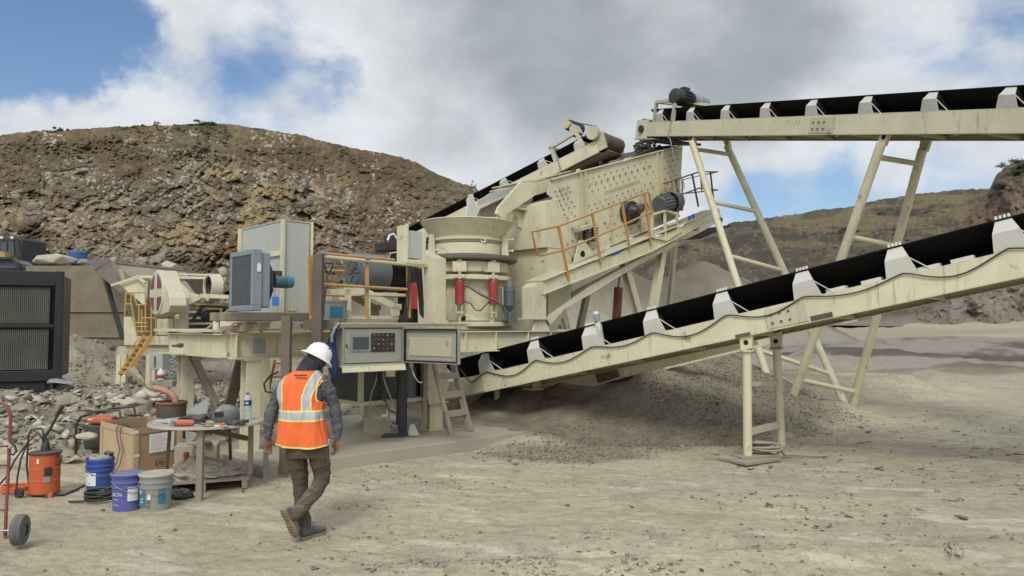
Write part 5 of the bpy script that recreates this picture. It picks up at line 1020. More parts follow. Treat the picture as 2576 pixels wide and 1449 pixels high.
# ------------------------------------------------------------------ far left: wall, jaw plant, container, excavator
wl = thing('retaining_wall', 'tall mud coloured retaining wall with horizontal seams behind the black container', 'wall', at(230, 900, 25))
a, b = at(60, 820, 25.0), at(452, 820, 24.0); zt_ = at(200, 672, 25).z; hz_ = (b-a); hz_.z = 0
m = MB(); m.prism([Vector((a.x, a.y, -.5)), Vector((b.x, b.y, -.5)), Vector((b.x, b.y, at(430, 690, 24).z)), Vector((lerp(a.x, b.x, .55), lerp(a.y, b.y, .55), zt_)), Vector((a.x, a.y, zt_+.05))], Vector((-.3, 3.0, 0))); m.build('wall_body', M['wall'], wl)
for y in (784, 848): m = MB(); p, q = at(168, y, 24.7), at(320, y, 24.3); m.bar(p, q, .10, .035); m.build('seam', M['wall'], wl, bevel=.01)
for i in range(9):
    rgx = random.Random(i); px_a = 180+rgx.random()*110; py_a = 690+rgx.random()*130; q = at(px_a, py_a, 24.72); m = MB(); m.prism([q+Vector((.5*rgx.random()*math.cos(k_*1.05)+.25*math.cos(k_*1.05), 0, .25*rgx.random()*math.sin(k_*1.05)+.15*math.sin(k_*1.05))) for k_ in range(6)], Vector((0, .05, 0))); m.build('patch', M['wall2'], wl)
cp = thing('steel_canopy', 'folded rusty sheet steel canopy propped on two poles over the jaw crusher feed', 'canopy', at(300, 700, 23))
m = MB(); m.prism([at(217, 657, 22.0), at(252, 659, 24.5), at(279, 656, 24.5), at(240, 682, 22.0)], UP*.03); m.build('sheet', M['rustb'], cp)
m = MB(); m.prism([at(240, 683, 21.5), at(279, 656, 23.5), at(332, 703, 23.0), at(325, 735, 21.8), at(300, 735, 21.6)], Vector((0, .04, .03))); m.build('sheet', M['woodd'], cp)
m = MB(); m.prism([at(279, 656, 23.5), at(462, 676, 23.5), at(462, 680, 23.5), at(281, 661, 23.5)], Vector((0, .05, 0))); m.prism([at(284, 661, 23.6), at(460, 680, 23.6), at(476, 702, 23.2), at(332, 703, 23.0)], Vector((0, .04, .02))); m.build('sheet', M['rustb'], cp)
for x0, y0, x1, y1 in ((262, 690, 309, 852), (301, 680, 322, 745)): m = MB(); m.bar(at(x0, y0, 22.4), at(x1, y1, 21.8), .11, .11); m.build('pole', M['blackd'] if x0 < 280 else M['wood'], cp)
def poly(m, pts, d, dep, dy=0): return m.prism([at(x, y, d) for x, y in pts], Vector(dep) if isinstance(dep, tuple) else Vector((0, dep, 0)))
d0 = 20.5
jp = thing('jaw_plant', 'distant cream jaw crusher plant on a steel chassis with yellow railings', 'crusher', at(400, 950, d0))
m = MB(); poly(m, [(311, 797), (331, 797), (345, 846), (430, 846), (430, 868), (312, 868)], d0, .10); m.build('side_wing', cm, jp, bevel=.008)
m = MB(); poly(m, [(424, 844), (480, 847), (480, 868), (425, 868)], d0-.1, .15); poly(m, [(295, 872), (440, 872), (440, 895), (295, 895)], d0+.1, .15); m.build('chassis_beam', cd, jp, bevel=.008)
for x, y1 in ((301, 952), (314, 950), (376, 958), (388, 962), (460, 955)):
    m = MB(); a = at(x, 893, d0+.15); m.bar(a, Vector((a.x, a.y, at(x, y1, d0).z-.3)), .13, .13); m.build('leg', cm, jp, bevel=.006)
# flywheel guard: flat disc face with a deep box behind tapering to a small round end
fc_ = at(392, 737, 19.3); ax = Vector((-.75, -.66, 0)).normalized(); tx = Vector((.66, -.75, 0)); hR = .60
def ell(r, k_, c): return [c+tx*(r*math.cos(i*math.tau/28))*k_+UP*(r*math.sin(i*math.tau/28)) for i in range(28)]
m = MB(); m.lathe([(.0, .0), (.56, .0), (.60, -.03), (.60, -.35)], fc_, ax, 36); m.build('flywheel_guard', cm, jp)
m = MB(); p = [fc_+UP*.60-ax*.04, fc_-ax*.04+UP*.58+tx*.25, fc_-ax*.04+tx*1.05-UP*.15, fc_-ax*.04+tx*1.1-UP*.35, fc_-ax*.04+tx*.95-UP*.52, fc_-UP*.6-ax*.04, fc_-tx*.3-ax*.04]; m.prism(p, -ax*.40); m.build('belt_guard', cm, jp, bevel=.02)
for i, (a0, a1) in enumerate(((12, 75), (105, 168), (192, 255), (285, 348))):
    m = MB(); pts = [fc_+ax*.005+tx*(r*math.cos(R_(a)))+UP*(r*math.sin(R_(a))) for r, a in ([(.12/max(.23, math.sin(R_(abs((a0+a1)/2 % 180)))), (a0+a1)/2)]+[(.50, a0+(a1-a0)*j/6) for j in range(7)])]; m.prism(pts, ax*.006); m.build('marking', M['maroon'], jp)
m = MB()
for q in (-.045, .045): m.box(fc_+ax*.008+tx*q*1.6, (.01, .05, 1.05), (ax, tx, UP))
m.build('guard_bar', M['creamw'], jp)
rw = at(522, 722, 20.5); m = MB(); m.lathe([(.31, 0), (.38, 0), (.38, -.30), (.31, -.30), (.31, 0)], rw, ax, 36); m.build('rear_flywheel', cm, jp); m = MB(); m.lathe([(.0, -.1), (.10, -.1), (.12, -.14), (.27, -.2), (.305, -.05)], rw, ax, 30); m.build('rear_wheel', M['blackd'], jp)
m = MB(); poly(m, [(385, 715), (452, 705), (478, 738), (500, 742), (500, 760), (470, 768), (468, 800), (400, 790)], 21.0, .4); m.build('crusher_body', cm, jp, bevel=.02)
m = MB(); poly(m, [(455, 752), (500, 745), (503, 753), (473, 768), (467, 790), (467, 842), (447, 846), (451, 770)], 19.6, .18); poly(m, [(503, 739), (575, 742), (575, 752), (503, 749)], 19.7, .12); m.build('gantry', cm, jp, bevel=.006)
m = MB(); poly(m, [(345, 700), (366, 694), (372, 698), (370, 745), (364, 770), (330, 740), (300, 716), (282, 718), (340, 697)], 21.0, .06); m.bar(at(280, 718, 20.9), at(345, 696, 20.9), .05, .05); m.bar(at(345, 696, 20.9), at(366, 712, 20.6), .06, .06); m.bar(at(345, 696, 20.9), at(560, 700, 21), .07, .07); m.bar(at(405, 688, 20.9), at(530, 692, 21), .05, .05); m.build('hopper_side', cm, jp)
m = MB(); poly(m, [(423, 800), (447, 800), (447, 844), (423, 844)], 20.3, .2); poly(m, [(395, 800), (450, 798), (450, 842), (395, 842)], 20.8, .3); m.build('lower_body', cm, jp)
m = MB(); poly(m, [(470, 768), (568, 770), (568, 845), (470, 845)], 21.0, .2); m.build('interior_shade', M['blackd'], jp)  # black slab put in for the shade in the gaps of the plant
m = MB()
for y in (782, 798, 812, 826): poly(m, [(472, y), (566, y-2), (566, y+3), (472, y+5)], 20.7, .08)
m.build('cross_rail', cd, jp)
m = MB(); m.cyl(at(505, 800, 20.2), at(560, 770, 20.4), .17, n=16); m.build('motor', M['black'], jp); m = MB(); m.bar(at(483, 808, 20.0), at(510, 772, 20.0), .05, .07); m.bar(at(505, 770, 20.0), at(560, 772, 20.0), .06, .06); m.build('motor_support', M['blackd'], jp)
def rails(lst, d, mat=M['yellow2'], r=.022):
    for (a, b) in lst: m = MB(); m.tube([at(a[0], a[1], d), at(b[0], b[1], d)], r, 6); m.build('railing', mat, jp)
rails([((317, 736), (366, 736)), ((317, 736), (314, 795)), ((331, 765), (345, 846)), ((335, 738), (345, 768)), ((345, 768), (370, 765)), ((366, 736), (366, 830)), ((350, 765), (350, 815)), ((358, 800), (395, 800)), ((340, 812), (372, 812)), ((345, 822), (372, 822)), ((345, 834), (376, 834)), ((315, 765), (331, 765)), ((357, 778), (357, 840)), ((330, 738), (330, 765))], 20.2)
rails([((381, 846), (381, 775)), ((393, 846), (393, 770)), ((395, 770), (436, 770)), ((395, 800), (438, 800)), ((425, 770), (425, 800)), ((436, 770), (438, 846))], 19.6)
rails([((480, 765), (560, 768)), ((480, 775), (560, 778)), ((495, 765), (495, 800)), ((556, 768), (556, 800))], 20.0)
# yellow stair
ys = thing('access_ladder', 'bright yellow steel ladder leaning from the distant jaw crusher plant down to the rubble', 'ladder', at(315, 945, 19.4))
A0, A1 = at(301, 943, 19.2), at(366, 845, 19.6); B0, B1 = at(318, 945, 18.9), at(382, 845, 19.3)
for p, q in ((A0, A1), (B0, B1)): m = MB(); m.bar(p, q, .04, .11); m.build('stile', M['yellow2'], ys)
for i in range(8): m = MB(); t = (i+.4)/8; m.bar(A0.lerp(A1, t), B0.lerp(B1, t), .12, .025); m.build('rung', M['yellow2'], ys)
m = MB(); m.tube([at(322, 905, 19.2), at(318, 898, 19.2), at(322, 885, 19.2), at(350, 850, 19.4), at(360, 846, 19.4)], .018, 6); m.build('handrail', M['yellow2'], ys)
def cab(name, label, x0, y0, x1, y1, d, dep, door=None):
    t = thing(name, label, 'cabinet', at((x0+x1)/2, y1, d)); m = MB(); poly(m, [(x0, y0), (x1, y0), (x1, y1), (x0, y1)], d, dep); m.build('body', M['greyl'], t, bevel=.01)
    m = MB(); w_ = x1-x0; poly(m, [(x0+w_*.33, y0+6), (x0+w_*.47, y0+6), (x0+w_*.47, y0+34), (x0+w_*.33, y0+34)], d-.012, .01); m.build('window', M['grey'], t)
    for x in (x0+2, x1-2): m = MB(); a = at(x, y1, d+.1); m.bar(a-UP*.002, Vector((a.x, a.y, gz(a.x, a.y)-.1)), .04, .04); m.build('leg', cm, t)
    return t
cab('field_cabinet', 'grey field cabinet on legs standing under the jaw crusher plant, beside the yellow ladder', 376, 890, 409, 930, 18.6, .4)
cab('field_cabinet', 'taller grey field cabinet just left of the near chassis leg', 452, 893, 476, 943, 17.6, .35)
m = MB(); m.tube([at(433+6*math.sin(i*.9), 895+i*2.6, 18.2) for i in range(26)], .03, 6); m.tube([at(440+5*math.sin(i*.7+1), 892+i*2.4, 18.1) for i in range(26)], .025, 6); o = m.build('cable_bundle', M['greyp']); tag(o, 'tangled bundle of grey cables hanging between the two field cabinets', 'cable bundle')
p = at(404, 957, 17.6); q = MB().lathe([(0, 0), (.075, 0), (.085, .03), (.085, .17), (.06, .22), (.03, .27), (.03, .30), (0, .30)], p, n=16); jg = q.build('plastic_jug', M['white']); tag(jg, 'small plastic jug with red band standing on a block below the jaw plant', 'jug'); q = MB().lathe([(.0865, .05), (.0865, .13)], p, n=16); q.build('label', M['red'], jg)
m = MB(); m.box(p+Vector((.05, .1, -.12)), (.5, .3, .22)); o = m.build('grey_block', M['concrete'], bevel=.01); tag(o, 'grey concrete block lying on the rubble below the jaw plant', 'block')
m = MB(); m.bar(at(325, 928, 18.3), at(352, 956, 17.6), .05, .09); m.bar(at(335, 925, 18.3), at(362, 962, 17.5), .04, .05); o = m.build('loose_channel', M['creamd']); tag(o, 'two pale steel offcuts lying in the rubble at the foot of the yellow ladder', 'steel offcut')
# black mesh container
cn = thing('mesh_container', 'big black steel container with dusty mesh panels at the left edge', 'container', at(60, 965, 14))
c0_, c1_ = at(-260, 960, 13.0), at(152, 960, 14.0); e = (c1_-c0_); e.z = 0; Lc = e.length; e.normalize(); nb = Vector((-e.y, e.x, 0)); zb_ = at(150, 958, 14).z; ztp = at(160, 684, 14).z
def cbx(m, a, b, n0, n1, z0, z1): return m.box(Vector((c0_.x, c0_.y, 0))+e*((a+b)/2)+nb*((n0+n1)/2)+UP*((z0+z1)/2), (b-a, abs(n1-n0), z1-z0), (e, nb, UP))
Hc = ztp-zb_; m = MB(); cbx(m, 0, Lc, 0, .12, ztp-.24, ztp); cbx(m, 0, Lc, 0, .12, zb_, zb_+.2); cbx(m, Lc-.13, Lc, -.01, .14, zb_-.02, ztp+.01); cbx(m, 0, Lc-.14, .0, .06, zb_+Hc*.5-.03, zb_+Hc*.5+.03); cbx(m, 0, Lc-.14, -.02, .03, ztp-.27, ztp-.24); m.build('frame', M['coal'], cn, bevel=.01)
for i in range(3):
    for j in range(2):
        a = Lc-.16-(i+1)*1.12; z0 = zb_+.2+.02 if j == 0 else zb_+Hc*.5+.05; z1 = zb_+Hc*.5-.05 if j == 0 else ztp-.30
        m = MB(); cbx(m, a+.02, a+1.06, .06, .08, z0, z1)
        n1 = int(1.04/.032)
        m.cur = 1
        for q in range(n1): x = a+.03+q*.032; cbx(m, x, x+.010, .048, .056, z0, z1)
        for q in range(int((z1-z0)/.032)): z = z0+q*.032; cbx(m, a+.02, a+1.06, .0565, .0598, z, z+.010)
        m.build('mesh_panel', [M['black'], paint('dusty_mesh', (.13, .125, .095), .8, .3, 0)], cn)
m = MB(); cbx(m, 0, Lc-.14, .3, 2.2, zb_+.02, ztp-.02); m.build('body', M['black'], cn)
m = MB(); cbx(m, 0, Lc-.25, .05, .25, zb_-.26, zb_-.01); cbx(m, 0, Lc-.1, -.04, 1.5, zb_-.045, zb_-.005) if False else None; m.build('skid_beam', M['coal'], cn, bevel=.01)
for i in range(4): m = MB(); cbx(m, Lc-1.2+i*.07, Lc-.15+i*.05, -.15, .6, zb_-.31-.05*i, zb_-.28-.05*i); o = m.build('plank', M['wood'], cn)
m = MB(); cbx(m, Lc-2.6, Lc-.9, -.1, .9, .2, zb_-.285); m.build('skid_beam', M['blackd'], cn)
m = MB(); vs = []
for i in range(9):
    for j in range(7): x = 122+i*8.2; y = 965-abs(i-5)*.8-j*1.1; p = at(x, y-7*math.sin(i*.6)*(j/6)-4*(j % 2), 13.6+j*.12); vs.append(p)
m._add(vs, [(i*7+j, (i+1)*7+j, (i+1)*7+j+1, i*7+j+1) for i in range(8) for j in range(6)], True); o = m.build('plastic_tarp', M['greyb'], solid=.01); tag(o, 'crumpled grey plastic tarp at the lower corner of the black container', 'tarp')
# boulders and drum on top of the wall
def boulder(label, pts_px, d, mat, seed, nm='boulder'):
    x0, x1, y0, y1 = pts_px; c = at((x0+x1)/2, (y0+y1)/2, d); sx = (x1-x0)/2*d/FOC; sz = (y1-y0)/2*d/FOC; bm = bmesh.new(); rg = random.Random(seed)
    for i in range(34): v = Vector((rg.gauss(0, 1), rg.gauss(0, 1), rg.gauss(0, 1))).normalized()*rg.uniform(.8, 1.05); bm.verts.new((v.x*sx, v.y*(sx*.6+sz*.4), v.z*sz))
    bmesh.ops.convex_hull(bm, input=bm.verts)
    for v in [v for v in bm.verts if not v.link_faces]: bm.verts.remove(v)
    me = bpy.data.meshes.new(nm); bm.to_mesh(me); bm.free(); o = bpy.data.objects.new(nm, me); C.objects.link(o); o.location = c; me.materials.append(mat); b = o.modifiers.new('b', 'BEVEL'); b.width = .03; b.segments = 2; return tag(o, label, 'boulder')
pale = paint('pale_rock', (.50, .45, .34), .9, .3, 0, dirt=.5, bump=.8, scale=2); midr = paint('mid_rock', (.32, .28, .21), .9, .3, 0, dirt=.5, bump=.8, scale=2)
boulder('largest pale boulder on top of the retaining wall', (80, 197, 636, 672), 25.5, pale, 3); boulder('flat pale boulder just right of the largest boulder on the wall', (186, 230, 650, 668), 25.6, midr, 4)
boulder('white pointed rock behind the rusty canopy', (405, 448, 654, 690), 26, pale, 6); boulder('brown boulder lying alone in the yard in front of the gravel pile', (1283, 1307, 1154, 1172), 9.6, midr, 8)
boulder('flat block of rock standing tilted left of the radiator', (548, 572, 668, 700), 27, pale, 12)
boulder('pale flat slab, largest of the rubble bank above the wooden crate', (300, 372, 1000, 1026), 11.3, pale, 21); boulder('dark brown block in the rubble above the generator', (268, 322, 1036, 1060), 10.6, midr, 22); boulder('pale wedge of rock in the rubble above the orange drum pump', (190, 250, 1085, 1108), 10.1, pale, 23); boulder('grey block leaning on the pale wedge of rock', (90, 140, 1078, 1108), 10.2, midr, 24)
p = at(196, 660, 27); q = MB().lathe([(0, 0), (.28, 0), (.30, .05), (.30, .42), (.28, .45), (0, .45)], p-UP*.05, n=20); o = q.build('blue_drum', paint('blue_drum', (.02, .10, .27), .5, .3)); tag(o, 'blue drum half hidden behind the boulders on the wall', 'drum')
# excavator at the left edge
exv = thing('excavator', 'old excavator with dark cab and grey bonnet above the black container', 'excavator', at(10, 675, 26))
m = MB(); poly(m, [(-60, 597), (52, 597), (56, 603), (62, 665), (-60, 665)], 27, 1.4); m.build('cab_frame', M['blackd'], exv, bevel=.03); 
for x0, x1 in ((2, 16), (21, 34), (-30, -4)): m = MB(); poly(m, [(x0, 607), (x1, 607), (x1+2, 645), (x0, 645)], 26.97, .02); m.build('window', M['screen'], exv)
m = MB(); poly(m, [(38, 604), (46, 604), (56, 668), (46, 668)], 26.7, .12); m.build('boom', M['black'], exv)
m = MB(); poly(m, [(-60, 655), (26, 652), (40, 662), (44, 676), (-60, 676)], 25.9, 1.0); m.build('bonnet', M['grey'], exv, bevel=.05)
m = MB(); poly(m, [(-60, 648), (28, 646), (46, 662), (50, 680), (44, 680), (40, 666), (26, 652), (-60, 654)], 25.7, .2); m.build('mudguard', M['black'], exv)
m = MB(); poly(m, [(-2, 632), (10, 634), (14, 652), (-2, 652)], 26.2, .3); m.build('yellow_panel', paint('faded_yellow', (.42, .27, .09), .5, .3, .2), exv)
for x in (6, 32): m = MB(); c = at(x, 598, 26.9); m.cyl(c, c-Vector((0, .06, 0)), .05, n=10); m.build('work_lamp', M['white'], exv)
# second yellow step ladder behind the worker
y2 = thing('step_ladder', 'orange yellow step ladder seen behind the worker under the chassis', 'ladder', at(690, 1000, 13.6))
A0, A1, B0, B1 = at(662, 1045, 13.2), at(690, 905, 13.6), at(712, 1040, 13.6), at(728, 905, 13.9)
for p, q in ((A0, A1), (B0, B1)): m = MB(); m.bar(p, q, .03, .09); m.build('stile', M['yellow'], y2)
for t in (.12, .4, .68, .93): m = MB(); m.bar(A0.lerp(A1, t), B0.lerp(B1, t), .10, .025); m.build('rung', M['yellow'], y2)
m = MB(); m.tube([at(x, y, 11.9) for x, y in ((700, 935), (680, 945), (664, 965), (668, 985), (690, 990), (700, 975))], .015, 6); o = m.build('hose_loop', M['rubd']); tag(o, 'black hose looping in front of the orange yellow step ladder', 'hose')
# shrubs
def shrub(label, px, py, d, w_, h, n, cols, seed):
    rg = np.random.default_rng(seed); c = at(px, py, d); t = thing('shrub', label, 'shrub', c); V = []; F = []
    cl = [(rg.normal(0, .33, 3)*np.array([w_, w_*.7, h])+np.array([0, 0, h*.45])) for _ in range(14)]
    m = MB()
    for i in range(n):
        q = cl[i % 14]+rg.normal(0, .11, 3)*np.array([w_, w_, h]); q[2] = max(q[2], 0); a = Vector(rg.normal(0, 1, 3)).normalized(); b = a.orthogonal().normalized(); s = rg.uniform(.07, .15)*min(w_, 2.0)*.6; p = c+Vector(q)
        m._add([p-a*s, p+b*s*.6, p+a*s, p-b*s*.6], [(0, 1, 2, 3)])
    m.build('foliage', cols, t); m = MB()
    for i in range(5): q = Vector(cl[i]); m.tube([c+Vector((0, 0, -.2)), c+q*.5, c+q], [.05*w_*.3, .03*w_*.3, .01], 5)
    m.build('stems', M['woodd'], t)
lf1 = paint('dry_leaf', (.075, .085, .04), .8, .1, 0, dirt=.4, bump=0); lf2 = paint('dark_leaf', (.045, .06, .028), .8, .05, 0, dirt=.4, bump=0)
shrub('rounded dark shrub lower on the edge of the spur at the right', 2524, 484, 114, 2.0, 1.8, 2400, lf2, 1); shrub('dark shrub at the top right edge of the reddish spur', 2572, 436, 114, 3.0, 1.8, 2800, lf2, 2)
for i, (px, py, w_, h, lb) in enumerate(((150, 332, .9, .6, 'lone small dark bush on the left of the hill crest'), (520, 318, 1.8, .6, 'widest bush on the hill crest, at its highest point'), (392, 318, .6, .5, 'tiny bush on the hill crest left of the widest bush'), (1192, 478, .6, .8, 'dry bush on the low right end of the hill crest'))):
    shrub(lb, px, py, 96, w_, h, 900, lf1 if i % 2 else lf2, 20+i)
shrub('small green weed growing in the bottom right corner of the yard', 2398, 1402, 6.0, .14, .20, 90, lf1, 40)
# ------------------------------------------------------------------ things in the yard at the left
def G(px, py, d): v = at(px, py, d); return v
def bucket(label, px, d, mat, hgt=.365, r0=.132, r1=.150, lid=None, fill=None, seed=0):
    x = (px-1288)/FOC*d*1.0; c = Vector((x, d, gz(x, d)-.004)); t = thing('bucket', label, 'bucket', c, 'plastic buckets by the table')
    prof = [(0, 0), (r0-.005, 0), (r0, .006), (r0+.008, hgt*.62), (r0+.016, hgt*.62), (r0+.016, hgt*.65), (r0+.011, hgt*.655), (r0+.012, hgt*.76), (r0+.020, hgt*.765), (r0+.020, hgt*.79), (r0+.013, hgt*.80), (r0+.014, hgt*.90), (r0+.020, hgt*.905), (r0+.022, hgt*.97)]
    if not lid: prof += [(r0+.018, hgt), (r0+.012, hgt), (r0+.008, hgt*.5), (0, hgt*.45)]
    MB().lathe(prof, c, n=40).build('body', mat, t)
    if lid:
        MB().lathe([(r0+.024, hgt*.945), (r0+.030, hgt*.95), (r0+.030, hgt*.99), (r0+.022, hgt), (r0+.016, hgt), (r0+.012, hgt*.985), (0, hgt*.985)], c, n=40).build('lid', lid, t)
    m = MB(); a0 = R_(200+seed*20); e1 = Vector((math.cos(a0), math.sin(a0), 0))*(r0+.022); m.tube([c+UP*hgt*.78+e1]+[c+UP*(hgt*.78-.13*math.sin(k_*math.pi/10)*.8)+Vector((math.cos(a0+k_*math.pi/10), math.sin(a0+k_*math.pi/10), 0))*(r0+.028) for k_ in range(1, 10)]+[c+UP*hgt*.78-e1], .0035, 6); m.build('handle', M['steel'], t)
    return t, c
def wrap(t, c, r, a0, a1, z0, z1, mat, name='label'):
    return MB().lathe([(r, z0), (r, z1)], c, n=12, a0=R_(a0), a1=R_(a1)).build(name, mat, t)
b1, c = bucket('blue bucket with white label and rags on top, beside the crate and the generator', 263, 8.62, M['blue'], seed=1)
wrap(b1, c, .1435, 218, 283, .07, .215, M['white']); 
for i, (a, z, w_) in enumerate(((232, .10, 6), (250, .09, 8), (262, .185, 12), (236, .18, 8))): wrap(b1, c, .1442, a, a+w_, z, z+.012, M['grey'], 'print')
rg = random.Random(3); m = MB()
pts = [c+Vector((.11*math.cos(a*.9), .09*math.sin(a*.9), .36+.025*math.sin(a*2.3))) for a in range(9)]; m.tube(pts, [.03+.018*(i % 2) for i in range(9)], 8); o = m.build('rag', paint('pale_rag', (.34, .33, .34), .9, .2, 0, dirt=.5), sub=1); tag(o, 'pale rag heaped on the open blue bucket', 'rag')
m = MB(); pts = [c+Vector((.02+.12*i/4, .08-.02*i, .395+.03*math.sin(i*2))) for i in range(5)]; m.tube(pts, [.025, .035, .03, .035, .02], 8); o = m.build('glove', M['black'], sub=1); tag(o, 'black and dark red work glove lying on the rags in the blue bucket', 'glove')
b2, c = bucket('violet blue bucket with lid and hanging paper label, left of the grey bucket', 334, 7.74, M['violet'], .375, .138, lid=M['violet'], seed=2)
wrap(b2, c, .152, 296, 335, .11, .25, M['white'], 'paper_label')
def text(body, size, loc, rx, rz, mat, parent, name='lettering', ext=.001):
    cu = bpy.data.curves.new(name, 'FONT'); cu.body = body; cu.size = size; cu.extrude = ext; cu.align_x = 'CENTER'
    o = bpy.data.objects.new(name, cu); C.objects.link(o); o.location = loc; o.rotation_euler = (rx, 0, rz); cu.materials.append(mat)
    dg = bpy.context.evaluated_depsgraph_get(); me = bpy.data.meshes.new_from_object(o.evaluated_get(dg)); mw = Matrix.LocRotScale(Vector(loc), o.rotation_euler, None); me.transform(mw)
    bpy.data.objects.remove(o); o = bpy.data.objects.new(name, me); C.objects.link(o)
    if parent is not None:
        off = Vector((0, 0, 0)); p = parent
        while p is not None: off += p.location; p = p.parent
        me.transform(Matrix.Translation(-off)); o.parent = parent
    return o
wht = paint('pale_print', (.62, .64, .70), .6, .15, 0)
text('..RON', .052, (c.x-.035, c.y-.158, c.z+.165), R_(90), R_(-14), wht, b2)
for z in (.125, .07): wrap(b2, c, .1475, 238, 262, z, z+.006, wht, 'print')
b3, c = bucket('grey bucket with teal labels and cream lid, nearest of the three buckets', 404, 7.66, M['greyp'], .375, .140, lid=paint('cream_lid', (.52, .49, .38), .6, .3), seed=0)
wrap(b3, c, .152, 208, 252, .055, .235, M['teal']); wrap(b3, c, .152, 303, 330, .09, .24, M['teal'])
for z, a0, a1 in ((.205, 212, 243), (.185, 212, 238), (.13, 232, 245), (.10, 225, 246)): wrap(b3, c, .1527, a0, a1, z, z+.011, wht, 'print')
for z in (.145, .125, .10, .08): wrap(b3, c, .1524, 258, 276, z-.03, z-.022, M['grey'], 'print')
w3 = wrap(b3, c, .1528, 264, 277, .13, .185, M['white'], 'sticker')
# coiled hose
c = Vector(((273-1288)/FOC*8.05, 8.05, gz((273-1288)/FOC*8.05, 8.05))); m = MB()
m.tube([c+Vector(((.17+.012*math.sin(i*.7))*math.cos(i*.35), (.15+.012*math.cos(i*.9))*math.sin(i*.35), .02+.0011*i)) for i in range(95)]+[c+Vector((-.1-.05*i, -.12, .02)) for i in range(1, 5)], .012, 6); o = m.build('coiled_hose', M['rubd']); tag(o, 'black hose coiled on the ground between the blue buckets', 'hose')
# crate
Nn = Vector((-4.725, 9.32, 0)); e1 = Vector((-.85, .78, 0)); e2 = Vector((.345, .59, 0)); zc = gz(Nn.x, Nn.y)-.02; hC = .60
ct = thing('wooden_crate', 'open plywood crate with a white paper sheet stuck on its side', 'crate', Nn+UP*zc)
u1, u2 = e1.normalized(), e2.normalized()
def wallp(m, a, b, n, z0, z1, th): return m.prism([a+UP*z0, b+UP*z0, b+UP*z1, a+UP*z1], n*th)
cor = [Nn, Nn+e1, Nn+e1+e2, Nn+e2]; cor = [Vector((v.x, v.y, zc)) for v in cor]; ctr = sum(cor, Vector())/4
for i in range(4):
    a, b = cor[i], cor[(i+1) % 4]; n = Vector((b-a).normalized().cross(UP)); n = n if n.dot(ctr-a) > 0 else -n
    m = MB(); wallp(m, a+n*.012, b+n*.012, n, 0, hC-.01, .012); m.build('side_panel', M['ply'] if i != 0 else paint('pale_ply', (.52, .38, .23), .75, .25, 0, dirt=.3, scale=2), ct)
    e = (b-a).normalized(); m = MB(); wallp(m, a, b, n, hC-.075, hC, .0115); m.build('batten', paint('pine', (.50, .37, .22), .75, .2, 0, dirt=.3, scale=2) if i == 0 else M['ply'], ct, bevel=.002)
    for k_, q in enumerate((a+e*.0, b-e*.07)): m = MB(); wallp(m, q-n*.004, q+e*.07-n*.004, n, 0, hC-.077, .0155); m.build('batten', bpy.data.materials['pine'], ct, bevel=.002)
m = MB(); m.prism([v+UP*.01 for v in cor], UP*.012); m.build('bottom', M['ply'], ct)
nn = u2.cross(UP); nn = nn if nn.y < 0 else -nn
m = MB(); a = cor[0]+u2*.21; b = cor[0]+u2*.56; wallp(m, a+nn*.002, b+nn*.002, nn, hC-.33, hC-.09, .003); pap = m.build('paper_sheet', M['white'], ct)
for i in range(7): m = MB(); wallp(m, a+u2*.03+nn*.0055, a+u2*(.17+.13*((i*37) % 5)/5)+nn*.0055, nn, hC-.13-.027*i, hC-.126-.027*i, .0006); m.build('writing', M['greyp'], pap)
m = MB(); wallp(m, cor[0]-u2*.03+nn*.004, cor[0]+u2*.06+nn*.004, nn, hC-.06, hC-.02, .002); m.build('tape', M['white'], ct); m = MB(); wallp(m, cor[0]+u2*.01+nn*.005, cor[0]+u2*.08+nn*.005, nn, hC*.42, hC*.47, .002); m.build('tape', M['white'], ct)
m = MB(); q = cor[0]+u2*.3+nn*.002
for k_, (x, z, w_, h) in enumerate(((.0, .10, .03, .05), (.05, .12, .02, .03), (.08, .10, .025, .05), (0, .17, .16, .008), (.13, .11, .02, .03))): wallp(m, q+u2*x, q+u2*(x+w_), nn, z, z+h, .001)
m.build('printed_mark', M['brown'], ct)
nl = u1.cross(UP); nl = nl if nl.y < 0 else -nl; m = MB()
for s in (.33, .45): m.tube([cor[0]+u1*s*1.1-nl*.2+UP*(hC-.1), cor[0]+u1*s-nl*.03+UP*(hC+.03), cor[0]+u1*(s+.07)+nl*.02+UP*(hC-.02), cor[0]+u1*(s+.05)+nl*.02+UP*(hC*.75), cor[0]+u1*(s-.06)+nl*.02+UP*(hC*.5), cor[0]+u1*(s+.02)+nl*.03+UP*.12, cor[0]+u1*s+nl*.12+UP*.01], .007, 6)
o = m.build('draped_cable', M['rusty']); tag(o, 'brown cable draped over the edge of the wooden crate', 'cable')
# generator
gc = Vector(((250-1288)/FOC*10.55, 10.55, 0)); gc.z = gz(gc.x, gc.y); gn = thing('generator', 'small generator with black tube frame and orange fuel tank behind the wooden crate', 'generator', gc)
for y in (-.18, .22): m = MB(); m.tube([gc+Vector((-.17, y, .02)), gc+Vector((-.18, y, .42)), gc+Vector((-.12, y, .52)), gc+Vector((.1, y, .60)), gc+Vector((.42, y, .62)), gc+Vector((.48, y, .3)), gc+Vector((.48, y, .02))], .018, 8); m.build('frame_tube', M['black'], gn)
m = MB(); m.box(gc+Vector((.10, 0, .24)), (.34, .36, .34)); m.build('engine', M['blackd'], gn, bevel=.03); m = MB(); m.box(gc+Vector((.14, 0, .475)), (.36, .36, .10)); m.build('fuel_tank', M['orange'], gn, bevel=.03)
m = MB(); m.box(gc+Vector((.02, -.185, .49)), (.06, .006, .015)); m.build('badge', M['white'], gn)
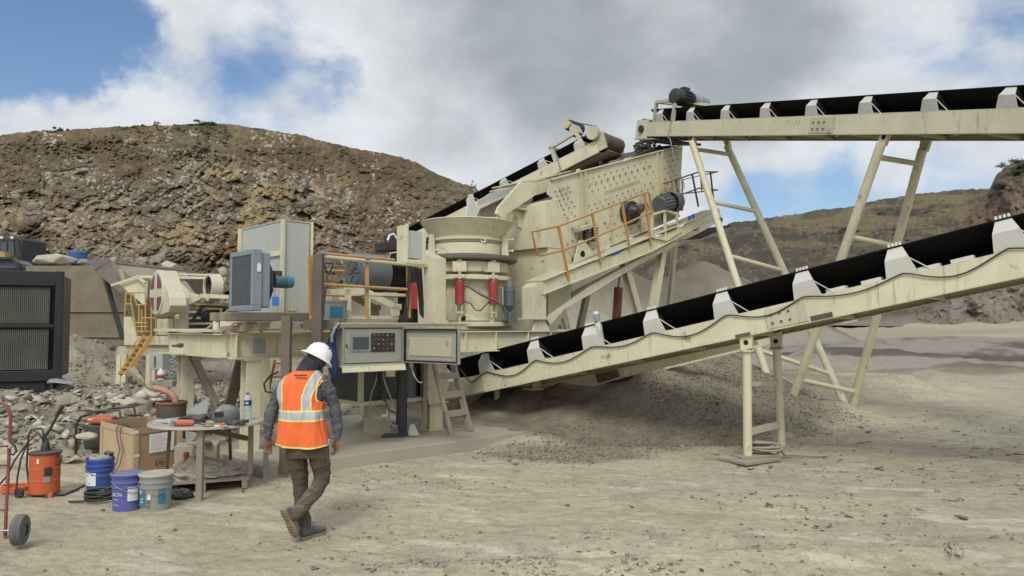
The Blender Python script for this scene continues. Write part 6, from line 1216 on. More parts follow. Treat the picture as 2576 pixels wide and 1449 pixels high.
# orange drum pump
pc_ = Vector(((126-1288)/FOC*8.25, 8.25, 0)); pc_.z = gz(pc_.x, pc_.y)+.035; pp_ = thing('drum_pump', 'orange drum with hand pump, hoses and small wheels left of the buckets', 'pump', pc_)
MB().lathe([(0, .0), (.145, 0), (.15, .01), (.150, .14), (.154, .145), (.150, .15), (.150, .27), (.154, .275), (.150, .28), (.150, .41), (.155, .42), (.150, .43), (0, .43)], pc_, n=36).build('drum', M['orange'], pp_)
MB().lathe([(.162, .425), (.165, .44), (.14, .45), (.05, .455), (.045, .50), (.03, .55), (0, .55)], pc_, n=30).build('lid', M['blackd'], pp_)
m = MB(); m.tube([pc_+Vector((.01, 0, .54)), pc_+Vector((-.02, 0, .60)), pc_+Vector((.04, 0, .68)), pc_+Vector((.16, -.02, .90))], [.03, .022, .016, .013], 8); m.tube([pc_+Vector((.12, -.02, .83)), pc_+Vector((.19, -.02, .95))], .022, 8); m.build('lever', M['blackd'], pp_)
m = MB(); m.tube([pc_+Vector((-.14, -.05, .1)), pc_+Vector((-.17, -.05, .3)), pc_+Vector((-.18, -.02, .62)), pc_+Vector((-.15, -.02, .69)), pc_+Vector((-.06, 0, .70)), pc_+Vector((-.03, 0, .66)), pc_+Vector((-.03, 0, .45))], .010, 8); m.build('push_handle', M['black'], pp_)
m = MB(); m.tube([pc_+Vector((.145, -.03, .40)), pc_+Vector((.18, -.04, .42)), pc_+Vector((.21, -.05, .37)), pc_+Vector((.19, -.05, .32)), pc_+Vector((.15, -.04, .31))], .008, 6); m.build('side_handle', M['rubd'], pp_)
for sg in ((-.15, -.16), (-.15, .14)): m = MB(); q = pc_+Vector((sg[0]-.02, sg[1], .025)); m.lathe([(.025, -.018), (.055, -.022), (.062, 0), (.055, .022), (.025, .018), (.025, -.018)], q, (.5, 1, 0), 24); m.build('wheel', M['rubd'], pp_)
m = MB(); m.box(pc_+Vector((.13, -.09, -.015)), (.04, .04, .05)); m.box(pc_+UP*-.008, (.26, .2, .014)); m.build('base', M['orange'], pp_)
for off, sg in ((0, 1), (.03, -1)): m = MB(); m.tube([pc_+Vector((0, -.02, .56)), pc_+Vector((-.06, -.05, .66)), pc_+Vector((-.15, -.08, .55)), pc_+Vector((-.19-off*2, -.12, .38)), pc_+Vector((-.20-off*4, -.15, .2)), pc_+Vector((-.19-off*8, -.18, .05)), pc_+Vector((-.12-off*8, -.2, .0))], .010, 6); m.build('hose', M['rubd'], pp_)
wrap(pp_, pc_, .156, 300, 328, .20, .29, M['blackd']); wrap(pp_, pc_, .1565, 298, 322, .13, .19, M['greyp'])
m = MB(); m.box(pc_+Vector((.02, -.155, .36)), (.02, .01, .05)); m.build('latch', M['white'], pp_)
hc_ = pc_+Vector((-.36, .08, -.02)); m = MB(); m.tube([hc_+Vector((.15*math.cos(i*.4), .12*math.sin(i*.4), .012+.0012*i)) for i in range(60)], .010, 6); o = m.build('orange_hose', M['orangehose']); tag(o, 'bright orange hose coiled on the ground left of the orange drum', 'hose')
m = MB(); P = [atz(x, y, 0) for x, y in ((75, 1250), (115, 1256), (160, 1250), (195, 1236), (228, 1216), (240, 1210))]; m.tube([Vector((p.x, p.y, gz(p.x, p.y)+.014)) for p in P], .011, 6); o = m.build('ground_hose', M['rubd']); tag(o, 'black hose lying on the ground from the orange drum to the blue bucket', 'hose')
# hand truck
ht = thing('hand_truck', 'red two wheeled hand truck cut by the left edge of the picture', 'hand truck', at(20, 1360, 6.35)); z0 = at(20, 1366, 6.3).z
P = [at(-60, 1020, 6.5), at(-30, 1008, 6.5), at(4, 1013, 6.5), at(20, 1022, 6.5), at(27, 1045, 6.5), at(24, 1110, 6.48), at(19, 1220, 6.4), at(15, 1290, 6.33), at(13, 1352, 6.28)]
hm = paint('worn_red_paint', (.20, .035, .035), .5, .25, .35); m = MB(); m.tube(P, .014, 10); m.build('frame_tube', hm, ht); m = MB(); m.tube([p+Vector((-.36, .0, 0)) for p in P[3:]], .014, 10); m.build('frame_tube', hm, ht)
for y in (1122, 1170, 1282): m = MB(); a = at(20, y, 6.42); m.tube([a, a+Vector((-.36, 0, -.01))], .009, 8); m.build('cross_bar', hm, ht)
m = MB(); a = at(13, 1352, 6.28); m.tube([a, at(44, 1345, 6.22), at(44, 1345, 6.22)], .012, 8); m.build('frame_foot', hm, ht)
m = MB(); a = at(26, 1112, 6.45); m.tube([a, a+Vector((.04, 0, -.03)), a+Vector((.055, 0, -.08)), a+Vector((.03, 0, -.11)), a+Vector((.0, 0, -.10))], .009, 8); m.build('hook', M['blackd'], ht); m = MB(); m.box(a+Vector((-.01, -.01, -.02)), (.07, .03, .03), (Vector((.8, 0, -.6)), Vector((0, 1, 0)), Vector((.6, 0, .8)))); m.build('clamp', M['creamd'], ht)
wc = at(50, 1333, 6.27); wx = Vector((.97, .23, 0)); m = MB(); m.lathe([(.045, -.045), (.085, -.045), (.115, -.04), (.124, -.03), (.121, -.015), (.126, -.012), (.126, -.002), (.122, 0), (.126, .002), (.126, .012), (.121, .015), (.124, .03), (.115, .04), (.085, .045), (.045, .045)], wc, wx, 40); wh = m.build('wheel', paint('worn_tyre', (.115, .12, .115), .85, .35, 0, dustcol=(.25, .24, .2)), ht)
m = MB(); m.cyl(wc-wx*.035, wc+wx*.035, .05, n=20); m.build('hub', M['grey'], wh); m = MB(); m.tube([wc, wc-wx*.22, wc-wx*.5], .010, 8); m.build('axle', M['steel'], ht); 
m = MB(); m.bar(at(-40, 1158, 9.7), at(96, 1136, 9.3), .05, .07); o = m.build('steel_channel', M['creamd']); tag(o, 'pale steel channel lying on the rubble at the left edge', 'steel channel')
# table
tc_ = Vector(((526-1288)/FOC*8.45, 8.45, .775)); tb = thing('round_table', 'makeshift round table with pale top, crowded with tools, in front of the chassis leg', 'table', (tc_.x, tc_.y, 0))
m = MB(); ring = [tc_+Vector((.62*math.cos(a), .56*math.sin(a), 0)) for a in [i*math.tau/40 for i in range(40)]]; m.prism([p for p in ring], UP*.028); m.build('top', paint('pale_board', (.50, .46, .37), .8, .4, 0, dirt=.5, scale=2), tb, bevel=.004)
for x, y, px, w_, mt in ((0, 0, 505, .065, 'wood'), (0, 0, 631, .05, 'wood')):
    d = 8.02 if px < 600 else 8.75; a = at(px, 1100, d); g = gz(a.x, a.y) if px < 600 else PADZ; m = MB(); m.bar(Vector((a.x, a.y, g-.02)), Vector((a.x, a.y, .773)), w_, w_); m.build('leg', M[mt], tb, bevel=.003)
for (x0, y0, d0, x1, y1, d1) in ((428, 1072, 8.3, 419, 1190, 8.5), (577, 1075, 8.9, 580, 1155, 9.2)): m = MB(); m.bar(at(x0, y0, d0), at(x1, y1, d1), .035, .035); m.build('leg', M['woodd'], tb)
m = MB(); m.bar(at(515, 1080, 8.3), at(622, 1103, 8.9), .03, .06); m.bar(at(440, 1074, 8.4), at(500, 1082, 8.05), .03, .05); m.build('rail', M['woodd'], tb); m = MB(); m.bar(at(560, 1078, 7.95), at(655, 1064, 8.6), .02, .03); m.build('edge_strip', M['wood'], tb)
zt3 = .804
def tabl(px, d): return Vector(((px-1288)/FOC*d, d, zt3))
# welding mask
c = tabl(573, 8.35); wm = thing('welding_mask', 'dark grey welding mask with a yellow sticker lying on the table', 'mask', c)
bm = bmesh.new(); bmesh.ops.create_uvsphere(bm, u_segments=28, v_segments=16, radius=1)
for v in bm.verts: v.co = Vector((v.co.x*.155, v.co.y*.12, max(v.co.z, -.35)*.145+.052)); v.co.x += .02*v.co.z*3
me = bpy.data.meshes.new('shell'); bm.to_mesh(me); bm.free(); [setattr(p, 'use_smooth', True) for p in me.polygons]; o = bpy.data.objects.new('shell', me); C.objects.link(o); o.parent = wm; me.materials.append(M['grey'])
m = MB(); m.box(c+Vector((-.03, -.122, .10)), (.10, .012, .05)); m.build('visor_window', M['black'], wm, bevel=.004); m = MB(); m.box(c+Vector((-.025, -.126, .145)), (.065, .02, .014)); m.build('sticker', M['yellow2'], wm); m = MB(); m.cyl(c+Vector((-.08, -.02, .18)), c+Vector((-.08, -.02, .20)), .016, n=12); m.build('knob', M['blackd'], wm)
# angle grinder in orange
c = tabl(472, 8.0); dg_ = thing('angle_grinder', 'orange grinder lying at the front edge of the table', 'grinder', c)
m = MB(); m.tube([c+Vector((-.09, 0, .035)), c+Vector((-.03, 0, .038)), c+Vector((.05, .01, .036)), c+Vector((.09, .02, .034))], [.028, .036, .034, .024], 14); m.build('body', M['orange'], dg_); m = MB(); m.cyl(c+Vector((-.13, 0, .0)), c+Vector((-.12, 0, .055)), .032, n=14); m.cyl(c+Vector((-.13, -.02, -.03)), c+Vector((-.128, -.02, -.02)), .05, n=18); m.build('head', M['steel'], dg_); m = MB(); m.tube([c+Vector((.09, .02, .034)), c+Vector((.14, .05, .02)), c+Vector((.2, .03, .012)), c+Vector((.26, .1, .012))], .007, 6); m.build('cable', M['black'], dg_)
def lump(name, label, cat, px, d, s, mat, seed, zoff=0):
    rg = random.Random(seed); c = tabl(px, d) if zoff == 0 else Vector(((px-1288)/FOC*d, d, zoff)); bm = bmesh.new(); bmesh.ops.create_icosphere(bm, subdivisions=4, radius=1)
    for v in bm.verts:
        q = v.co.copy(); n1 = mnoise.fractal(q*1.4+Vector((seed, 0, 0)), 1, 2, 4); n2 = abs(mnoise.noise(q*2.6+Vector((seed*2, 3, 0)))); f = 1+.30*n1-.35*n2
        v.co = Vector((q.x*s[0]*f, q.y*s[1]*f, max(q.z*f, -.25)*s[2]+.25*s[2]))
    me = bpy.data.meshes.new(name); bm.to_mesh(me); bm.free(); [setattr(p, 'use_smooth', True) for p in me.polygons]; o = bpy.data.objects.new(name, me); C.objects.link(o); o.location = c; me.materials.append(mat); return tag(o, label, cat)
lump('plastic_bag', 'crumpled pale plastic bag on the left end of the table', 'bag', 425, 8.3, (.17, .12, .035), paint('pale_bag', (.42, .43, .43), .5, .2, 0, dirt=.4), 3)
lump('work_cloth', 'dark dusty folded cloth in the middle back of the table', 'cloth', 497, 8.55, (.19, .13, .05), M['rubd'], 5); lump('work_glove', 'black work glove lying in front of the welding mask', 'glove', 598, 8.15, (.10, .08, .04), M['black'], 6); lump('orange_glove', 'small orange glove tip beside the welding mask', 'glove', 566, 8.1, (.035, .03, .022), M['orangehose'], 7); lump('brown_rag', 'small brown rag at the front edge of the table', 'rag', 531, 7.98, (.06, .04, .02), paint('brown_rag', (.19, .15, .12), .9, .3), 8)
m = MB(); m.tube([tabl(440, 8.05)+UP*.02, tabl(462, 8.0)+UP*.025], .018, 8); o = m.build('torch', M['blackd']); tag(o, 'black torch lying left of the orange grinder', 'torch'); m = MB(); m.box(tabl(553, 8.0)+UP*.006, (.06, .04, .01)); o = m.build('white_card', M['white']); tag(o, 'small white card at the front of the table', 'card')
m = MB(); m.box(tabl(622, 8.3)+UP*.02, (.07, .05, .03)); o = m.build('small_tool', M['blackd'], bevel=.005); tag(o, 'small dark tool near the right end of the table', 'tool')
m = MB(); c = tabl(505, 8.25); m.tube([c+Vector((.07*math.cos(i*.5)+.01*math.sin(i), .05*math.sin(i*.5), .008+.0008*i)) for i in range(50)], .005, 5); o = m.build('cable_coil', M['black']); tag(o, 'thin black cable coiled in the middle of the table', 'cable')
m = MB(); c = tabl(545, 8.2); m.tube([c+UP*.01, c+Vector((.09, -.05, .012))], .006, 6); m.cur = 1; m.tube([c+UP*.012, c+Vector((-.06, .033, .012))], .014, 8); o = m.build('screwdriver', [M['steel'], M['yellow2']]); tag(o, 'screwdriver with yellow handle lying in front of the black cable coil', 'screwdriver')
m = MB(); c = tabl(448, 8.35); m.box(c+UP*.012, (.16, .10, .02), (Vector((.9, .4, 0)), Vector((-.4, .9, 0)), UP)); o = m.build('folded_glove', M['blackd'], bevel=.008); tag(o, 'flat black leather pouch on the pale bag at the left of the table', 'pouch')
# bottle
c = tabl(627, 8.55); bt = thing('water_bottle', 'clear plastic water bottle with a blue label standing on the table', 'bottle', c)
gm = bpy.data.materials.new('clear_bottle'); gm.use_nodes = True; nb_ = NT(gm.node_tree); bs = gm.node_tree.nodes['Principled BSDF']; bs.inputs['Base Color'].default_value = (.75, .77, .76, 1); bs.inputs['Roughness'].default_value = .15; bs.inputs['Transmission Weight'].default_value = .55
MB().lathe([(0, 0), (.040, 0), (.045, .01), (.043, .04), (.045, .06), (.042, .09), (.045, .12), (.045, .19), (.046, .20), (.046, .235), (.035, .265), (.016, .285), (.015, .30)], c, n=24).build('body', gm, bt)
MB().lathe([(.0165, .288), (.0175, .29), (.0175, .312), (0, .314)], c, n=16).build('cap', M['violet'], bt); lb_ = MB().lathe([(.0465, .165), (.0468, .225)], c, n=24).build('label', paint('navy_label', (.02, .05, .18), .4, .1), bt)
m = MB(); m.box(c+Vector((.012, -.0470, .195)), (.03, .002, .016)); m.box(c+Vector((-.028, -.0385, .195)), (.008, .002, .03)); m.build('lettering', M['white'], lb_)
# under the table
m = MB(); m.box(Vector((-4.02, 9.55, .20)), (.5, .34, .36), (Vector((.96, .27, 0)), Vector((-.27, .96, 0)), UP)); o = m.build('concrete_block', M['concrete'], bevel=.01); tag(o, 'dusty concrete block under the table against the pad', 'block')
lump('dark_rag', 'dark rag on top of the concrete block', 'rag', 526, 9.4, (.08, .05, .04), M['blackd'], 31, zoff=.385)
pl = thing('wooden_pallet', 'old wooden pallet under the table holding the folded tarp', 'pallet', (-3.55, 8.8, .05)); px_, py_ = Vector((.93, .37, 0)), Vector((-.37, .93, 0))
pcn = Vector((-3.62, 8.78, gz(-3.62, 8.78)+.09))
for i in range(5): m = MB(); m.box(pcn+py_*(-.32+.16*i)+UP*.02, (.98, .12, .02), (px_, py_, UP)); m.build('slat', M['wood'], pl, bevel=.002)
for s in (-.44, 0, .44): m = MB(); m.box(pcn+px_*s-UP*.035, (.06, .8, .088), (px_, py_, UP)); m.build('bearer', M['wood'], pl)
def folds(c):
    bm = bmesh.new(); bmesh.ops.create_icosphere(bm, subdivisions=5, radius=1)
    for v in bm.verts:
        q = v.co.copy(); r1 = abs(mnoise.noise(Vector((q.x*2.3, q.y*2.0, q.z*4)))); r2 = abs(mnoise.noise(Vector((q.x*5+4, q.y*4, q.z*9)))); lay = .07*math.sin(q.z*15+2*q.x)
        f = 1+.35*r1-.22*r2+lay; sx = .44*(1-.35*max(0, q.z)); up = .15*(1+.8*math.exp(-((q.x+.35)/.28)**2)*(1+.5*math.sin(q.x*16)))
        v.co = px_*(q.x*sx*f)+py_*(q.y*.27*f)+UP*(max(q.z*f, -.12)*up+.02)
    me = bpy.data.meshes.new('folded_tarp'); bm.to_mesh(me); bm.free(); [setattr(p, 'use_smooth', True) for p in me.polygons]; o = bpy.data.objects.new('folded_tarp', me); C.objects.link(o); o.location = c; me.materials.append(M['canvas'])
    tag(o, 'dusty grey crumpled canvas tarp heaped on the pallet under the table', 'tarp')
def sheet(name, label, cat, c, sx, sy, layers, mat, seed):
    m = MB(); n = 26
    for k_ in range(layers):
        vs = []
        for i in range(n):
            for j in range(n):
                u, v = i/(n-1)-.5, j/(n-1)-.5; q = Vector((u*3+seed+k_*5, v*3, k_)); h = .04*mnoise.fractal(q, 1, 2, 3)+.05*abs(mnoise.noise(q*1.7)); ed = 1-min(1, 4*(.5-max(abs(u), abs(v)))) 
                vs.append(c+px_*(u*sx*(1-.08*k_)+.04*mnoise.noise(q*2))+py_*(v*sy*(1-.08*k_)+.04*mnoise.noise(q*2+Vector((5, 0, 0))))+UP*(.035+.055*k_+h-.05*ed**2))
        m._add(vs, [(i*n+j, (i+1)*n+j, (i+1)*n+j+1, i*n+j+1) for i in range(n-1) for j in range(n-1)], True)
    m._add([c+px_*a*sx*.46+py_*b*sy*.46+UP*z for z in (0, .055*layers) for a, b in ((-1, -1), (1, -1), (1, 1), (-1, 1))], [(0, 1, 2, 3)[::-1], (4, 5, 6, 7), (0, 1, 5, 4), (1, 2, 6, 5), (2, 3, 7, 6), (3, 0, 4, 7)])
    o = m.build(name, mat, solid=.008); return tag(o, label, cat)
folds(pcn+UP*.03)
lump('black_rag', 'black rag on the ground left of the front table leg', 'rag', 468, 8.15, (.13, .10, .09), M['rubd'], 11, zoff=gz(-3.6, 8.15)); lump('black_rag', 'black crumpled cloth right behind the grey bucket', 'rag', 447, 8.4, (.10, .10, .09), M['blackd'], 13, zoff=gz(-3.8, 8.4))
c = Vector(((477-1288)/FOC*8.7, 8.7, gz(-3.8, 8.7)+.10)); ob = MB().lathe([(0, 0), (.058, 0), (.066, .012), (.066, .15), (.05, .18), (.025, .2), (.025, .24), (.035, .245), (.03, .30), (0, .31)], c, n=22).build('orange_flask', M['orange']); tag(ob, 'round orange flask with handle between the crate and the table leg', 'flask')
m = MB(); m.tube([c+Vector((-.066, 0, .06)), c+Vector((-.10, 0, .08)), c+Vector((-.10, 0, .14)), c+Vector((-.066, 0, .15))], .006, 6); m.build('handle', M['orange'], ob)
m = MB(); m.bar(Vector((c.x-.35, 8.5, .06)), Vector((c.x+.25, 8.75, .08)), .08, .03); m.bar(Vector((c.x-.2, 8.3, .05)), Vector((c.x+.1, 8.9, .10)), .05, .03); o = m.build('scrap_boards', M['wood']); tag(o, 'scrap boards lying under the orange flask', 'boards')
m = MB(); p0, p1, p2 = at(466, 1080, 9.3), at(500, 1082, 9.0), at(468, 1122, 9.5); m.prism([p0, p1, at(492, 1100, 9.1), p2], Vector((0, .01, 0))); o = m.build('grey_sheet', M['greyl']); tag(o, 'grey plastic sheet hanging between the crate and the table', 'sheet')
m = MB(); m.prism([at(468, 1035, 10.4), at(523, 1000, 10.6), at(516, 1040, 10.2), at(480, 1052, 10.1)], Vector((.02, .02, 0))); o = m.build('grey_sheet', M['greyb']); tag(o, 'blue grey sheet leaning behind the left chassis leg', 'sheet')
# rusty tub and salmon hose behind crate
c = at(431, 1042, 10.9); m = MB(); tbx = thing('rusty_tub', 'rusty brown steel tub behind the wooden crate', 'tub', c)
m.lathe([(.0, -.35), (.19, -.35), (.20, 0), (.205, .16), (.215, .165), (.215, .185), (.195, .185), (.19, .0), (0, .0)], c, n=28); m.build('body', M['rusty'], tbx); MB().lathe([(.216, .15), (.22, .17), (.216, .19), (.196, .19)], c, n=28).build('rim', paint('orange_rust', (.26, .10, .05), .7, .1), tbx)
m = MB(); m.tube([c+Vector((.06, .0, .1)), c+Vector((.05, 0, .24)), c+Vector((-.03, 0, .31)), c+Vector((-.15, 0, .36)), c+Vector((-.26, 0, .38))], .045, 12); o = m.build('salmon_hose', M['salmon']); tag(o, 'thick salmon pink hose sticking out of the rusty tub', 'hose'); m = MB(); m.tube([at(363, 976, 11.6), at(372, 990, 11.4), at(395, 998, 11.3), at(404, 988, 11.4)], [.02, .05, .05, .03], 8); o = m.build('torn_sack', paint('torn_sack', (.48, .46, .38), .9, .3), sub=1); tag(o, 'torn pale sack lying left of the salmon hose', 'sack')
# ------------------------------------------------------------------ the walking worker
skin = paint('skin', (.20, .10, .07), .6, .12, 0, dirt=.3, bump=.1); hood = paint('grey_hoodie', (.075, .078, .086), .95, .30, 0, dirt=.5, scale=1.6, dustcol=(.22, .205, .18)); trou = paint('muddy_trousers', (.088, .074, .052), .95, .45, 0, dirt=.6, scale=1.8, dustcol=(.20, .17, .12))
boot = paint('dusty_boot', (.072, .074, .074), .75, .5, 0, dirt=.4, scale=2, dustcol=(.24, .23, .20)); sole = paint('tan_sole', (.24, .18, .11), .85, .3, 0, dirt=.5, scale=3); gait = paint('navy_gaiter', (.022, .026, .045), .95, .12, 0, dirt=.3)
orv = paint('orange_vest', (.80, .155, .038), .85, .16, 0, dirt=.25, scale=1.2, dustcol=(.5, .22, .10), bump=.1); refl = paint('reflective_tape', (.40, .42, .41), .45, .12, 0, dirt=.25, scale=2); lime = paint('lime_trim', (.72, .66, .22), .8, .1, 0, dirt=.15)
X, Y, Z = Vector((1, 0, 0)), Vector((0, 1, 0)), UP
def rings(m, lst, n=24, pw=2.0):
    """lst of (centre, half width, half depth, right axis, front axis)"""
    vs = []
    for c, a, b, ex, ey in lst:
        for i in range(n):
            t = i*math.tau/n; co, si = math.cos(t), math.sin(t); e = 2/pw
            vs.append(c+ex*(a*math.copysign(abs(co)**e, co))+ey*(b*math.copysign(abs(si)**e, si)))
    k_ = len(lst); fs = [(i*n+j, i*n+(j+1) % n, (i+1)*n+(j+1) % n, (i+1)*n+j) for i in range(k_-1) for j in range(n)]
    m._add(vs, fs+[tuple(range(n))[::-1], tuple(range((k_-1)*n, k_*n))], True)
def limb(m, lst, n=20):
    """lst of (point, radius across, radius deep)"""
    L_ = []
    for i, (p, a, b) in enumerate(lst):
        t = (lst[min(i+1, len(lst)-1)][0]-lst[max(i-1, 0)][0]).normalized(); ex = (X-t*X.dot(t)).normalized(); ey = t.cross(ex); L_.append((p, a, b, ex, ey))
    rings(m, L_, n); m_ = lst[0]; e_ = lst[-1]
    for p, a, b in (m_, e_): ball(m, p, min(a, b)*.98)
def ball(m, c, r, s=(1, 1, 1), n=14):
    vs = []; k_ = 9
    for i in range(k_+1):
        ph = math.pi*i/k_
        for j in range(n): th = j*math.tau/n; vs.append(c+Vector((s[0]*r*math.sin(ph)*math.cos(th), s[1]*r*math.sin(ph)*math.sin(th), s[2]*r*math.cos(ph))))
    m._add(vs, [(i*n+j, i*n+(j+1) % n, (i+1)*n+(j+1) % n, (i+1)*n+j) for i in range(k_) for j in range(n)], True)
body = MB(); bones = []
def seg(kind, pts): bones.append((kind, pts))
def pt(x, y, d): return at(x, y, d)
# torso
T = [(768, 1150, 6.60, .155, .115), (768, 1120, 6.60, .168, .125), (764, 1085, 6.60, .165, .118), (760, 1045, 6.62, .168, .115), (760, 1005, 6.65, .185, .122), (763, 975, 6.68, .195, .122), (766, 955, 6.70, .165, .105), (772, 938, 6.72, .10, .075)]
rings(body, [(pt(x, y, d), a, b, X, Y) for x, y, d, a, b in T], 32, 2.3)
limb(body, [(pt(774, 945, 6.72), .062, .065), (pt(784, 925, 6.76), .058, .062)])
hd_ = pt(796, 903, 6.79); ball(body, hd_, .10, (.82, .98, 1.12), 24)
hx = Vector((.9, .1, -.42)).normalized(); fwd = Vector((-.12, .90, -.42)).normalized(); hup = Vector((.42, .30, .86)).normalized()
body.cyl(hd_+fwd*.085, hd_+fwd*.118-hup*.02, .012, .014, n=8)
for sg in (-1, 1): ball(body, hd_+hx*.083*sg-hup*.015, .026, (.5, .8, 1.2), 8)
seg('hood', [pt(768, 1100, 6.6), pt(760, 1040, 6.6), pt(764, 975, 6.66)]); seg('gait', [pt(774, 948, 6.72), pt(784, 925, 6.76)]); seg('gait', [hd_])
# arms and hands
def hand(m, wr, down, side, curl, nrm):
    """wr wrist, down palm direction, side direction of the thumb edge, nrm palm normal (fingers curl that way)"""
    kn = wr+down*.085; rings(m, [(wr, .026, .020, side, nrm), (wr+down*.03, .034, .017, side, nrm), (wr+down*.07, .042, .016, side, nrm), (kn+down*.005, .040, .013, side, nrm)], 14)
    for i, (o, ln) in enumerate(((.031, .070), (.011, .078), (-.010, .073), (-.030, .058))):
        p = kn+side*o; pts = [p-down*.01]; ang = curl*.35+.05*i
        for f in (.42, .32, .26): p = p+(down*math.cos(ang)+nrm*math.sin(ang)+side*(o*.6))*(ln*f); pts.append(p.copy()); ang += curl
        m.tube(pts, [.0098, .0092, .0085, .0072], 8); ball(m, pts[-1], .0073, n=8)
    p = wr+down*.028+side*.026; q = p+(side*.75+down*.75+nrm*.25).normalized()*.036; r = q+(down*.95+side*.15+nrm*.35).normalized()*.034; m.tube([wr+down*.02+side*.012, p, q, r], [.013, .013, .011, .009], 8); ball(m, r, .009, n=8); seg('skin', [wr+down*.02, kn, kn+down*.07]); seg('skin', [q, r])
wl_, wr_ = pt(674, 1097, 6.58), pt(848, 1100, 6.62)
limb(body, [(pt(720, 966, 6.70), .060, .066), (pt(704, 988, 6.71), .060, .064), (pt(690, 1016, 6.69), .056, .058), (pt(680, 1045, 6.63), .054, .056), (pt(676, 1070, 6.60), .046, .048), (wl_, .036, .038)])
limb(body, [(pt(814, 962, 6.68), .066, .070), (pt(828, 985, 6.68), .066, .067), (pt(839, 1015, 6.68), .058, .060), (pt(846, 1045, 6.66), .055, .057), (pt(849, 1075, 6.64), .046, .048), (wr_, .036, .038)])
seg('hood', [pt(718, 962, 6.68), pt(692, 1015, 6.66), pt(677, 1060, 6.61), wl_+UP*.01]); seg('hood', [pt(818, 962, 6.68), pt(839, 1015, 6.68), pt(848, 1060, 6.65), wr_+UP*.01])
hand(body, wl_-UP*.01, Vector((-.04, .05, -1)).normalized(), Vector((.75, .6, .05)).normalized(), .42, Vector((.62, -.75, .0)).normalized())
hand(body, wr_-UP*.01, Vector((-.06, .10, -1)).normalized(), Vector((-.65, .75, 0)).normalized(), .40, Vector((-.72, -.65, 0)).normalized())
# legs
limb(body, [(pt(744, 1125, 6.60), .094, .105), (pt(748, 1160, 6.63), .090, .096), (pt(753, 1195, 6.66), .080, .082), (pt(756, 1222, 6.68), .070, .072), (pt(758, 1255, 6.67), .066, .068), (pt(760, 1285, 6.66), .064, .068), (pt(764, 1308, 6.66), .066, .070), (pt(768, 1324, 6.67), .060, .066)])
limb(body, [(pt(799, 1125, 6.60), .096, .108), (pt(804, 1160, 6.64), .090, .096), (pt(810, 1188, 6.67), .080, .084), (pt(810, 1208, 6.66), .074, .076), (pt(794, 1236, 6.60), .068, .070), (pt(772, 1262, 6.54), .066, .064), (pt(754, 1284, 6.50), .066, .060), (pt(742, 1298, 6.48), .058, .054)])
seg('trou', [pt(768, 1150, 6.6), pt(768, 1120, 6.6)]); seg('trou', [pt(746, 1125, 6.6), pt(754, 1195, 6.66), pt(758, 1255, 6.67), pt(764, 1312, 6.66)]); seg('trou', [pt(798, 1125, 6.6), pt(808, 1188, 6.66), pt(768, 1262, 6.55), pt(750, 1282, 6.51)])
per = thing('person', 'worker in white hard hat and orange reflective vest walking away across the yard', 'person', (pt(770, 1340, 6.6).x, 6.6, 0))
bo = body.build('body', skin, per); rm = bo.modifiers.new('r', 'REMESH'); rm.mode = 'VOXEL'; rm.voxel_size = .0065; rm.use_smooth_shade = True; smd = bo.modifiers.new('s', 'SMOOTH'); smd.iterations = 4; smd.factor = .5
bpy.context.view_layer.update(); dgp = bpy.context.evaluated_depsgraph_get(); me2 = bpy.data.meshes.new_from_object(bo.evaluated_get(dgp)); bo.modifiers.clear(); bo.data = me2
me2.materials.clear(); kinds = {'skin': 0, 'hood': 1, 'trou': 2, 'gait': 3}; [me2.materials.append(x) for x in (skin, hood, trou, gait)]
off = per.location; co = np.empty(len(me2.vertices)*3); me2.vertices.foreach_get('co', co); co = co.reshape(-1, 3)+np.array(off)
best = np.full(len(co), 9.0); kd = np.zeros(len(co), int)
for kind, ps in bones:
    ps = [np.array(p) for p in ps]
    for a, b in (zip(ps[:-1], ps[1:]) if len(ps) > 1 else [(ps[0], ps[0]+1e-5)]):
        ab = b-a; t = np.clip(((co-a)@ab)/max(ab@ab, 1e-12), 0, 1); d = np.linalg.norm(co-(a+t[:, None]*ab), axis=1)*(1.0 if kind != 'skin' else 1.0); m_ = d < best; best[m_] = d[m_]; kd[m_] = kinds[kind]
pol = np.empty(len(me2.polygons)*4, int) if False else None
mi = np.array([kd[p.vertices[0]] for p in me2.polygons], np.int32); me2.polygons.foreach_set('material_index', mi)
# cloth creases: sleeves and trouser legs fold round the limb
nv = np.empty(len(co)*3); me2.vertices.foreach_get('normal', nv); nv = nv.reshape(-1, 3)
disp = np.zeros(len(co)); cl = (kd == 1) | (kd == 2) | (kd == 3)
px3, pz3, py3 = co[:, 0], co[:, 2], co[:, 1]
cr_ = (fbm(px3*9+pz3*10+3, pz3*22-px3*14, 4, 300)-.5)*.024+(np.abs(fbm(px3*14-py3*9, pz3*18+py3*8, 3, 310)-.5))*-.028
low = np.where(kd == 2, .75+.5*sst(.42, .15, pz3), 1.0); disp = np.where(cl, cr_*low, 0)
co2 = co+nv*disp[:, None]-np.array(off); me2.vertices.foreach_set('co', co2.ravel()); me2.update(); [setattr(p, 'use_smooth', True) for p in me2.polygons]
for sg in (-1, 1): e = MB(); ball(e, hd_+fwd*.092+hx*.032*sg+hup*.012, .012, n=8); e.build('eye', M['white'], per)
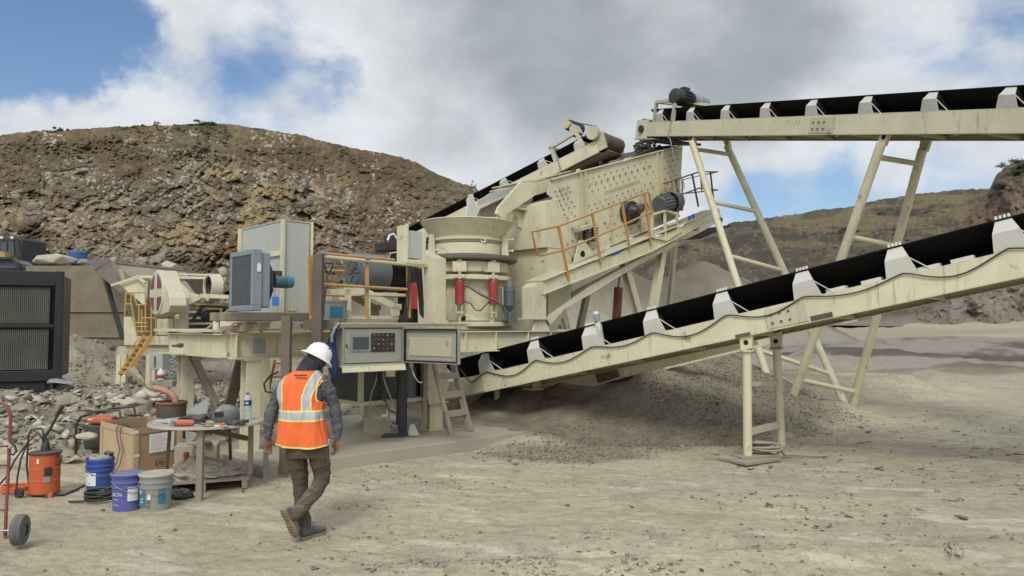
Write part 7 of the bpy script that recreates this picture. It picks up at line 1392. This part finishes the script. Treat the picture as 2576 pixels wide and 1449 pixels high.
# gaiter and collar
g = MB(); rings(g, [(pt(770, 948, 6.715), .128, .098, X, Y), (pt(773, 940, 6.72), .122, .098, X, Y), (pt(776, 932, 6.74), .098, .088, hx, fwd), (pt(783, 920, 6.76), .096, .096, hx, fwd), (pt(789, 910, 6.775), .098, .104, hx, fwd), (pt(792, 905, 6.782), .090, .098, hx, fwd)], 30)
go = g.build('neck_gaiter', gait, per, sub=2)
for v in go.data.vertices: q = v.co*1.0; v.co += v.normal*(.016*mnoise.noise(Vector((q.x*9, q.y*9, q.z*38)))-.004)
hr = MB(); ball(hr, hd_+hup*.012, .104, (.86, 1.0, 1.08), 20); hr.build('hair', paint('hair', (.075, .06, .05), .9, .15, 0, dirt=.4, scale=4), per)
# hard hat with a full brim
hc0 = hd_+hup*.028-fwd*.002
hh = MB(); prof = [(.0, .128), (.03, .126), (.065, .113), (.095, .088), (.113, .055), (.120, .02), (.121, .0), (.135, -.008), (.152, -.020), (.160, -.030), (.158, -.034), (.150, -.026), (.128, -.013), (.112, -.010), (.108, .02), (.09, .07), (0, .115)]
hh.lathe(prof, hc0, hup, 48); ho = hh.build('hard_hat', M['hat'], per, sub=1)
m = MB(); p = hc0+hup*.075-fwd*.06+hx*.065; m.cyl(p, p+(p-hc0).normalized()*.022, .007, n=8); m.build('hat_stud', M['black'], ho)
# vest
rows = []
VR = [(1120, 764, 6.60, .232, .165), (1105, 764, 6.60, .222, .158), (1085, 762, 6.60, .208, .150), (1060, 760, 6.61, .196, .143), (1040, 760, 6.62, .193, .140), (1020, 760, 6.64, .197, .142), (1000, 760, 6.655, .204, .145), (985, 761, 6.67, .211, .145), (970, 762, 6.68, .214, .143), (958, 764, 6.69, .205, .136), (948, 766, 6.70, .176, .122), (939, 769, 6.71, .135, .104), (932, 772, 6.72, .100, .09)]
ys = np.linspace(1120, 932, 92); va = np.array(VR[::-1]); nU = 150; vs = []
for y in ys:
    cx = np.interp(y, va[:, 0], va[:, 1]); d = np.interp(y, va[:, 0], va[:, 2]); a = np.interp(y, va[:, 0], va[:, 3]); b = np.interp(y, va[:, 0], va[:, 4]); c = pt(cx, y, d)
    for i in range(nU):
        t = i*math.tau/nU; co_, si = math.cos(t), math.sin(t); e = 2/2.4
        low_ = max(0, (y-1030)/90); w_ = .010*math.sin(t*7+y*.02)*low_+.012*mnoise.noise(Vector((co_*2.2, si*2.2, y*.016)))+.010*mnoise.noise(Vector((co_*5+3, si*5, y*.03)))-.008*abs(mnoise.noise(Vector((co_*3.1+y*.012, si*3, y*.008))))
        rx, ry = a+w_, b+w_; vs.append(c+X*(rx*math.copysign(abs(co_)**e, co_))+Y*(ry*math.copysign(abs(si)**e, si))+UP*(.012*math.sin(t*2+1)*low_))
v = MB(); v.mi = []; fs = []; mt_ = []; cs_, sn_ = math.cos(PITCH), math.sin(PITCH)
LIM = lambda y: float(np.interp(y, [944, 974, 1000, 1010], [60, 44, 43, 50]))
for r in range(len(ys)-1):
    for i in range(nU):
        f = (r*nU+i, r*nU+(i+1) % nU, (r+1)*nU+(i+1) % nU, (r+1)*nU+i); c = (vs[f[0]]+vs[f[2]])/2; y = (ys[r]+ys[r+1])/2; t = (i+.5)*math.tau/nU; co_ = abs(math.cos(t)); a = np.interp(y, va[:, 0], va[:, 3])
        k_ = (c.x-np.interp(y, va[:, 0], [pt(q[1], q[0], q[2]).x for q in VR[::-1]]))*279   # offset from the spine in the photo's scale
        if 941 < y < 1008 and (k_ < -64 or k_ > LIM(y)) and abs(math.sin(t)) < .97 and co_ > .62: continue
        m_ = 0; edge = 941 < y < 1008 and (k_ < -61 or k_ > LIM(y)-3) and co_ > .55
        kx = k_ if math.sin(t) < 0 else k_
        lw = -46+(y-952)*(-.0) ; rw_ = lerp(38, 20, min(1, max(0, (y-935)/60)))
        if 1033 < y < 1052: m_ = 1
        elif 1029.5 < y <= 1033 or 1052 <= y < 1055: m_ = 2
        elif y <= 1030:
            l0, l1 = -60+(y-950)*.05, -44+(y-950)*.03; r0, r1 = rw_-9, rw_+10
            if l0 < kx < l1 or r0 < kx < r1: m_ = 1
            elif l1 <= kx < l1+3.2 or l0-3 < kx <= l0 or r1 <= kx < r1+3.2 or r0-3.2 < kx <= r0: m_ = 2
        if edge or y > 1116.5: m_ = 2
        fs.append(f); mt_.append(m_)
v._add(vs, fs, True); v.mi = mt_; vo = v.build('vest', [orv, refl, lime], per, solid=.006)
m = MB(); p = pt(752, 945, 6.535); m.box(pt(756, 944, 6.555), (.11, .02, .008)); m.build('vest_slot', M['dark'], vo)
m = MB(); m.box(pt(828, 1112, 6.52), (.022, .03, .05)); m.build('belt_clip', M['steel'], per, bevel=.004)
# boots
def boot_mesh(ank, heel, toe, upv, nm):
    """boot along heel->toe with the sole facing -upv"""
    f = (toe-heel).normalized(); s = f.cross(upv).normalized(); Lb = (toe-heel).length; b = MB()
    rings(b, [(heel+f*Lb*q+upv*h, w_, hh_, s, upv) for q, w_, hh_, h in ((.0, .032, .030, .045), (.06, .038, .042, .050), (.28, .038, .052, .060), (.5, .044, .042, .052), (.72, .050, .034, .042), (.9, .043, .028, .036), (1.0, .022, .018, .030))], 18)
    rings(b, [(heel+f*Lb*.20+upv*.05, .042, .058, s, f), (heel.lerp(ank, .5)+f*Lb*.09+upv*.02, .044, .056, s, f), (ank, .050, .056, s, f)], 18)
    o = b.build('boot', boot, per); r = o.modifiers.new('r', 'REMESH'); r.mode = 'VOXEL'; r.voxel_size = .006; r.use_smooth_shade = True; q = o.modifiers.new('s', 'SMOOTH'); q.iterations = 4
    m = MB(); outl = [(0, .018), (.03, .032), (.12, .037), (.3, .033), (.45, .034), (.62, .046), (.78, .050), (.92, .040), (1.0, .016)]; P = [heel+f*Lb*(a*1.04-.02)+s*b_ for a, b_ in outl]+[heel+f*Lb*(a*1.04-.02)-s*b_ for a, b_ in outl[::-1]]; m.prism(P, upv*.024)
    m.build('sole', sole, o, bevel=.004)
    for i in range(9): a = .10+i*.095; 
    m = MB()
    for i in range(9):
        a = .08+i*.10; 
        if .38 < a < .5: continue
        w_ = np.interp(a, [x for x, y in outl], [y for x, y in outl])*.8; m.box(heel+f*Lb*a-upv*.003, (w_*2, .012, .010), (s, f, upv))
    m.build('tread', sole, o)
gs = gz(-1.85, 6.65)
h0 = pt(758, 1342, 6.60); h0.z = gs-.002; t0 = h0+Vector((.15, .22, .004)); boot_mesh(pt(764, 1308, 6.655), h0, t0, UP, 'l')
tt0 = pt(742, 1352, 6.47); hh0 = pt(709, 1284, 6.42); tt0.z = max(tt0.z, gz(tt0.x, tt0.y)+.0); f_ = (tt0-hh0).normalized(); u_ = Vector((.55, .80, .25)); u_ = (u_-f_*u_.dot(f_)).normalized(); boot_mesh(pt(744, 1284, 6.51), hh0, tt0, u_, 'r')
